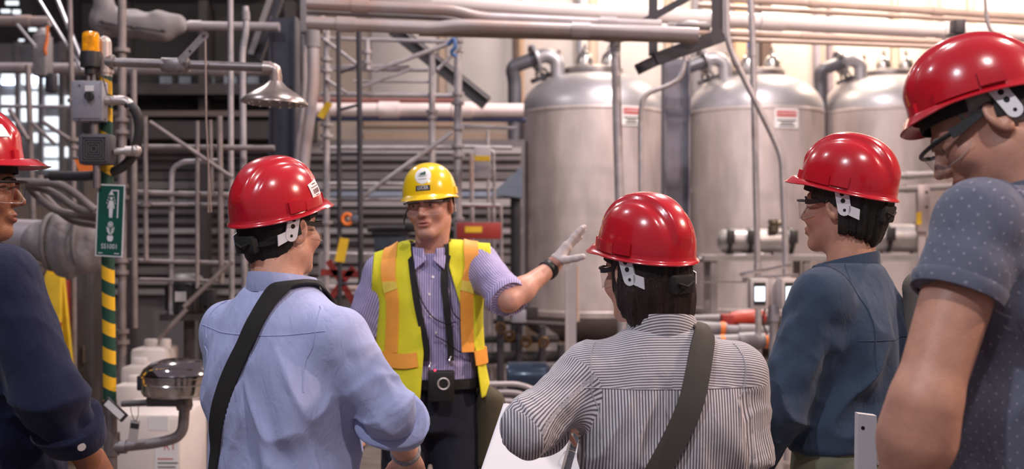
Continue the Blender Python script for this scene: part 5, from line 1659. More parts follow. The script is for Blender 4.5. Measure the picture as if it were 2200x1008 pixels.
# ---------------------------------------------------------------- visitor in the slate blue work shirt
def build_slate():
    H = 1.715; s = H / 1.72
    loc = (0.848, 2.85, 0)
    yaw = 55
    W = Matrix.Translation(loc) @ Matrix.Rotation(math.radians(yaw), 4, 'Z'); I = W.inverted()
    q = lambda px, py, d: tuple(I @ P(px, py, d))
    c = dict(tab=tab(s, 1.02, 1.08, bot=0.985), neck=(0, -0.010, 1.430 * s), neck_r=0.057,
             L=[(-0.178, 0.0, 1.365 * s), q(1672, 880, 2.70), q(1612, 1010, 2.78)],
             R=[(0.178, 0.0, 1.365 * s), (0.235, 0.01, 1.10 * s), (0.18, 0.20, 1.00 * s)],
             sleeve=(1.92, 1.9), sr=(0.068, 0.062, 0.046), ar=(0.048, 0.041, 0.027),
             handL=dict(curl=0.4, back=(-0.8, 0.3, 0.5)), handR=dict(curl=0.4, back=(0.8, 0.3, 0.5)),
             pants_m=mat('khaki_green_trousers', (0.17, 0.18, 0.13), 0.9, var=0.1, scale=20), brow=HAIR_BLK, waist=1.045, stance=0.12, hipw=1.04)
    f = make_person('person in a slate blue work shirt facing left, wearing a red hard hat',
                    loc, yaw, H, c, (0.025, 0.008, 1.592), (-9, 2, 0), skin2('skin_tan', (0.50, 0.265, 0.18)))
    m = cloth('slate_blue_cotton', (0.040, 0.062, 0.105))
    sh = make_shirt(f.root, c, m, seed=40, h=0.006, fold=1.35)
    collar(sh, c, m, gap=0.35, r=(0.064, 0.064), h=0.046, lift=0.030)
    zy = 1.30 * s
    seam(sh, sh, [(-0.17, -0.12, zy - 0.03), (-0.08, -0.16, zy - 0.03), (0.06, -0.16, zy - 0.03), (0.17, -0.10, zy - 0.03)], m, 0.0012, name='yoke_seam')
    seam(sh, sh, [(-0.160, 0.090, 1.33 * s), (-0.162, 0.060, 1.42 * s), (-0.160, -0.01, 1.45 * s), (-0.150, -0.075, 1.41 * s), (-0.146, -0.12, 1.32 * s), (-0.150, -0.13, 1.20 * s)], m, 0.0014, name='armhole_seam')
    seam(sh, sh, [(-0.085, -0.03, 1.46 * s), (-0.12, -0.05, 1.43 * s), (-0.148, -0.07, 1.41 * s)], m, 0.0014, name='shoulder_seam')
    make_hair(f, HAIR_BLK, off=0.015, nape=-0.104, temple=0.056, seed=9, rough=0.006)
    hat, g = finish_head(f, susp=dict(ax=0.093, ay=0.112, low=-0.040), glasses=dict(), tilt=12, zoff=0.050)
    # grey knapsack on the far shoulder
    V, Fq = polygonise(lambda Q: rbox(Q, (0.13, -0.175, 1.24 * s), (0.10, 0.055, 0.19), 0.05), (0.0, -0.26, 0.98 * s), (0.26, -0.08, 1.48 * s), 0.01)
    N = vnormals(V, Fq); V = V + N * (vnoise(V * 14, 8) * 0.008)[:, None]
    np_obj('knapsack', V, Fq, mat('taupe_canvas', (0.13, 0.11, 0.10), 0.9, bump=0.001, bscale=500), f.root, label='taupe knapsack behind the shoulder')
    return f

# ---------------------------------------------------------------- visitor in the dotted grey T-shirt
def build_dotted():
    H = 1.88; s = H / 1.72
    loc = (0.935, 1.99, 0)
    yaw = 38
    W = Matrix.Translation(loc) @ Matrix.Rotation(math.radians(yaw), 4, 'Z'); I = W.inverted()
    q = lambda px, py, d: tuple(I @ P(px, py, d))
    c = dict(tab=tab(s, 1.04, 1.05), neck=(0, -0.004, 1.475 * s), neck_r=0.060, hres=0.0028, ares=0.004,
             L=[(-0.195, 0.0, 1.405 * s), q(1986, 870, 1.80), q(1930, 1120, 1.84)],
             R=[(0.195, 0.0, 1.425 * s), (0.26, 0.02, 1.12 * s), (0.22, 0.18, 0.95 * s)],
             sleeve=(0.40, 0.5), sr=(0.074, 0.076, 0.05), ar=(0.062, 0.056, 0.034), armk=0.05,
             handL=dict(curl=0.4, back=(-1, 0.2, 0.1)), handR=dict(curl=0.4, back=(1, 0.2, 0.1)),
             pants_m=mat('dark_jeans', (0.02, 0.025, 0.04), 0.9), brow=HAIR_GRY)
    f = make_person('person in a grey dotted T-shirt looking down, bare forearm, wearing a red hard hat',
                    loc, yaw, H, c, (-0.026, 0.077, 1.712), (36, -30, 10), skin2('skin_ruddy', (0.49, 0.25, 0.175)))
    m = cloth('grey_dotted_jersey', (0.115, 0.125, 0.175), dots=(0.27, 0.27, 0.34), rough=0.9)
    sh = make_shirt(f.root, c, m, seed=60, h=0.0065, fold=0.9)
    collar(sh, c, m, gap=0.0, r=(0.066, 0.070), h=0.022, lift=0.016, name='neck_band', fold=False)
    ring_band(sh, c['L'], 0.375, 0.075, 0.024, m, 'sleeve_hem', seg=0, lip=0.003, flare=0.002, wob=0.002)
    seam(sh, sh, [(-0.15, 0.06, 1.49 * s), (-0.165, -0.06, 1.46 * s), (-0.165, -0.12, 1.36 * s), (-0.16, -0.12, 1.25 * s)], m, 0.0018, name='armhole_seam')
    make_hair(f, HAIR_GRY, off=0.0015, nape=-0.06, temple=0.045)
    hat, g = finish_head(f, susp=dict(ax=0.090, ay=0.110, tab=False), glasses=dict(w=1.0, bar=0.010), tilt=15, zoff=0.050, brim=0.014, size=0.945)
    return f

# ---------------------------------------------------------------- visitor in the navy shirt
def build_navy():
    H = 1.745; s = H / 1.72
    loc = (-1.180, 2.45, 0)
    yaw = -48
    W = Matrix.Translation(loc) @ Matrix.Rotation(math.radians(yaw), 4, 'Z'); I = W.inverted()
    q = lambda px, py, d: tuple(I @ P(px, py, d))
    c = dict(tab=tab(s, 1.06, 1.08, belly=0.03), neck=(-0.0, -0.012, 1.462 * s), neck_r=0.060,
             L=[(-0.185, 0.0, 1.405 * s), (-0.25, -0.02, 1.13 * s), (-0.25, 0.06, 0.88 * s)],
             R=[(0.190, 0.0, 1.400 * s), q(108, 850, 2.30), q(190, 985, 2.40)],
             sleeve=(1.9, 1.62), sr=(0.072, 0.066, 0.056), ar=(0.050, 0.044, 0.028),
             handL=dict(curl=0.4, back=(-0.8, 0.3, 0.5)), handR=dict(curl=0.5, back=(0.8, 0.3, 0.5)),
             pants_m=mat('black_trousers', (0.015, 0.015, 0.018), 0.9), brow=HAIR_BLK)
    f = make_person('person in a dark navy shirt with rolled cuff, facing right, wearing a red hard hat',
                    loc, yaw, H, c, (-0.055, 0.000, 1.624), (-24, 0, 0), skin2('skin_brown', (0.30, 0.13, 0.070)))
    m = cloth('navy_cotton', (0.010, 0.013, 0.042))
    sh = make_shirt(f.root, c, m, seed=80, h=0.0065)
    collar(sh, c, m, gap=0.4, r=(0.072, 0.072), h=0.046, lift=0.016)
    seam(sh, sh, [(0.15, 0.06, 1.48 * s), (0.165, -0.06, 1.44 * s), (0.165, -0.12, 1.34 * s), (0.16, -0.12, 1.22 * s)], m, 0.002, name='armhole_seam')
    ring_band(sh, c['R'], 0.56, 0.058, 0.060, m, 'rolled_cuff', flare=0.010, wob=0.004, lip=0.010)
    p = q(178, 935, 2.30)
    E, Wr = Vector(c['R'][1]), Vector(c['R'][2])
    u = (Wr - E).normalized(); base = E + (Wr - E) * 0.52
    tocam = (I @ Vector((0.0, 0, CAMZ))) - base
    n = (tocam - u * tocam.dot(u)).normalized()
    bt = MB(); bt.cyl(base + n * 0.074, base + n * 0.0815, 0.0085, 16)
    bt.build('cuff_button', mat('pearl_button', (0.75, 0.72, 0.72), 0.3), sh)
    make_hair(f, HAIR_BLK, off=0.008, nape=-0.09, temple=0.056, seed=5)
    hat, g = finish_head(f, susp=dict(), glasses=dict(w=1.02), tilt=6, zoff=0.050, brim=0.044)
    hat_patch(hat, 'label_sticker', 0.48, 0.92, 0.62, 0.78, 0.0016, 0.0006, STK, 12, 6)
    return f
# ---------------------------------------------------------------- the guide in the yellow vest
def build_guide():
    H = 1.735; s = H / 1.72
    loc = (-0.300, 4.10, 0); yaw = 183
    W = Matrix.Translation(loc) @ Matrix.Rotation(math.radians(yaw), 4, 'Z'); I = W.inverted()
    q = lambda px, py, d: tuple(I @ P(px, py, d))
    g_skin = skin2('skin_guide', (0.60, 0.315, 0.235))
    glove = mat('white_glove', (0.55, 0.50, 0.50), 0.8, var=0.1, scale=30)
    c = dict(tab=tab(s, 0.98, 1.0, bot=0.965), neck=(0, 0.0, 1.452 * s), neck_r=0.056, hres=0.0028, mouth=0.0026, head_w=0.94,
             L=[(-0.184, 0.0, 1.398 * s), q(1094, 645, 3.90), q(1188, 572, 4.06)],
             R=[(0.178, 0.0, 1.362 * s), (0.255, -0.02, 1.14 * s), (0.27, 0.10, 0.92 * s)],
             sleeve=(0.98, 1.1), sr=(0.068, 0.070, 0.060), ar=(0.046, 0.041, 0.027), ares=0.0038,
             handL=dict(dir=tuple(I.to_3x3() @ Vector((0.60, 0.10, 0.78))), back=tuple(I.to_3x3() @ Vector((-0.76, 0.25, 0.58))), curls=[0.05, 0.04, 0.06, 0.10], spread=0.015, thumb=0.6, tz=1.1),
             handR=dict(curl=0.4, back=(1, 0.2, 0.1)),
             pants_m=mat('guide_navy_trousers', (0.012, 0.013, 0.026), 0.9, var=0.2, scale=12), brow=mat('brow_grey', (0.20, 0.13, 0.10), 0.8), waist=1.02, gaze=0.002, gazez=-0.001)
    f = make_person('person facing the group in yellow safety vest and yellow hard hat, arm stretched out',
                    loc, yaw, H, c, (0.0, 0.035, 1.628), (-17, -3, 4), g_skin)
    m = cloth('lavender_stripe_cotton', (0.50, 0.45, 0.66), stripe=(0.20, 0.17, 0.40), period=0.0085, duty=0.25)
    sh = make_shirt(f.root, c, m, seed=101, h=0.006, fold=0.8)
    collar(sh, c, m, gap=0.30, r=(0.066, 0.068), h=0.040, lift=0.018)
    seam(sh, sh, [(0.0, 0.2, 1.40 * s), (0.0, 0.2, 1.2 * s), (0.0, 0.2, 1.0 * s)], m, 0.0016, name='placket_edge')
    seam(sh, sh, [(-0.03, 0.2, 1.40 * s), (-0.03, 0.2, 1.2 * s), (-0.03, 0.2, 1.0 * s)], m, 0.0016, name='placket_edge')
    bv = BVHTree.FromObject(sh, bpy.context.evaluated_depsgraph_get())
    for z in (1.385, 1.31, 1.235, 1.16, 1.085):
        h = bv.find_nearest(Vector((-0.015, 0.2, z * s)))
        MB().cyl(h[0], h[0] + h[1] * 0.003, 0.005, 12).build('shirt_button', mat('pearl_button', (0.75, 0.72, 0.72), 0.3), sh)
    # open collar points
    for sd in (1, -1):
        b = MB()
        z0 = c['neck'][2]
        A = Vector((sd * 0.020, 0.078, z0 - 0.012)); B = Vector((sd * 0.062, 0.060, z0 + 0.004)); Cc = Vector((sd * 0.052, 0.108, z0 - 0.070)); D = Vector((sd * 0.012, 0.098, z0 - 0.036))
        vs = [A, B, Cc, D]; off = Vector((0, 0.004, 0.002))
        b.add(vs + [v + off for v in vs], [(0, 1, 2, 3), (7, 6, 5, 4), (0, 4, 5, 1), (1, 5, 6, 2), (2, 6, 7, 3), (3, 7, 4, 0)])
        b.build('collar_point', m, sh, angle=30)
    # vest: offset of the trunk, open down the front, without sleeves
    def vest_sdf(Q):
        d = torso_sdf(Q, c)
        for side, arm in ((-1, c['L']), (1, c['R'])):
            a = np.array(arm[0]); nk = c['neck']
            d = smin(d, cone(Q, (side * 0.050, nk[1] - 0.005, nk[2] - 0.026), (a[0] * 1.10, a[1], a[2] - 0.002), 0.045, 0.066), 0.05)
        x, y, z = Q
        flare = 0.014 + 0.030 * sstep(1.25, 0.95, z)
        return d - flare
    z0 = 0.915
    c2 = dict(c); c2['tab'] = [(z0 - 0.1,) + c['tab'][0][1:]] + c['tab'][1:]
    V, Fq = polygonise(vest_sdf, (-0.30, -0.24, 0.86), (0.30, 0.26, 1.56), 0.0075)
    V = relax(V, Fq, 2, 0.5)
    N = vnormals(V, Fq)
    V = V + N * (vnoise(np.stack([V[:, 0] * 20, V[:, 1] * 14, V[:, 2] * 4], 1), 31) * 0.006 * sstep(1.45, 1.1, V[:, 2]))[:, None]
    x, y, z = V.T
    sdist = lambda key: np.linalg.norm((V - np.array(c[key][0])) * np.array([0.8, 0.9, 0.62]), axis=1)
    xr = np.interp(z, [0.9, 1.10, 1.25, 1.40, 1.50], [0.035, 0.020, 0.040, 0.062, 0.072])
    xl = np.interp(z, [0.9, 1.10, 1.25, 1.40, 1.50], [-0.190, -0.165, -0.115, -0.070, -0.068])
    g_open = np.minimum(np.minimum(xr - x, x - xl), (y - 0.0))                     # >0 inside the opening
    g_open = np.maximum(g_open, 0.078 - np.sqrt(x ** 2 + (y - 0.01) ** 2) - 10 * (z < 1.38))
    g_arm = np.minimum(np.where(x < 0, np.abs(x) - 0.018, np.abs(x)) - np.interp(z, [0.9, 1.18, 1.30, 1.50], [0.30, 0.218, 0.210, 0.200]), z - 1.10)
    g = np.maximum(np.maximum(g_open, g_arm), z0 + 0.015 * np.sign(x) - z)
    V2, F2 = clip_mesh(V, Fq, g)
    vm = mat('hi_vis_yellow', (0.72, 0.68, 0.022), 0.8, var=0.06, scale=20, bump=0.0012, bscale=420)
    vest = np_obj('safety_vest', V2, F2, vm, f.root, label='fluorescent yellow safety vest')
    so = vest.modifiers.new('thickness', 'SOLIDIFY'); so.thickness = 0.004; so.offset = 0
    org = mat('hi_vis_orange', (0.88, 0.36, 0.045), 0.55, var=0.08, scale=30)
    sil = mat('retro_reflective', (0.80, 0.62, 0.10), 0.35, var=0.1, scale=40)
    for sd in (1, -1):
        X = sd * 0.152
        strap(vest, c, [(X, -0.12, 1.30 * s), (X, -0.05, 1.46 * s), (X * 0.97, 0.03, 1.47 * s), (X, 0.10, 1.40 * s), (X * 1.04, 0.16, 1.30 * s), (X * 1.06, 0.17, 1.20 * s), (X * 1.08, 0.18, 1.10 * s)], 0.052, 0.002, org, 'orange_stripe', off=0.005, fn=vest_sdf)
        strap(vest, c, [(X * 1.0, 0.13, 1.345 * s), (X * 1.02, 0.14, 1.33 * s), (X * 1.02, 0.15, 1.315 * s)], 0.054, 0.003, sil, 'reflective_patch', off=0.006, fn=vest_sdf, n=4)
    strap(vest, c, [(0.045, 0.2, 1.075 * s), (0.10, 0.2, 1.07 * s), (0.16, 0.15, 1.07 * s), (0.21, 0.05, 1.07 * s), (0.21, -0.06, 1.07 * s)], 0.052, 0.002, org, 'orange_stripe', off=0.006, fn=vest_sdf)
    strap(vest, c, [(-0.172, 0.13, 1.07 * s), (-0.195, 0.09, 1.07 * s), (-0.21, 0.03, 1.07 * s), (-0.21, -0.06, 1.07 * s)], 0.052, 0.002, org, 'orange_stripe', off=0.006, fn=vest_sdf)
    # lanyard, device pouch, belt
    ly = []
    for sd, x0, x1 in ((1, 0.060, 0.012), (-1, -0.054, -0.082)):
        ly.append(strap(f.root, c, [(x0 * 0.9, -0.075, 1.475 * s), (x0 * 1.15, -0.01, 1.475 * s), (x0 * 1.1, 0.07, 1.42 * s), (x0 * 0.97, 0.12, 1.35 * s), (x0 * 0.6 + x1 * 0.4, 0.16, 1.24 * s), (x1, 0.17, 1.115 * s), (x1 * 1.0, 0.17, 1.062 * s)],
              0.024, 0.003, BLKF, 'lanyard_strap', off=0.016))
    bv = BVHTree.FromObject(sh, bpy.context.evaluated_depsgraph_get())
    y0 = bv.find_nearest(Vector((-0.04, 0.2, 1.0)))[0].y + 0.012
    pc = Vector((-0.042, y0 + 0.02, 0.985))
    b = MB(); b.box(pc - Vector((0.047, 0.018, 0.055)), pc + Vector((0.047, 0.018, 0.055)), bevel=0.008)
    pouch = b.build('device_pouch', mat('black_leather', (0.014, 0.013, 0.013), 0.5, bump=0.0008, bscale=200), f.root)
    rb = MB(); rb.tube([pc + Vector((-0.008 + 0.0195 * math.cos(a), 0.0195, 0.010 + 0.0195 * math.sin(a))) for a in np.linspace(0, 2 * math.pi, 28, endpoint=False)], 0.0032, 8, closed=True)
    rb.build('lens_ring', mat('silver_ring', (0.75, 0.70, 0.68), 0.3, 0.6), pouch)
    MB().ball((pc.x + 0.022, pc.y + 0.014, pc.z + 0.057), 0.0035).build('indicator_lamp', mat('red_led', (1.0, 0.02, 0.05), 0.4, emit=6), pouch)
    for x in (0.012, -0.082):
        h = bv.find_nearest(Vector((x, 0.2, 1.055)))[0]
        MB().tube(curve_pts([h + Vector((0, 0.02, 0.018)), h + Vector((0.006, 0.028, 0.0)), h + Vector((-0.004, 0.022, -0.016))], 5), 0.003, 8).build('lanyard_clip', mat('clip_steel', (0.6, 0.56, 0.56), 0.25, 1), f.root)
    # cables of the headset
    cab = mat('cable_black', (0.015, 0.015, 0.017), 0.5)
    for pts in ([(-0.062, 0.10, 1.42), (-0.075, 0.13, 1.34), (-0.085, 0.15, 1.25), (-0.12, 0.15, 1.215), (-0.145, 0.14, 1.19), (-0.15, 0.14, 1.12), (-0.12, 0.15, 1.10), (-0.06, 0.16, 1.14), (-0.02, 0.16, 1.16)],
                [(0.045, 0.10, 1.36), (0.03, 0.13, 1.29), (-0.01, 0.15, 1.23), (-0.06, 0.16, 1.205), (-0.10, 0.15, 1.21)]):
        C, G = project(c, curve_pts(pts, 6), 0.020)
        MB().tube(C, 0.0022, 6).build('headset_cable', cab, f.root)
    b = MB()
    belt = [Vector((0.168 * math.sin(a), 0.118 * math.cos(a), 1.0)) for a in np.linspace(0, 2 * math.pi, 40, endpoint=False)]
    strap(f.root, c, [(0.17 * math.sin(a), 0.14 * math.cos(a), 0.985) for a in np.linspace(-2.6, 2.6, 12)], 0.036, 0.003, BLKF, 'belt', off=0.012, n=3)
    # shirt sleeve hems, wrist band
    for k in ('L', 'R'):
        ring_band(sh, c[k], 0.95 if k == 'L' else 0.07, 0.068 if k == 'L' else 0.064, 0.026, m, 'sleeve_hem', seg=0 if k == 'L' else 1, lip=0.005, flare=0.004, wob=0.004)
    ring_band(f.root, c['L'], 0.90, 0.031, 0.030, BLK, 'wrist_band', lip=0.006, flare=0)
    # olive field bag on the left hip
    V, Fq = polygonise(lambda Q: smin(rbox(Q, (-0.215, -0.02, 0.80), (0.045, 0.10, 0.15), 0.04), cone(Q, (-0.18, 0.02, 0.99), (-0.215, 0.0, 0.88), 0.022, 0.05), 0.04), (-0.32, -0.18, 0.60), (-0.12, 0.15, 1.04), 0.009)
    N = vnormals(V, Fq); V = V + N * (vnoise(V * np.array([14, 14, 9]), 5) * 0.009)[:, None]
    np_obj('field_bag', V, Fq, mat('olive_canvas', (0.060, 0.050, 0.028), 0.9, var=0.2, scale=12), f.root, label='olive bag hanging at the hip')
    # glove on the raised hand: offset of the hand skin past the wrist band
    E, Wp = Vector(c['L'][1]), Vector(c['L'][2])
    hd = c['handL']; R3 = frame(hd['dir'], hd['back'])
    fn = lambda Q: smax(hand_sdf(rotq(Q, Wp, [list(r) for r in R3]), 1, curls=hd['curls'], spread=hd['spread'], thumb=hd['thumb'], tz=hd['tz']) - 0.0022, -rotq(Q, Wp, [list(r) for r in R3])[1] + 0.022, 0.004)
    pts = np.array([Wp, Wp + Vector(hd['dir']).normalized() * 0.2])
    V, Fq = polygonise(fn, pts.min(0) - 0.09, pts.max(0) + 0.09, 0.0035)
    np_obj('work_glove', V, Fq, glove, f.root, label='off-white work glove')
    make_hair(f, HAIR_GRY, off=0.006, nape=-0.06, temple=0.050)
    hat, band = make_hat(f.root, f.HM, HAT_YEL, crest=False, brim=0.016, tilt=3, zoff=0.030, size=0.93)
    add_suspension(hat, band, BLKF, WHT, HOLE, low=-0.03, knob=False, tab=False)
    gl = make_glasses(f.root, f.HM, mat('clear_frame', (0.55, 0.52, 0.52), 0.2), w=0.98, clear=True)
    # emblem and name plate on the front of the hat
    def disc(th0, t0, rad, off, m, name, sx=1.0, n=28):
        b = MB(); pts = [hat_pt(th0, t0, off, False)]; R_ = 5
        for q in range(1, R_ + 1):
            for k in range(n):
                a = 2 * math.pi * k / n; rr = rad * q / R_
                pts.append(hat_pt(th0 + sx * rr * math.cos(a) / 0.115, t0 + rr * math.sin(a) / 0.205, off, False))
        fs = [(0, 1 + k, 1 + (k + 1) % n) for k in range(n)]
        for q in range(R_ - 1):
            fs += [(1 + q * n + k, 1 + q * n + (k + 1) % n, 1 + (q + 1) * n + (k + 1) % n, 1 + (q + 1) * n + k) for k in range(n)]
        b.add(pts, fs)
        return b.build(name, m, hat)
    disc(-0.14, 0.62, 0.0400, 0.0014, STK, 'emblem_disc', 1.0)
    grn = mat('emblem_green', (0.02, 0.09, 0.045), 0.5); gry = mat('emblem_grey', (0.30, 0.34, 0.31), 0.5)
    def shape(poly, m, name, off=0.0028):
        b = MB(); b.add([hat_pt(-0.14 - 1.7 * x / 0.115, 0.62 - 1.7 * y / 0.205, off, False) for x, y in poly], [tuple(range(len(poly)))])
        b.build(name, m, hat, smooth=False)
    shape([(-0.010, -0.002), (0.008, -0.002), (0.009, 0.004), (0.006, 0.010), (0.001, 0.006), (-0.004, 0.006)], grn, 'emblem_hill')
    shape([(-0.016, -0.004), (-0.008, -0.006), (0.002, -0.0065), (0.010, -0.005), (0.016, -0.001), (0.010, -0.0035), (0.0, -0.004), (-0.008, -0.003)], gry, 'emblem_wave')
    shape([(-0.015, 0.001), (-0.010, 0.005), (-0.006, 0.006), (-0.010, 0.002)], gry, 'emblem_leaf')
    hat_patch(hat, 'printed_line', -0.29, 0.01, 0.716, 0.730, 0.0022, 0.0003, gry, 6, 1)
    hat_patch(hat, 'name_plate', -0.405, 0.125, 0.845, 0.935, 0.0012, 0.0006, INK, 12, 4)
    hat_text(hat, 'LUCIER', 0.0185, -0.14, 0.890, STK, 0.0026, sx=0.84)
    # headset microphone
    HM = f.HM
    b = MB(); b.tube(curve_pts([(0.083, -0.01, 0.0), (0.088, 0.030, -0.030), (0.080, 0.070, -0.058), (0.058, 0.098, -0.072), (0.050, 0.110, -0.076)], 6), 0.0034, 8)
    mic = b.build('headset_boom', BLK, f.root, M=HM)
    MB().ball((0.047, 0.112, -0.077), 0.0140, sc=(1.3, 1, 1)).build('microphone', BLKF, mic)
    return f
build_blue(); build_stripe(); build_slate(); build_dotted(); build_navy(); build_guide()
# ================================================================== safety shower station
D0 = 4.8
st = thing('safety_shower', 'emergency shower and eyewash on a green and yellow striped pole', 'safety shower', P(232, 504, D0) - Vector((0, 0, CAMZ)))
O = Vector(st.location)
def L_(px, py, d=D0): return P(px, py, d) - O
u = D0 / FPX
def stripe_mat():
    m = bpy.data.materials.new('green_yellow_stripes'); m.use_nodes = True
    nt = m.node_tree; N, K = nt.nodes, nt.links; b = N['Principled BSDF']; b.inputs['Roughness'].default_value = 0.4
    tc = N.new('ShaderNodeTexCoord'); sp = N.new('ShaderNodeSeparateXYZ'); K.new(tc.outputs['Object'], sp.inputs[0])
    a = N.new('ShaderNodeMath'); a.operation = 'MULTIPLY'; a.inputs[1].default_value = 0.5; K.new(sp.outputs['X'], a.inputs[0])
    s = N.new('ShaderNodeMath'); s.operation = 'ADD'; K.new(sp.outputs['Z'], s.inputs[0]); K.new(a.outputs[0], s.inputs[1])
    q = N.new('ShaderNodeMath'); q.operation = 'MULTIPLY'; q.inputs[1].default_value = 1 / (57.5 * u); K.new(s.outputs[0], q.inputs[0])
    f = N.new('ShaderNodeMath'); f.operation = 'FRACT'; K.new(q.outputs[0], f.inputs[0])
    g = N.new('ShaderNodeMath'); g.operation = 'GREATER_THAN'; g.inputs[1].default_value = 0.5; K.new(f.outputs[0], g.inputs[0])
    mx = N.new('ShaderNodeMix'); mx.data_type = 'RGBA'; K.new(g.outputs[0], mx.inputs['Factor'])
    mx.inputs['A'].default_value = (0.012, 0.060, 0.040, 1); mx.inputs['B'].default_value = (0.78, 0.44, 0.02, 1)
    K.new(mx.outputs['Result'], b.inputs['Base Color'])
    return m
STM = stripe_mat()
b = MB(); b.tube([L_(236, 862), L_(226, 130)], 13.5 * u, 24); b.build('pole', STM, st)
b = MB(); b.tube([L_(238, 862), Vector((L_(240, 900).x, 0, 0.02))], 13 * u, 24); b.build('lower_pipe', GALV, st)
b = MB(); b.lathe([(0.0, 0), (0.12, 0), (0.12, 0.015), (0.05, 0.02), (0.04, 0.05), (0, 0.05)], 28, Matrix.Translation((L_(240, 900).x, 0, 0))); b.build('floor_flange', GALV, st)
b = MB(); b.cyl(L_(226, 165), L_(224, 92), 15 * u, 22); b.cyl(L_(226, 158), L_(226, 150), 18 * u, 22); b.ball(L_(224, 92), 15 * u); b.build('top_tee', mat('cream_fitting', (0.55, 0.47, 0.44), 0.4, 0.4, var=0.1, scale=20), st)
b = MB(); b.cyl(L_(230, 134), L_(246, 134), 16 * u, 20); b.cyl(L_(246, 134), L_(570, 145), 9.5 * u, 20); arm = b.build('shower_arm', GALV, st)
b = MB(); b.box(L_(350, 155) - Vector((0, 0.03, 0)), L_(402, 126) + Vector((0, 0.03, 0)), bevel=0.012); b.cyl(L_(348, 139), L_(356, 139), 15 * u, 18); b.cyl(L_(398, 140), L_(406, 140), 15 * u, 18); vb = b.build('valve_body', GALV, st)
for px in (366, 390): MB().cyl(L_(px, 158) - Vector((0, 0.01, 0)), L_(px, 150) - Vector((0, 0.01, 0)), 0.007, 8).build('valve_bolt', GALV, vb)
b = MB(); b.bar(L_(386, 132, D0 - 0.045), L_(440, 75, D0 - 0.045), 0.030, 0.006, up=(0, 1, 0)); b.cyl(L_(440, 76, D0 - 0.05), L_(440, 76, D0 - 0.038), 0.017, 16); lv = b.build('valve_lever', GALV, st)
for px, py in ((408, 110), (438, 77)): MB().cyl(L_(px, py, D0 - 0.052), L_(px, py, D0 - 0.046), 0.0055, 10).build('lever_hole', DARKST, lv)
b = MB(); b.tube([L_(441, 85, D0 - 0.045), L_(443, 260, D0 - 0.045), L_(448, 360, D0 - 0.045), L_(448, 456, D0 - 0.045)], 0.0042, 8); b.tube([L_(449, 372, D0 - 0.045), L_(454, 456, D0 - 0.045), L_(446, 456, D0 - 0.045)], 0.003, 8); b.build('pull_rod', mat('rod_copper', (0.55, 0.43, 0.38), 0.35, 0.7), st)
b = MB(); b.cyl(L_(566, 145), L_(582, 146), 14 * u, 20); b.tube(bend([L_(575, 146), L_(592, 147), L_(593, 166)], 0.03, 8), 12 * u, 20); b.cyl(L_(593, 160), L_(593, 186), 13 * u, 20); b.build('elbow', mat('elbow_steel', (0.52, 0.43, 0.40), 0.35, 0.7, var=0.1, scale=20), st)
hp = L_(590, 215)
Mh = Matrix.Translation(hp) @ Matrix.Rotation(math.radians(2.5), 4, 'Y')
b = MB(); b.lathe([(0.020, 0.086), (0.032, 0.076), (0.050, 0.058), (0.092, 0.032), (0.126, 0.010), (0.142, -0.008), (0.144, -0.016), (0.138, -0.018), (0.10, -0.014), (0.0, -0.014)], 48, Mh); sh_ = b.build('shower_head', mat('bell_steel', (0.40, 0.34, 0.32), 0.28, 0.85, var=0.15, scale=12), st)
for k in range(16):
    a = 2 * math.pi * k / 16
    MB().ball(Mh @ Vector((0.112 * math.cos(a), 0.112 * math.sin(a), -0.017)), 0.0065, 8, 6).build('nozzle', CHROME, sh_)
# amber beacon, switch box, sounder
b = MB()
prof = [(0.0, 0.088), (0.020, 0.087), (0.031, 0.082), (0.034, 0.074)]
for k in range(9): prof += [(0.0345 + (0.0012 if k % 2 else 0.0), 0.070 - k * 0.008)]
prof += [(0.034, 0.0)]
amb = mat('amber_lens', (0.80, 0.30, 0.004), 0.12, 0, coat=0.5, emit=0.12, var=0.5, scale=60)
Mb = Matrix.Translation(L_(195, 112, 4.74))
b.lathe(prof, 32, Mb); bc = b.build('beacon_lens', amb, st)
MB().lathe([(0.020, 0.01), (0.022, 0.05), (0.014, 0.065), (0, 0.066)], 14, Mb).build('beacon_reflector', CHROME, bc)
b = MB(); b.lathe([(0.0, 0.0), (0.042, 0.0), (0.0435, -0.03), (0.042, -0.064), (0.024, -0.068), (0.024, -0.094), (0.0, -0.094)], 32, Mb); b.build('beacon_base', BLKM, st)
for dx in (-0.010, 0.012): 
    b = MB(); b.cyl(Mb @ Vector((dx, 0, -0.094)), Mb @ Vector((dx, 0, -0.132)), 0.009, 10); b.build('beacon_stem', GALV, st)
pB0, pB1 = L_(165, 263, 4.76), L_(231, 177, 4.76)
b = MB(); b.box((pB0.x, -0.10, pB0.z), (pB1.x, -0.03, pB1.z), bevel=0.006); sb = b.build('switch_box', BOXG, st)
b = MB(); b.box((pB0.x + 0.008, -0.106, pB0.z + 0.010), (pB1.x - 0.008, -0.10, pB1.z - 0.010), bevel=0.003); b.build('box_cover', BOXG, sb)
for px in (170, 226):
    for py in (183, 257): MB().cyl(L_(px, py, 4.69), L_(px, py, 4.685), 0.004, 8).build('cover_screw', DARKST, sb)
pc_ = L_(192, 190, 4.69); b = MB(); b.box((pc_.x - 0.018, -0.112, pc_.z - 0.012), (pc_.x + 0.018, -0.105, pc_.z + 0.012)); b.build('switch_legend', SIGNW, sb, smooth=False)
pc_ = L_(193, 207, 4.69); b = MB(); b.cyl((pc_.x, -0.105, pc_.z), (pc_.x, -0.130, pc_.z), 0.018, 20); b.box((pc_.x - 0.005, -0.142, pc_.z - 0.016), (pc_.x + 0.005, -0.128, pc_.z + 0.016)); b.build('rotary_switch', BLKM, sb)
b = MB(); b.cyl(L_(202, 262, 4.74), L_(202, 292, 4.74), 0.018, 14); b.build('nipple', GALV, st)
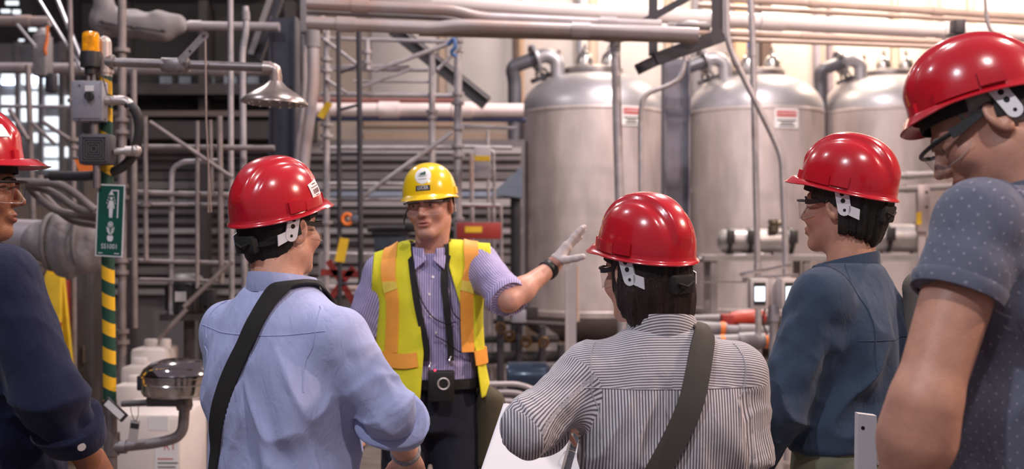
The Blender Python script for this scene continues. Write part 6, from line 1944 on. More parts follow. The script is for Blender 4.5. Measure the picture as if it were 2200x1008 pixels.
q0, q1 = L_(176, 355, 4.74), L_(247, 289, 4.74)
b = MB(); b.box((q0.x, -0.11, q0.z), (q1.x, -0.03, q1.z), bevel=0.014); so_ = b.build('sounder', mat('sounder_grey', (0.085, 0.08, 0.09), 0.5), st)
cx, cz = (q0.x + q1.x) / 2, (q0.z + q1.z) / 2
for k in range(5):
    a = 0.050 - k * 0.0098
    for (x0, z0, x1, z1) in ((-a, -a, a, -a), (-a, a, a, a), (-a, -a, -a, a), (a, -a, a, a)):
        b = MB(); b.bar((cx + x0, -0.112, cz + z0), (cx + x1, -0.112, cz + z1), 0.0032, 0.006, up=(0, 1, 0)); b.build('grille_bar', mat('grille_steel', (0.20, 0.19, 0.20), 0.35, 0.6), so_, smooth=False)
MB().box((cx - 0.052, -0.1105, cz - 0.052), (cx + 0.052, -0.108, cz + 0.052)).build('grille_recess', SIGNK, so_, smooth=False)
b = MB(); b.cyl(L_(208, 352, 4.72), L_(208, 404, 4.72), 0.016, 14); b.build('nipple', GALV, st)
b = MB(); b.cyl(L_(247, 326, 4.72), L_(276, 325, 4.72), 0.014, 14); b.cyl(L_(270, 325, 4.72), L_(290, 325, 4.72), 0.021, 14); b.ball(L_(292, 324, 4.72), 0.025); b.build('hose_fitting', mat('cast_fitting', (0.50, 0.44, 0.42), 0.35, 0.6), st)
b = MB(); b.cyl(L_(228, 216, 4.74), L_(262, 216, 4.74), 0.020, 14); b.tube(bend([L_(255, 216, 4.74), L_(272, 217, 4.74), L_(284, 232, 4.74)], 0.03), 0.021, 14); b.build('hose_fitting', mat('cast_fitting', (0.50, 0.44, 0.42), 0.35, 0.6), st)
b = MB(); b.tube(curve_pts([L_(274, 222, 4.74), L_(292, 240, 4.74), L_(299, 275, 4.75), L_(294, 310, 4.76), L_(278, 345, 4.78), L_(245, 368, 4.80), L_(190, 378, 4.84), L_(110, 378, 4.9)], 8), 0.021, 16); b.build('flexible_hose', RUBBER, st)
b = MB(); b.tube(curve_pts([L_(214, 140, 4.76), L_(222, 170, 4.70), L_(230, 205, 4.68)], 6), 0.003, 8); b.build('beacon_cable', RUBBER, st)
# eyewash: lower tee, curved arm, stainless bowl with cover, actuator
b = MB(); b.cyl(L_(240, 978), L_(240, 930), 17 * u, 20); b.cyl(L_(236, 960), L_(272, 960), 15 * u, 20); b.build('lower_tee', GALV, st)
b = MB(); b.tube(bend([L_(262, 960), L_(340, 952), L_(392, 938), L_(397, 870)], 0.12, 10), 11.5 * u, 20); b.build('bowl_arm', GALV, st)
b = MB(); b.lathe([(0.0, -0.02), (0.030, -0.018), (0.036, 0.0), (0.033, 0.035), (0.0, 0.035)], 20, Matrix.Translation(L_(396, 872))); b.build('drain_cup', GALV, st)
bw = Matrix.Translation(L_(386, 820))
b = MB(); b.lathe([(0.0, -0.070), (0.10, -0.068), (0.150, -0.054), (0.158, -0.040), (0.158, 0.022), (0.163, 0.026), (0.163, 0.034), (0.152, 0.034), (0.150, -0.03), (0.0, -0.05)], 56, bw); bowl = b.build('eyewash_bowl', CHROME, st)
MB().lathe([(0.1595, -0.006), (0.1625, -0.003), (0.1595, 0.0)], 56, bw).build('bowl_bead', CHROME, bowl)
b = MB(); b.lathe([(0.160, 0.038), (0.150, 0.058), (0.120, 0.080), (0.07, 0.096), (0.03, 0.101), (0.0, 0.102)], 56, bw); b.build('bowl_cover', mat('cover_stainless', (0.45, 0.41, 0.40), 0.10, 1.0), st)
b = MB(); b.box(L_(298, 838) - Vector((0, 0.03, 0)), L_(318, 806) + Vector((0, 0.03, 0)), bevel=0.006); b.build('cover_hinge', DARKST, st)
b = MB(); b.cyl(L_(262, 868), L_(322, 865), 7 * u, 12); b.box(L_(318, 872) - Vector((0, 0.035, 0)), L_(404, 852) + Vector((0, 0.035, 0)), bevel=0.008); b.build('bowl_bracket', mat('bracket_dark', (0.13, 0.12, 0.12), 0.5, 0.4), st)
Mt = Matrix.Translation(L_(247, 880, 4.70)) @ Matrix.Rotation(math.radians(43), 4, 'Y')
b = MB(); b.box((-0.058, -0.008, -0.020), (0.058, 0.008, 0.020), Mt, bevel=0.003); b.build('test_tag_holder', BLKM, st)
b = MB(); b.box((-0.046, -0.011, -0.014), (0.046, -0.008, 0.014), Mt); b.build('test_tag', SIGNW, st, smooth=False)
# hanging inspection tag
tg = Matrix.Translation(L_(288, 925, 4.72)) @ Matrix.Rotation(math.radians(8), 4, 'Y')
b = MB(); b.box((-0.020, -0.001, -0.050), (0.020, 0.001, 0.042), tg); ht = b.build('hanging_tag', mat('tag_grey', (0.42, 0.38, 0.38), 0.6), st, smooth=False)
b = MB(); b.box((-0.018, -0.002, 0.008), (0.018, -0.001, 0.030), tg); b.build('tag_print', SIGNK, ht, smooth=False)
b = MB(); b.tube(curve_pts([L_(280, 868, 4.74), L_(283, 890, 4.71), L_(291, 905, 4.72), L_(297, 890, 4.71), L_(297, 870, 4.74)], 5), 0.0016, 6); b.build('tag_wire', RUBBER, ht)
# green sign
Ms = Matrix.Translation(L_(237, 474, 4.72)) @ Matrix.Rotation(math.radians(-14), 4, 'Z') @ Matrix.Rotation(math.radians(2.5), 4, 'Y')
W2, H2 = 0.0655, 0.153
sg = thing('wall_sign', 'green and white emergency shower and eyewash sign on the striped pole', 'sign', tuple(O))
def sbox(x0, z0, x1, z1, y, m, nm, par=None):
    b = MB(); b.box((x0, y - 0.0012, z0), (x1, y, z1), Ms); return b.build(nm, m, par or sg, smooth=False)
def spoly(pts, y, m, nm):
    b = MB(); b.prism(pts, y - 0.0010, y, Ms); return b.build(nm, m, sg, smooth=False)
sbox(-W2, -H2, W2, H2, 0.0, SIGNW, 'sign_plate')
sbox(-W2 + 0.006, -H2 + 0.006, W2 - 0.006, H2 - 0.006, -0.0015, GRNP, 'sign_field')
Y1 = -0.0030
spoly([(0.002, 0.130), (0.038, 0.130), (0.038, 0.012), (0.033, 0.012), (0.033, 0.125), (0.002, 0.125)], Y1, SIGNW, 'pipe_symbol')
spoly([(0.0, 0.125), (0.006, 0.125), (0.009, 0.116), (0.016, 0.108), (-0.012, 0.108), (-0.004, 0.116)], Y1, SIGNW, 'shower_head_symbol')
b = MB(); b.lathe([(0.0, -0.001), (0.0065, -0.001), (0.0065, 0.0), (0, 0)], 16, Ms @ Matrix.Translation((0.003, Y1, 0.094)) @ Matrix.Rotation(math.radians(90), 4, 'X')); b.build('head_symbol', SIGNW, sg)
spoly([(-0.006, 0.085), (0.012, 0.085), (0.020, 0.052), (0.016, 0.050), (0.010, 0.066), (0.012, 0.045), (0.010, 0.012), (0.004, 0.012), (0.003, 0.040), (0.002, 0.012), (-0.004, 0.012), (-0.006, 0.045), (-0.004, 0.066), (-0.010, 0.050), (-0.014, 0.052)], Y1, SIGNW, 'body_symbol')
for k, (x, z) in enumerate(((-0.010, 0.098), (-0.014, 0.086), (-0.017, 0.074), (0.016, 0.098), (0.020, 0.086), (0.022, 0.074))):
    sbox(x - 0.0012, z - 0.004, x + 0.0012, z + 0.004, Y1, SIGNW, 'drop_symbol')
for (cx_, cz_, r0, r1) in ((0.004, -0.016, 0.0085, 0.012), (0.004, -0.016, 0.0, 0.005)):
    pr = [(r0, 0.0), (r0, 0.001), (r1, 0.001), (r1, 0.0)]
    b = MB(); b.lathe(pr, 20, Ms @ Matrix.Translation((cx_, Y1, cz_)) @ Matrix.Rotation(math.radians(90), 4, 'X')); b.build('eye_symbol', SIGNW, sg)
for k in range(4):
    x0 = -0.018 + k * 0.0035
    for sd in (1, -1):
        xx = 0.004 + sd * (0.018 - k * 0.004)
        b = MB(); b.tube([Ms @ Vector((xx, Y1, -0.026 - 0.002 * k)), Ms @ Vector((xx * 0.8 + 0.0008, Y1, -0.046)), Ms @ Vector((0.004 + sd * 0.002, Y1, -0.060))], 0.0011, 6); b.build('spray_symbol', SIGNW, sg)
spoly([(-0.010, -0.066), (-0.002, -0.062), (0.004, -0.065), (0.010, -0.062), (0.018, -0.066), (0.018, -0.078), (0.012, -0.088), (-0.004, -0.088), (-0.010, -0.078)], Y1, SIGNW, 'bowl_symbol')
text_on(sg, 'printed_text', 'SS1001', 0.030, lambda x, y: Ms @ Vector((x * 0.92 + 0.002, Y1, y - 0.110)), SIGNW)
for x0, x1 in ((-0.050, -0.030), (0.026, 0.050)): sbox(x0, -0.140, x1, -0.137, Y1, SIGNW, 'small_print')

# ================================================================== left: insulated valve, cables, floor sign
D1 = 6.0
t = thing('insulated_pipe', 'big grey insulated pipe wrapped in a strapped jacket, left of the green sign', 'pipe', P(60, 512, D1)); T0 = Vector(t.location)
b = MB(); b.cyl(P(-70, 505, D1) - T0, P(120, 512, D1) - T0, 38 / FPX * D1, 28); b.build('pipe_run', mat('jacket_silver', (0.36, 0.33, 0.35), 0.4, 0.3, var=0.1, scale=5), t)
V, Fq = polygonise(lambda Q: smin(cone(Q, tuple(P(98, 520, D1) - T0), tuple(P(196, 528, D1) - T0), 0.125, 0.135), cone(Q, tuple(P(150, 500, D1) - T0), tuple(P(155, 560, D1) - T0), 0.10, 0.10), 0.05), tuple(P(60, 620, D1) - T0 - Vector((0.1, 0.25, 0.05))), tuple(P(240, 440, D1) - T0 + Vector((0.1, 0.25, 0.1))), 0.016)
N_ = vnormals(V, Fq); V = V + N_ * (vnoise(np.stack([V[:, 0] * 18, V[:, 1] * 6, V[:, 2] * 7], 1), 3) * 0.022)[:, None]
np_obj('valve_jacket', V, Fq, JACKET, t)
for px in (112, 178):
    b = MB(); b.tube([P(px, 520, D1) - T0 + Vector((0, 0.148 * math.cos(a), 0.148 * math.sin(a))) for a in np.linspace(0, 2 * math.pi, 24, endpoint=False)], 0.012, 8, closed=True); b.build('jacket_strap', mat('strap_grey', (0.16, 0.15, 0.155), 0.8), t)
b = MB(); b.tube(curve_pts([P(62, 596, D1 - 0.2) - T0, P(72, 580, D1 - 0.2) - T0, P(82, 568, D1 - 0.2) - T0, P(86, 580, D1 - 0.2) - T0, P(92, 592, D1 - 0.2) - T0, P(98, 580, D1 - 0.2) - T0, P(88, 568, D1 - 0.2) - T0], 5), 0.004, 6); b.build('tie_cord', RUBBER, t)
t = thing('insulated_pipe', 'grey strapped insulation jacket on the pipe above the shower arm', 'pipe', P(290, 50, 8.2)); T0 = Vector(t.location)
V, Fq = polygonise(lambda Q: smin(smin(cone(Q, tuple(P(228, 46, 8.2) - T0), tuple(P(352, 60, 8.2) - T0), 0.11, 0.10), cone(Q, tuple(P(222, -20, 8.2) - T0), tuple(P(228, 46, 8.2) - T0), 0.07, 0.09), 0.05), cone(Q, tuple(P(345, 48, 8.2) - T0), tuple(P(382, 52, 8.2) - T0), 0.09, 0.07), 0.04), (-0.45, -0.25, -0.28), (0.45, 0.25, 0.32), 0.016)
N_ = vnormals(V, Fq); V = V + N_ * (vnoise(V * 12, 7) * 0.012)[:, None]
np_obj('valve_jacket', V, Fq, mat('jacket_mid', (0.30, 0.27, 0.275), 0.7, var=0.1, scale=8), t)
b = MB(); b.tube(curve_pts([P(212, 46, 8.05) - T0, P(250, 54, 8.05) - T0, P(290, 58, 8.05) - T0, P(355, 68, 8.05) - T0], 6), 0.008, 8); lc = b.build('lacing_wire', DARKST, t)
for px, py in ((222, 48), (285, 58), (350, 66)): MB().ball(P(px, py, 8.03) - T0, 0.016, 10, 6).build('lacing_hook', DARKST, lc)
t = thing('hoist_motor', 'grey hanging gear unit with an orange ribbon, upper left', 'machine', P(92, 110, 9.1)); T0 = Vector(t.location)
MB().box((-0.055, -0.08, -0.21), (0.055, 0.08, 0.13), bevel=0.015).build('housing', GREYP, t)
MB().lathe([(0.0, 0.19), (0.03, 0.185), (0.055, 0.15), (0.06, 0.12), (0, 0.12)], 18).build('hub_cap', PALEP, t)
MB().cyl((0, 0, 0.12), (0, 0.1, 0.25), 0.02, 10).build('hanger_rod', DARKST, t)
MB().box((0.03, -0.05, -0.34), (0.11, 0.05, -0.18), bevel=0.02).build('gear_foot', DARKST, t)
b = MB(); b.tube(curve_pts([Vector((0.075, -0.09, 0.19)), Vector((0.072, -0.09, 0.08)), Vector((0.060, -0.10, 0.0)), Vector((0.068, -0.09, -0.05))], 5), [0.012] * 6 + [0.014] * 8 + [0.010, 0.006], 8); b.build('orange_ribbon', ORGP, t)
for i, (pts, lab) in enumerate((([(-30, 392), (80, 392), (140, 402), (205, 452)], 'uppermost thick grey cable of the bundle left of the sign'),
        ([(-30, 405), (70, 402), (120, 418), (165, 448), (210, 462)], 'second thick grey cable of the bundle left of the sign'),
        ([(60, 400), (90, 430), (130, 455), (210, 470)], 'third grey cable sagging behind the sign'),
        ([(84, 378), (95, 420), (150, 470), (208, 484)], 'lowest grey cable sagging to the insulated pipe'),
        ([(78, 384), (120, 376), (200, 376)], 'thin black cable running level to the striped pole'))):
    b = MB(); b.tube(curve_pts([P(x, y, 5.6 + 0.05 * i) for x, y in pts], 8), 0.020 if i < 4 else 0.011, 12)
    b.build('thick_cable', mat('cable_grey', (0.15, 0.125, 0.125), 0.5, var=0.15, scale=10) if i < 4 else RUBBER, label=lab, cat='cable', group='cable bundle left of the sign')
t = thing('wet_floor_sign', 'yellow A-frame floor sign standing left of the striped pole', 'sign', (PX(92, 7.2), 7.2, 0))
b = MB(); b.prism([(-0.13, 0.0), (0.10, 0.0), (0.05, 1.26), (-0.05, 1.28)], -0.02, 0.02, Matrix.Rotation(math.radians(-8), 4, 'X')); b.build('front_panel', YELP, t, smooth=False)
b = MB(); b.prism([(-0.13, 0.0), (0.10, 0.0), (0.05, 1.24), (-0.05, 1.26)], 0.36, 0.40, Matrix.Rotation(math.radians(8), 4, 'X')); b.build('rear_panel', YELP, t, smooth=False)
b = MB(); b.prism([(0.03, 0.62), (0.07, 0.72), (0.05, 0.80), (0.08, 0.95), (0.05, 0.95), (0.02, 0.80)], -0.024, -0.021, Matrix.Rotation(math.radians(-8), 4, 'X')); b.build('printed_symbol', SIGNR, t, smooth=False)
t = thing('fire_cabinet', 'dark red cabinet behind the yellow floor sign', 'cabinet', (PX(128, 7.9), 7.9, 0))
MB().box((-0.16, -0.12, 0), (0.10, 0.12, 1.20), bevel=0.01).build('body', REDP, t)
MB().box((-0.14, -0.13, 0.06), (0.08, -0.12, 1.14), bevel=0.004).build('door', REDP, t)
MB().box((0.05, -0.145, 0.58), (0.065, -0.13, 0.70)).build('handle', DARKST, t, smooth=False)
t = thing('floor_cabinet', 'dark tall cabinet standing behind the striped pole', 'cabinet', (PX(183, 8.0), 8.0, 0))
MB().box((-0.17, -0.15, 0), (0.10, 0.15, 1.30), bevel=0.01).build('body', mat('cabinet_charcoal', (0.045, 0.040, 0.042), 0.6, var=0.2, scale=6), t)
MB().box((-0.15, -0.16, 0.06), (0.085, -0.15, 1.24), bevel=0.004).build('door', mat('cabinet_charcoal', (0.05, 0.045, 0.047), 0.6), t)
MB().box((0.05, -0.175, 0.62), (0.062, -0.16, 0.74)).build('handle', GALV, t, smooth=False)
t = thing('warning_flag', 'small orange flag hanging behind the speaker box on the striped pole', 'flag', P(178, 352, 5.7))
b = MB(); b.prism([(-0.045, 0.03), (0.055, 0.02), (0.05, -0.055), (-0.012, -0.06)], -0.003, 0.003); b.build('cloth', ORGP, t, smooth=False)
b = MB(); b.cyl((-0.05, 0, 0.03), (0.06, 0, 0.02), 0.006, 8); b.build('hem_rod', DARKST, t)
b = MB(); b.cyl((0.04, 0, 0.02), (0.04, 0.02, -0.06), 0.005, 8); b.cyl((0.0, 0, 0.03), (0.0, 0.0, 0.16), 0.004, 8); b.build('tie', DARKST, t)
t = thing('pipe_clamp', 'dark clamp box under the rack pipes near the right edge', 'clamp', P(2052, 62, 7.75))
MB().box((-0.035, -0.10, -0.045), (0.035, 0.02, 0.05), bevel=0.006).build('clamp_body', DARKST, t)
MB().box((-0.07, -0.08, -0.055), (0.05, 0.0, -0.045)).build('clamp_foot', DARKST, t, smooth=False)
b = MB(); b.tube(curve_pts([P(2116, -30, 7.6), P(2118, 20, 7.6), P(2126, 60, 7.6), P(2150, 90, 7.6)], 6), 0.014, 10)
b.build('hanging_cable', mat('cable_pale', (0.34, 0.31, 0.33), 0.5), label='pale cable hanging over the right-hand red hard hat', cat='cable')
# motor on a stand
t = thing('pump_motor', 'black electric motor on a stand behind the blue-shirted person', 'motor', (PX(400, 7.0), 7.0, 0))
zc = PZ(628, 7.0)
b = MB(); b.lathe([(0.0, -0.13), (0.11, -0.13), (0.118, -0.11), (0.118, 0.05), (0.10, 0.07), (0.0, 0.07)], 28, Matrix.Translation((0, 0, zc))); mo = b.build('motor_housing', BLKM, t)
b = MB(); b.lathe([(0.0, 0.12), (0.06, 0.118), (0.10, 0.095), (0.105, 0.07), (0.0, 0.07)], 28, Matrix.Translation((0, 0, zc))); b.build('fan_cowl', mat('cowl_grey', (0.20, 0.19, 0.19), 0.45), mo)
for k in range(14):
    a = 2 * math.pi * k / 14
    MB().box((0.112, -0.006, -0.11), (0.130, 0.006, 0.05), Matrix.Translation((0, 0, zc)) @ Matrix.Rotation(a, 4, 'Z')).build('cooling_fin', BLKM, mo, smooth=False)
b = MB(); b.box((-0.03, -0.135, zc - 0.05), (0.04, -0.131, zc + 0.01)); b.build('rating_plate', mat('plate_pale', (0.55, 0.52, 0.50), 0.5), mo, smooth=False)
b = MB(); b.box((0.10, -0.05, zc - 0.08), (0.18, 0.05, zc + 0.02), bevel=0.008); b.build('terminal_box', BLKM, mo)
b = MB(); b.cyl((0.02, 0, 0), (0.02, 0, zc - 0.13), 0.035, 14); b.box((-0.16, -0.14, 0), (0.2, 0.14, 0.03)); b.box((-0.13, -0.12, zc - 0.17), (0.15, 0.12, zc - 0.13)); b.build('stand', DARKBR, t)
# white polythene containers
def tote(label, x0, x1, y0, y1, d, dep=0.34, cap=True, printed=None):
    X0, X1 = PX(x0, d), PX(x1, d); zt = PZ(y0, d); zb = max(0.0, PZ(y1, d))
    t = thing('plastic_container', label, 'container', ((X0 + X1) / 2, d, zb))
    w, h = X1 - X0, zt - zb
    b = MB(); b.box((-w / 2, -dep / 2, 0), (w / 2, dep / 2, h * 0.94), bevel=min(0.04, w * 0.12)); bo = b.build('body', WHTP, t)
    b = MB(); b.box((-w * 0.30, -0.025, h * 0.93), (w * 0.06, 0.025, h * 1.0), bevel=0.012); b.build('carry_handle', WHTP, t)
    if cap: MB().lathe([(0.035, h * 0.93), (0.035, h * 0.99), (0.03, h), (0, h)], 18, Matrix.Translation((w * 0.28, 0, 0))).build('screw_cap', WHTP, t)
    return t, w, h, dep
t, w, h, dep = tote('largest white plastic container, standing on the floor under the eyewash bowl', 252, 420, 858, 1100, 5.9, 0.5)
for (fx0, fx1, fz0, fz1) in ((0.18, 0.46, 0.30, 0.75),):
    lb = MB().box((fx0 * w, -dep / 2 - 0.003, fz0 * h), (fx1 * w, -dep / 2, fz1 * h)).build('paper_label', SIGNW, t, smooth=False)
    text_on(lb, 'printed_text', 'RT', 0.055, lambda x, y: Vector((x + 0.36 * w, -dep / 2 - 0.004, y + 0.66 * h)), SIGNR)
    for q in range(7):
        z = (0.34 + 0.035 * q) * h
        MB().box((0.21 * w, -dep / 2 - 0.004, z), ((0.40 + 0.03 * (q % 3)) * w, -dep / 2 - 0.003, z + 0.006)).build('printed_line', INK if q % 3 else SIGNR, lb, smooth=False)
MB().box((0.10 * w, -dep / 2 - 0.003, 0.80 * h), (0.34 * w, -dep / 2, 0.92 * h)).build('paper_label', SIGNW, t, smooth=False)
tote('white plastic container stepped behind the eyewash hinge', 262, 332, 806, 1040, 6.3, 0.3)
tote('white plastic container highest at the back, near the motor stand', 296, 372, 728, 1000, 6.9, 0.3)
tote('white plastic container between the two taller ones behind the bowl', 272, 352, 768, 1020, 6.6, 0.24, cap=False)

# ================================================================== clutter behind the guide
t = thing('control_box', 'pale grey box with yellow label on the scaffold, right of the yellow hard hat', 'box', P(1037, 357, 8.55))
MB().box((-0.062, -0.05, -0.095), (0.062, 0.10, 0.145), bevel=0.006).build('body', mat('box_pale', (0.42, 0.39, 0.42), 0.5), t)
MB().box((-0.060, -0.054, 0.035), (0.058, -0.050, 0.075)).build('yellow_label', YELP, t, smooth=False)
b = MB(); b.tube(bend([Vector((0.03, 0, 0.11)), Vector((0.085, 0, 0.12)), Vector((0.09, 0, -0.30))], 0.03), 0.012, 10); b.build('conduit', GALV2, t)
t = thing('control_box', 'dark red box with yellow label behind the vest shoulder', 'box', P(1015, 494, 8.55))
MB().box((-0.12, -0.05, -0.07), (0.22, 0.10, 0.055), bevel=0.006).build('body', REDP, t)
MB().box((-0.055, -0.054, -0.02), (0.075, -0.050, 0.025)).build('yellow_label', YELP, t, smooth=False)
for (x, y, a, lab) in ((733, 537, 8, 'yellow inspection tag hanging on the ladder'), (697, 236, 28, 'yellow inspection tag tied to the scaffold beside the pale pipe')):
    Mx = Matrix.Translation(P(x, y, 7.87 if y > 400 else 8.56)) @ Matrix.Rotation(math.radians(a), 4, 'Y')
    t = thing('inspection_tag', lab, 'tag', P(x, y, 7.87 if y > 400 else 8.56))
    iv = Matrix.Translation(-P(x, y, 7.87 if y > 400 else 8.56)) @ Mx
    k_ = 1.0 if y > 400 else 0.8
    b = MB(); b.prism([(-0.035 * k_, -0.085 * k_), (0.035 * k_, -0.085 * k_), (0.045 * k_, 0.085 * k_), (-0.02 * k_, 0.085 * k_)], -0.002, 0.002, iv); b.build('card', YELP, t, smooth=False)
    b = MB(); b.tube([iv @ Vector((0.01, 0, 0.08 * k_)), iv @ Vector((0.015, 0, 0.12 * k_))], 0.003, 6); b.build('tie', DARKST, t)
t = thing('hose_reel', 'small orange hose coil clipped to the ladder', 'hose', P(746, 471, 7.86))
b = MB(); b.tube([Vector((0.034 * math.cos(a), 0, 0.036 * math.sin(a))) for a in np.linspace(0, 2 * math.pi, 20, endpoint=False)], 0.013, 8, closed=True); b.build('coil', ORGP, t)
MB().ball((0.008, 0, 0), 0.018, 10, 6).build('hub', mat('hub_tan', (0.3, 0.24, 0.2), 0.6), t)
MB().box((0.03, -0.02, -0.02), (0.075, 0.02, 0.03), bevel=0.006).build('bracket', mat('bracket_blue', (0.10, 0.11, 0.16), 0.6), t)
t = thing('barrier_tape', 'red cross-braced barrier behind the blue-shirted person', 'barrier', P(735, 620, 8.0)); T0 = Vector(t.location)
for a, c_ in (((705, 560), (760, 650)), ((760, 575), (695, 660)), ((690, 585), (790, 590))):
    b = MB(); b.bar(P(*a, 8.0) - T0, P(*c_, 8.0) - T0, 0.045, 0.012, up=(0, 1, 0)); b.build('red_slat', REDP, t, smooth=False)
for px in (690, 792):
    b = MB(); b.bar(P(px, 545, 8.02) - T0, Vector((P(px, 545, 8.02) - T0).to_tuple()[:2] + (-T0.z,)), 0.03, 0.03); b.build('post', GREYP, t, smooth=False)
pipe('process_pipe', 'black rubber hose lying level behind the microphone', 'hose', [(790, 492), (850, 491), (985, 496)], 9.5, 15, RUBBER)
t = thing('duct_box', 'dark blue-grey duct box beside the yellow vest, left of the face', 'duct', P(845, 530, 9.4))
MB().box((-0.15, -0.1, -0.15), (0.12, 0.1, 0.11), bevel=0.01).build('body', mat('duct_blue', (0.06, 0.075, 0.10), 0.5, var=0.2, scale=5), t)
MB().box((-0.17, -0.12, 0.10), (0.14, 0.12, 0.125)).build('top_flange', DARKST, t, smooth=False)
MB().box((-0.05, -0.04, -t.location.z), (0.03, 0.04, -0.14)).build('leg', DARKST, t, smooth=False)
pipe('process_pipe', 'bright steel rail low behind the vest shoulder', 'pipe', [(695, 618), (830, 622)], 8.62, 14, PALEP)
t = thing('hopper', 'blue-grey sheet hopper left of the first tank', 'hopper', P(1085, 390, 10.5))
b = MB(); b.prism([(-0.12, -0.12), (0.16, -0.16), (0.16, 0.14)], -0.15, 0.15); b.build('sheet', mat('hopper_blue', (0.16, 0.20, 0.27), 0.5), t, smooth=False)
b = MB(); b.cyl((0.10, 0, -0.16), (0.10, 0, -P(1085, 390, 10.5).z), 0.05, 14); b.build('downpipe', DARKST, t)
for i, (x, y0, y1, w, lab) in enumerate(((1013, 330, 640, 10, 'thin upright tube beside the pale grey box'), (1060, 420, 640, 9, 'thin upright tube left of the hopper'), (1076, 440, 610, 7, 'thinnest upright tube left of the first tank'), (1048, 280, 460, 7, 'short upright tube above the red box'))):
    pipe('riser_pipe', lab, 'pipe', [(x, y0), (x + 2, y1), (x + 3, 896)], 9.3, w, GALV2 if i % 2 else PALEP, joints=(0.3, 0.7))
# low manifold in front of the first tank
t = thing('valve_manifold', 'dark low valve manifold with yellow handles under the first tank', 'manifold', P(1130, 760, 9.0) * 1.0); t.location.z = 0; T0 = Vector(t.location)
for (a, c_, w) in (((1030, 770), (1250, 764), 26), ((1030, 730), (1200, 728), 16), ((1060, 690), (1230, 700), 12)):
    b = MB(); b.cyl(P(*a, 9.0) - T0, P(*c_, 9.0) - T0, w / 2 / FPX * 9, 14); b.build('header', DARKBR, t)
for px, py0 in ((1075, 660), (1115, 690), (1165, 700), (1205, 740)):
    b = MB(); b.cyl(P(px, py0, 8.9) - T0, Vector((P(px, py0, 8.9) - T0).to_tuple()[:2] + (0,)), 0.03, 12); b.build('riser', DARKST, t)
for px, py in ((1075, 705), (1095, 722), (1130, 735), (1168, 736)):
    p = P(px, py, 8.8) - T0
    b = MB(); b.tube([p + Vector((0.036 * math.cos(a), 0, 0.036 * math.sin(a))) for a in np.linspace(0, 2 * math.pi, 14, endpoint=False)], 0.011, 6, closed=True); b.bar(p - Vector((0.045, 0, 0)), p + Vector((0.045, 0, 0)), 0.012, 0.012); b.build('hand_wheel', mat('wheel_ochre', (0.12, 0.06, 0.02), 0.4, 0.5), t)
for px, py in ((1120, 660), (1142, 672), (1090, 640), (1068, 625)):
    p = P(px, py, 8.8) - T0
    MB().box(p - Vector((0.05, 0.04, 0.05)), p + Vector((0.05, 0.04, 0.05)), bevel=0.012).build('valve_block', random.choice((REDP, DARKBR, BLKM)), t)
MB().box(P(1108, 685, 8.7) - T0 - Vector((0.03, 0.02, 0.03)), P(1122, 672, 8.7) - T0 + Vector((0.03, 0.02, 0.02)), bevel=0.006).build('gauge_box', BOXG, t)
t = thing('pump_set', 'dark blue pump among the pipes right of the yellow vest', 'pump', (PX(1140, 7.4), 7.4, 0)); zc = PZ(810, 7.4)
b = MB(); b.lathe([(0, -0.16), (0.09, -0.16), (0.10, -0.14), (0.10, 0.10), (0.06, 0.14), (0, 0.14)], 24, Matrix.Translation((0, 0, zc)) @ Matrix.Rotation(math.radians(90), 4, 'Y')); b.build('motor_housing', mat('pump_blue', (0.03, 0.05, 0.09), 0.25, 0.3, coat=0.4), t)
b = MB(); b.box((-0.2, -0.12, 0), (0.2, 0.12, zc - 0.09), bevel=0.01); b.build('pedestal', DARKBR, t)
for i, (y, lab) in enumerate(((826, 'upper grey bent pipe right of the yellow vest'), (843, 'middle grey bent pipe right of the yellow vest'), (862, 'lowest grey bent pipe right of the yellow vest'))):
    pipe('bent_pipe', lab, 'pipe', [(1030, y), (1118 - i * 6, y - 1), (1160 - i * 4, y + 18), (1250, y + 26)], 6.2, 12, mat('pipe_mauve', (0.40, 0.36, 0.38), 0.4, 0.3), rb=24, group='three bent pipes beside the vest')
t = thing('pipe_stanchion', 'pale square post under the three bent pipes', 'post', (PX(1103, 6.2), 6.2, 0))
MB().box((-0.035, -0.035, 0), (0.035, 0.035, PZ(880, 6.2)), bevel=0.004).build('post', BOXG, t)
MB().box((-0.042, -0.042, PZ(880, 6.2)), (0.042, 0.042, PZ(869, 6.2)), bevel=0.004).build('cap', PALEP, t)
t = thing('guard_post', 'pale slanted-top post in front of the first tank by the raised hand', 'post', (PX(1226, 7.6), 7.6, 0))
b = MB(); zt = PZ(566, 7.6); b.prism([(-0.036, 0), (0.036, 0), (0.036, zt + 0.01), (0.02, zt + 0.012), (-0.036, zt - 0.05)], -0.04, 0.04); b.build('channel', mat('post_pale', (0.50, 0.45, 0.47), 0.45, 0.2, var=0.1, scale=6), t, smooth=False)
MB().box((-0.08, -0.08, 0), (0.08, 0.08, 0.015)).build('foot_plate', DARKST, t, smooth=False)
b = MB(); b.cyl((0.05, 0.05, zt - 0.02), (0.05, 0.05, zt - 0.40), 0.012, 8); b.build('hinge_rod', TANP, t)

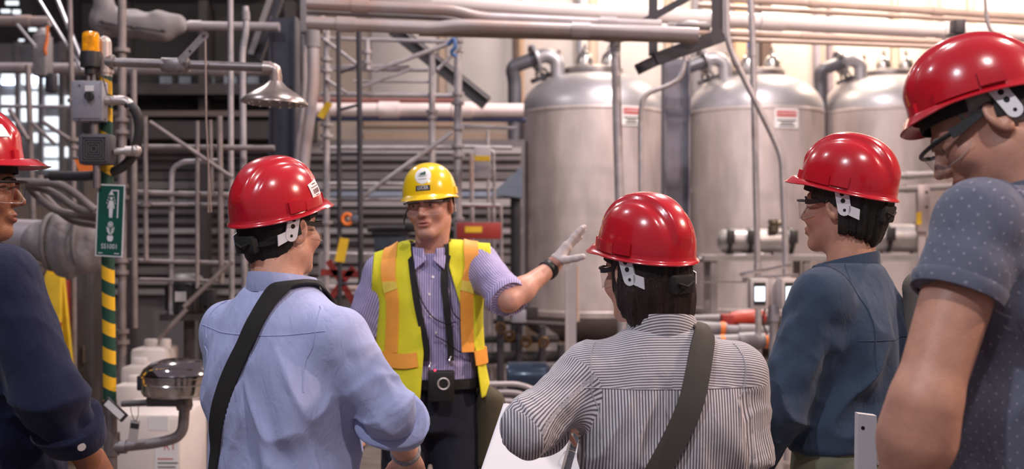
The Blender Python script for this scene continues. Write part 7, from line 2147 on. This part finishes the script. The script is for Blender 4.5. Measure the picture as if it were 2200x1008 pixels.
# ================================================================== right: filters, screens, pipework
def hfilter(label, cx, cy, L, w, d, clamps):
    t = thing('filter_vessel', label, 'filter', P(cx, cy, d)); r = w / 2 / FPX * d; h = L / 2 / FPX * d
    b = MB(); b.lathe([(0, -h), (r * 0.6, -h * 0.97), (r * 0.95, -h * 0.86), (r, -h * 0.75), (r, h * 0.75), (r * 0.95, h * 0.86), (r * 0.6, h * 0.97), (0, h)], 28, Matrix.Rotation(math.radians(90), 4, 'Y')); b.build('vessel', mat('vessel_steel', (0.33, 0.31, 0.31), 0.42, 0.5, var=0.2, scale=6), t)
    for f in clamps:
        b = MB(); b.lathe([(r, -0.018), (r * 1.10, -0.018), (r * 1.10, 0.018), (r, 0.018)], 28, Matrix.Translation((f * h, 0, 0)) @ Matrix.Rotation(math.radians(90), 4, 'Y')); b.build('clamp_ring', BLKM, t)
        MB().box((f * h - 0.035, -r * 1.2 - 0.03, -0.02), (f * h + 0.035, -r * 0.95, 0.10), bevel=0.006).build('clamp_bolt', BLKM, t)
    for f in (-0.5, 0.5): MB().box((f * h - 0.04, -0.06, -r - 0.014), (f * h + 0.04, 0.06, -r * 0.9)).build('saddle', GREYP, t, smooth=False)
    return t
hfilter('stainless filter vessel with black clamps under the straight white pipe', 1625, 518, 170, 52, 10.4, (-0.72, -0.2, 0.85))
hfilter('stainless filter vessel half hidden behind the slate shirt collar', 1935, 512, 130, 60, 10.4, (-0.5, 0.5))
t = thing('filter_bench', 'grey steel bench carrying the filter vessels', 'bench', (PX(1700, 10.4), 10.4, 0)); zt = PZ(548, 10.4)
MB().box((-0.85, -0.2, zt - 0.05), (1.6, 0.25, zt)).build('top', GREYP, t, smooth=False)
for x in (-0.75, 0.1, 0.75, 1.5):
    for y in (-0.15, 0.2): MB().box((x - 0.03, y - 0.03, 0), (x + 0.03, y + 0.03, zt - 0.05)).build('leg', GREYP, t, smooth=False)
t = thing('pressure_valve', 'dark bronze relief valve on the filter vessel', 'valve', P(1661, 486, 10.3))
b = MB(); b.lathe([(0.03, -0.06), (0.05, -0.05), (0.05, 0.0), (0.035, 0.01), (0.05, 0.03), (0.045, 0.06), (0, 0.065)], 16); b.build('body', mat('bronze_dark', (0.14, 0.12, 0.08), 0.45, 0.7, var=0.3, scale=20), t)
b = MB(); b.cyl((0.02, 0, 0.02), (0.08, 0, 0.03), 0.028, 12); b.build('outlet', mat('bronze_dark', (0.14, 0.12, 0.08), 0.45, 0.7), t)
for i, (a, c_, w, lab) in enumerate((((1500, 558), (1640, 548), 12, 'grey tube leading to the filter bench'), ((1590, 590), (1700, 570), 8, 'bright thin tube sloping up above the control screens'), ((1595, 600), (1715, 592), 8, 'bright thin tube just above the control screens'), ((1510, 606), (1604, 606), 4, 'hair-thin tube feeding the control screens'))):
    pipe('instrument_tube', lab, 'pipe', [a, c_], 7.03 if i >= 1 else 10.3, w, CHROME if i else GREYP)
t = thing('operator_console', 'twin control screens on a grey post beside the slate shirt', 'console', (PX(1662, 7.0), 7.0, 0)); u7 = 7.0 / FPX
MB().cyl((0, 0, 0), (0, 0, PZ(662, 7.0)), 0.028, 14).build('post', GREYP, t)
b = MB(); b.cyl((0, 0, PZ(690, 7.0)), (0, 0, PZ(655, 7.0)), 0.036, 14); b.build('post_collar', BOXG, t)
scr = mat('lit_screen', (0.72, 0.86, 0.95), 0.3, emit=1.4)
for (x0, x1, rot) in ((1607, 1645, 0.0), (1668, 1705, 0.25)):
    cx_ = ((x0 + x1) / 2 - 1662) * u7; w_ = (x1 - x0) * u7
    Mx = Matrix.Translation((cx_, -0.03, PZ(630, 7.0))) @ Matrix.Rotation(rot, 4, 'Z')
    b = MB(); b.box((-w_ / 2, -0.05, -0.095), (w_ / 2, 0.05, 0.095), Mx, bevel=0.008); hs_ = b.build('housing', mat('panel_housing', (0.46, 0.42, 0.42), 0.45), t)
    b = MB(); b.box((-w_ * 0.33, -0.054, -0.07), (w_ * 0.33, -0.050, 0.07), Mx); b.build('bezel', SIGNK, hs_, smooth=False)
    b = MB(); b.box((-w_ * 0.28, -0.057, -0.045), (w_ * 0.28, -0.054, 0.045), Mx); b.build('screen', scr, hs_, smooth=False)
MB().box(((1645 - 1662) * u7, -0.02, PZ(658, 7.0)), ((1668 - 1662) * u7, 0.02, PZ(600, 7.0)), bevel=0.004).build('bracket', PALEP, t)
b = MB(); b.tube(curve_pts([Vector((-0.05, 0, PZ(660, 7.0))), Vector((-0.07, -0.01, PZ(690, 7.0))), Vector((-0.04, 0, PZ(720, 7.0)))], 6), 0.006, 8); b.build('cable', RUBBER, t)
GRYP2 = mat('pvc_grey', (0.17, 0.16, 0.18), 0.45, 0.0, var=0.08, scale=8)
t = pipe('pvc_pipe', 'upper grey plastic pipe with orange band behind the pinstripe shoulder', 'pipe', [(1470, 705), (1560, 710)], 8.0, 34, GRYP2)
MB().cyl(P(1546, 709, 8.0), P(1556, 710, 8.0), 0.060, 20).build('orange_band', ORGP, t)
MB().cyl(P(1510, 709, 8.0), P(1510, 960, 8.0), 0.03, 12).build('support_leg', GREYP, t)
pipe('pvc_pipe', 'short grey plastic pipe end right of the orange band', 'pipe', [(1560, 711), (1650, 713)], 8.02, 26, GRYP2, joints=(0.5,))
t = pipe('pvc_pipe', 'lower grey plastic pipe with flanged elbow and orange band', 'pipe', [(1480, 738), (1632, 732), (1660, 732)], 7.6, 32, GRYP2, joints=(0.72,))
MB().cyl(P(1549, 736, 7.6), P(1557, 735, 7.6), 0.053, 20).build('orange_band', ORGP, t)
MB().cyl(P(1643, 732, 7.6), P(1648, 732, 7.6), 0.053, 20).build('orange_band', ORGP, t)
t = pipe('flow_arrow_pipe', 'thin grey pipe with a white flow arrow near the pinstripe shoulder', 'pipe', [(1470, 686), (1570, 684)], 8.4, 18, GRYP2)
b = MB(); p0 = P(1492, 712, 7.8); b.prism([(-0.06, 0.0), (-0.03, 0.02), (-0.03, 0.008), (0.05, 0.008), (0.05, -0.008), (-0.03, -0.008), (-0.03, -0.02)], -0.004, 0.0, Matrix.Translation(p0)); b.build('flow_arrow', SIGNW, t, smooth=False)
t = thing('red_valve', 'red valve actuator above the grey plastic pipes', 'valve', P(1605, 684, 8.1))
b = MB(); b.lathe([(0, -0.13), (0.05, -0.12), (0.06, -0.05), (0.06, 0.08), (0.045, 0.13), (0, 0.135)], 20, Matrix.Rotation(math.radians(86), 4, 'Y')); b.build('actuator', mat('valve_red', (0.42, 0.04, 0.02), 0.4), t)
MB().box((-0.19, -0.05, -0.06), (-0.10, 0.05, 0.03), bevel=0.01).build('gear_box', REDP, t)
MB().cyl((0.02, 0, -0.10), (0.02, 0, -0.04), 0.02, 12).build('stem', DARKST, t)
for i, (y, w, lab) in enumerate(((378, 14, 'upper grey pipe between the two right-hand hard hats'), (406, 15, 'lower grey pipe between the two right-hand hard hats'))):
    pipe('side_pipe', lab, 'pipe', [(1900, y + 2), (2080, y - 8)], 9.0, w, GREYP, joints=(0.3,))
t = thing('pipe_hanger', 'pale perforated pipe hanger plate beneath the two grey side pipes', 'bracket', P(1982, 440, 9.0))
MB().box((-0.05, -0.03, -0.22), (0.05, 0.03, 0.16), bevel=0.006).build('plate', PALEP, t)
MB().box((-0.03, 0.0, -t.location.z), (0.03, 0.03, -0.20)).build('leg', PALEP, t, smooth=False)
for z in (0.10, -0.02): MB().cyl((0.02, -0.036, z), (0.02, -0.03, z), 0.012, 10).build('bolt', DARKST, t)
MB().box((-0.06, -0.034, -0.16), (-0.02, -0.03, -0.06)).build('yellow_label', YELP, t, smooth=False)

# ================================================================== foreground: binder and white stand
t = thing('ring_binder', 'open white ring binder held by the person in the pinstripe shirt', 'binder', P(1225, 990, 2.95))
Mx = Matrix.Rotation(math.radians(-18), 4, 'Z') @ Matrix.Rotation(math.radians(38), 4, 'X')
for sd, ang in ((-1, 12), (1, -12)):
    M2 = Mx @ Matrix.Rotation(math.radians(ang), 4, 'Y')
    x0, x1 = (-0.22, -0.008) if sd < 0 else (0.008, 0.22)
    b = MB(); b.box((x0, -0.13, -0.004), (x1, 0.15, 0.0), M2); b.build('cover', WHT, t, smooth=False)
    b = MB(); b.box((x0 + 0.008, -0.122, 0.001), (x1 - 0.008, 0.142, 0.012), M2); b.build('paper_stack', SIGNW, t, smooth=False)
for y in (-0.07, 0.01, 0.09):
    b = MB(); b.tube([Mx @ Vector((0.018 * math.cos(a), y, 0.010 + 0.018 * math.sin(a))) for a in np.linspace(0, 2 * math.pi, 20, endpoint=False)], 0.0016, 6, closed=True); b.build('ring', CHROME, t)
b = MB(); b.box((-0.010, -0.12, -0.003), (0.010, 0.14, 0.003), Mx); b.build('spine', DARKST, t, smooth=False)
t = thing('white_frame', 'white slotted panel frame standing behind the bare forearm', 'frame', (PX(1850, 2.42), 2.42, 0)); zt = PZ(888, 2.42)
b = MB(); b.prism([(-0.024, 0.0), (0.030, 0.0), (0.030, zt - 0.004), (-0.010, zt + 0.001)], -0.012, 0.012); b.build('upright', WHT, t, smooth=False)
MB().cyl((0.0, -0.013, zt - 0.030), (0.0, -0.0125, zt - 0.030), 0.0042, 14).build('bolt_hole', HOLE, t)
b = MB(); b.bar((0.16, 0.0, PZ(955, 2.42)), (0.34, -0.02, PZ(1003, 2.42)), 0.026, 0.05, up=(0, 0, 1)); b.build('cross_rail', WHT, t, smooth=False)
b = MB(); b.bar((0.03, 0.0, PZ(975, 2.42)), (0.18, 0.0, PZ(960, 2.42)), 0.02, 0.045); b.build('cross_rail', WHT, t, smooth=False)
b = MB(); b.box((-0.10, -0.14, 0), (0.12, 0.10, 0.02)); b.build('foot', WHT, t, smooth=False)
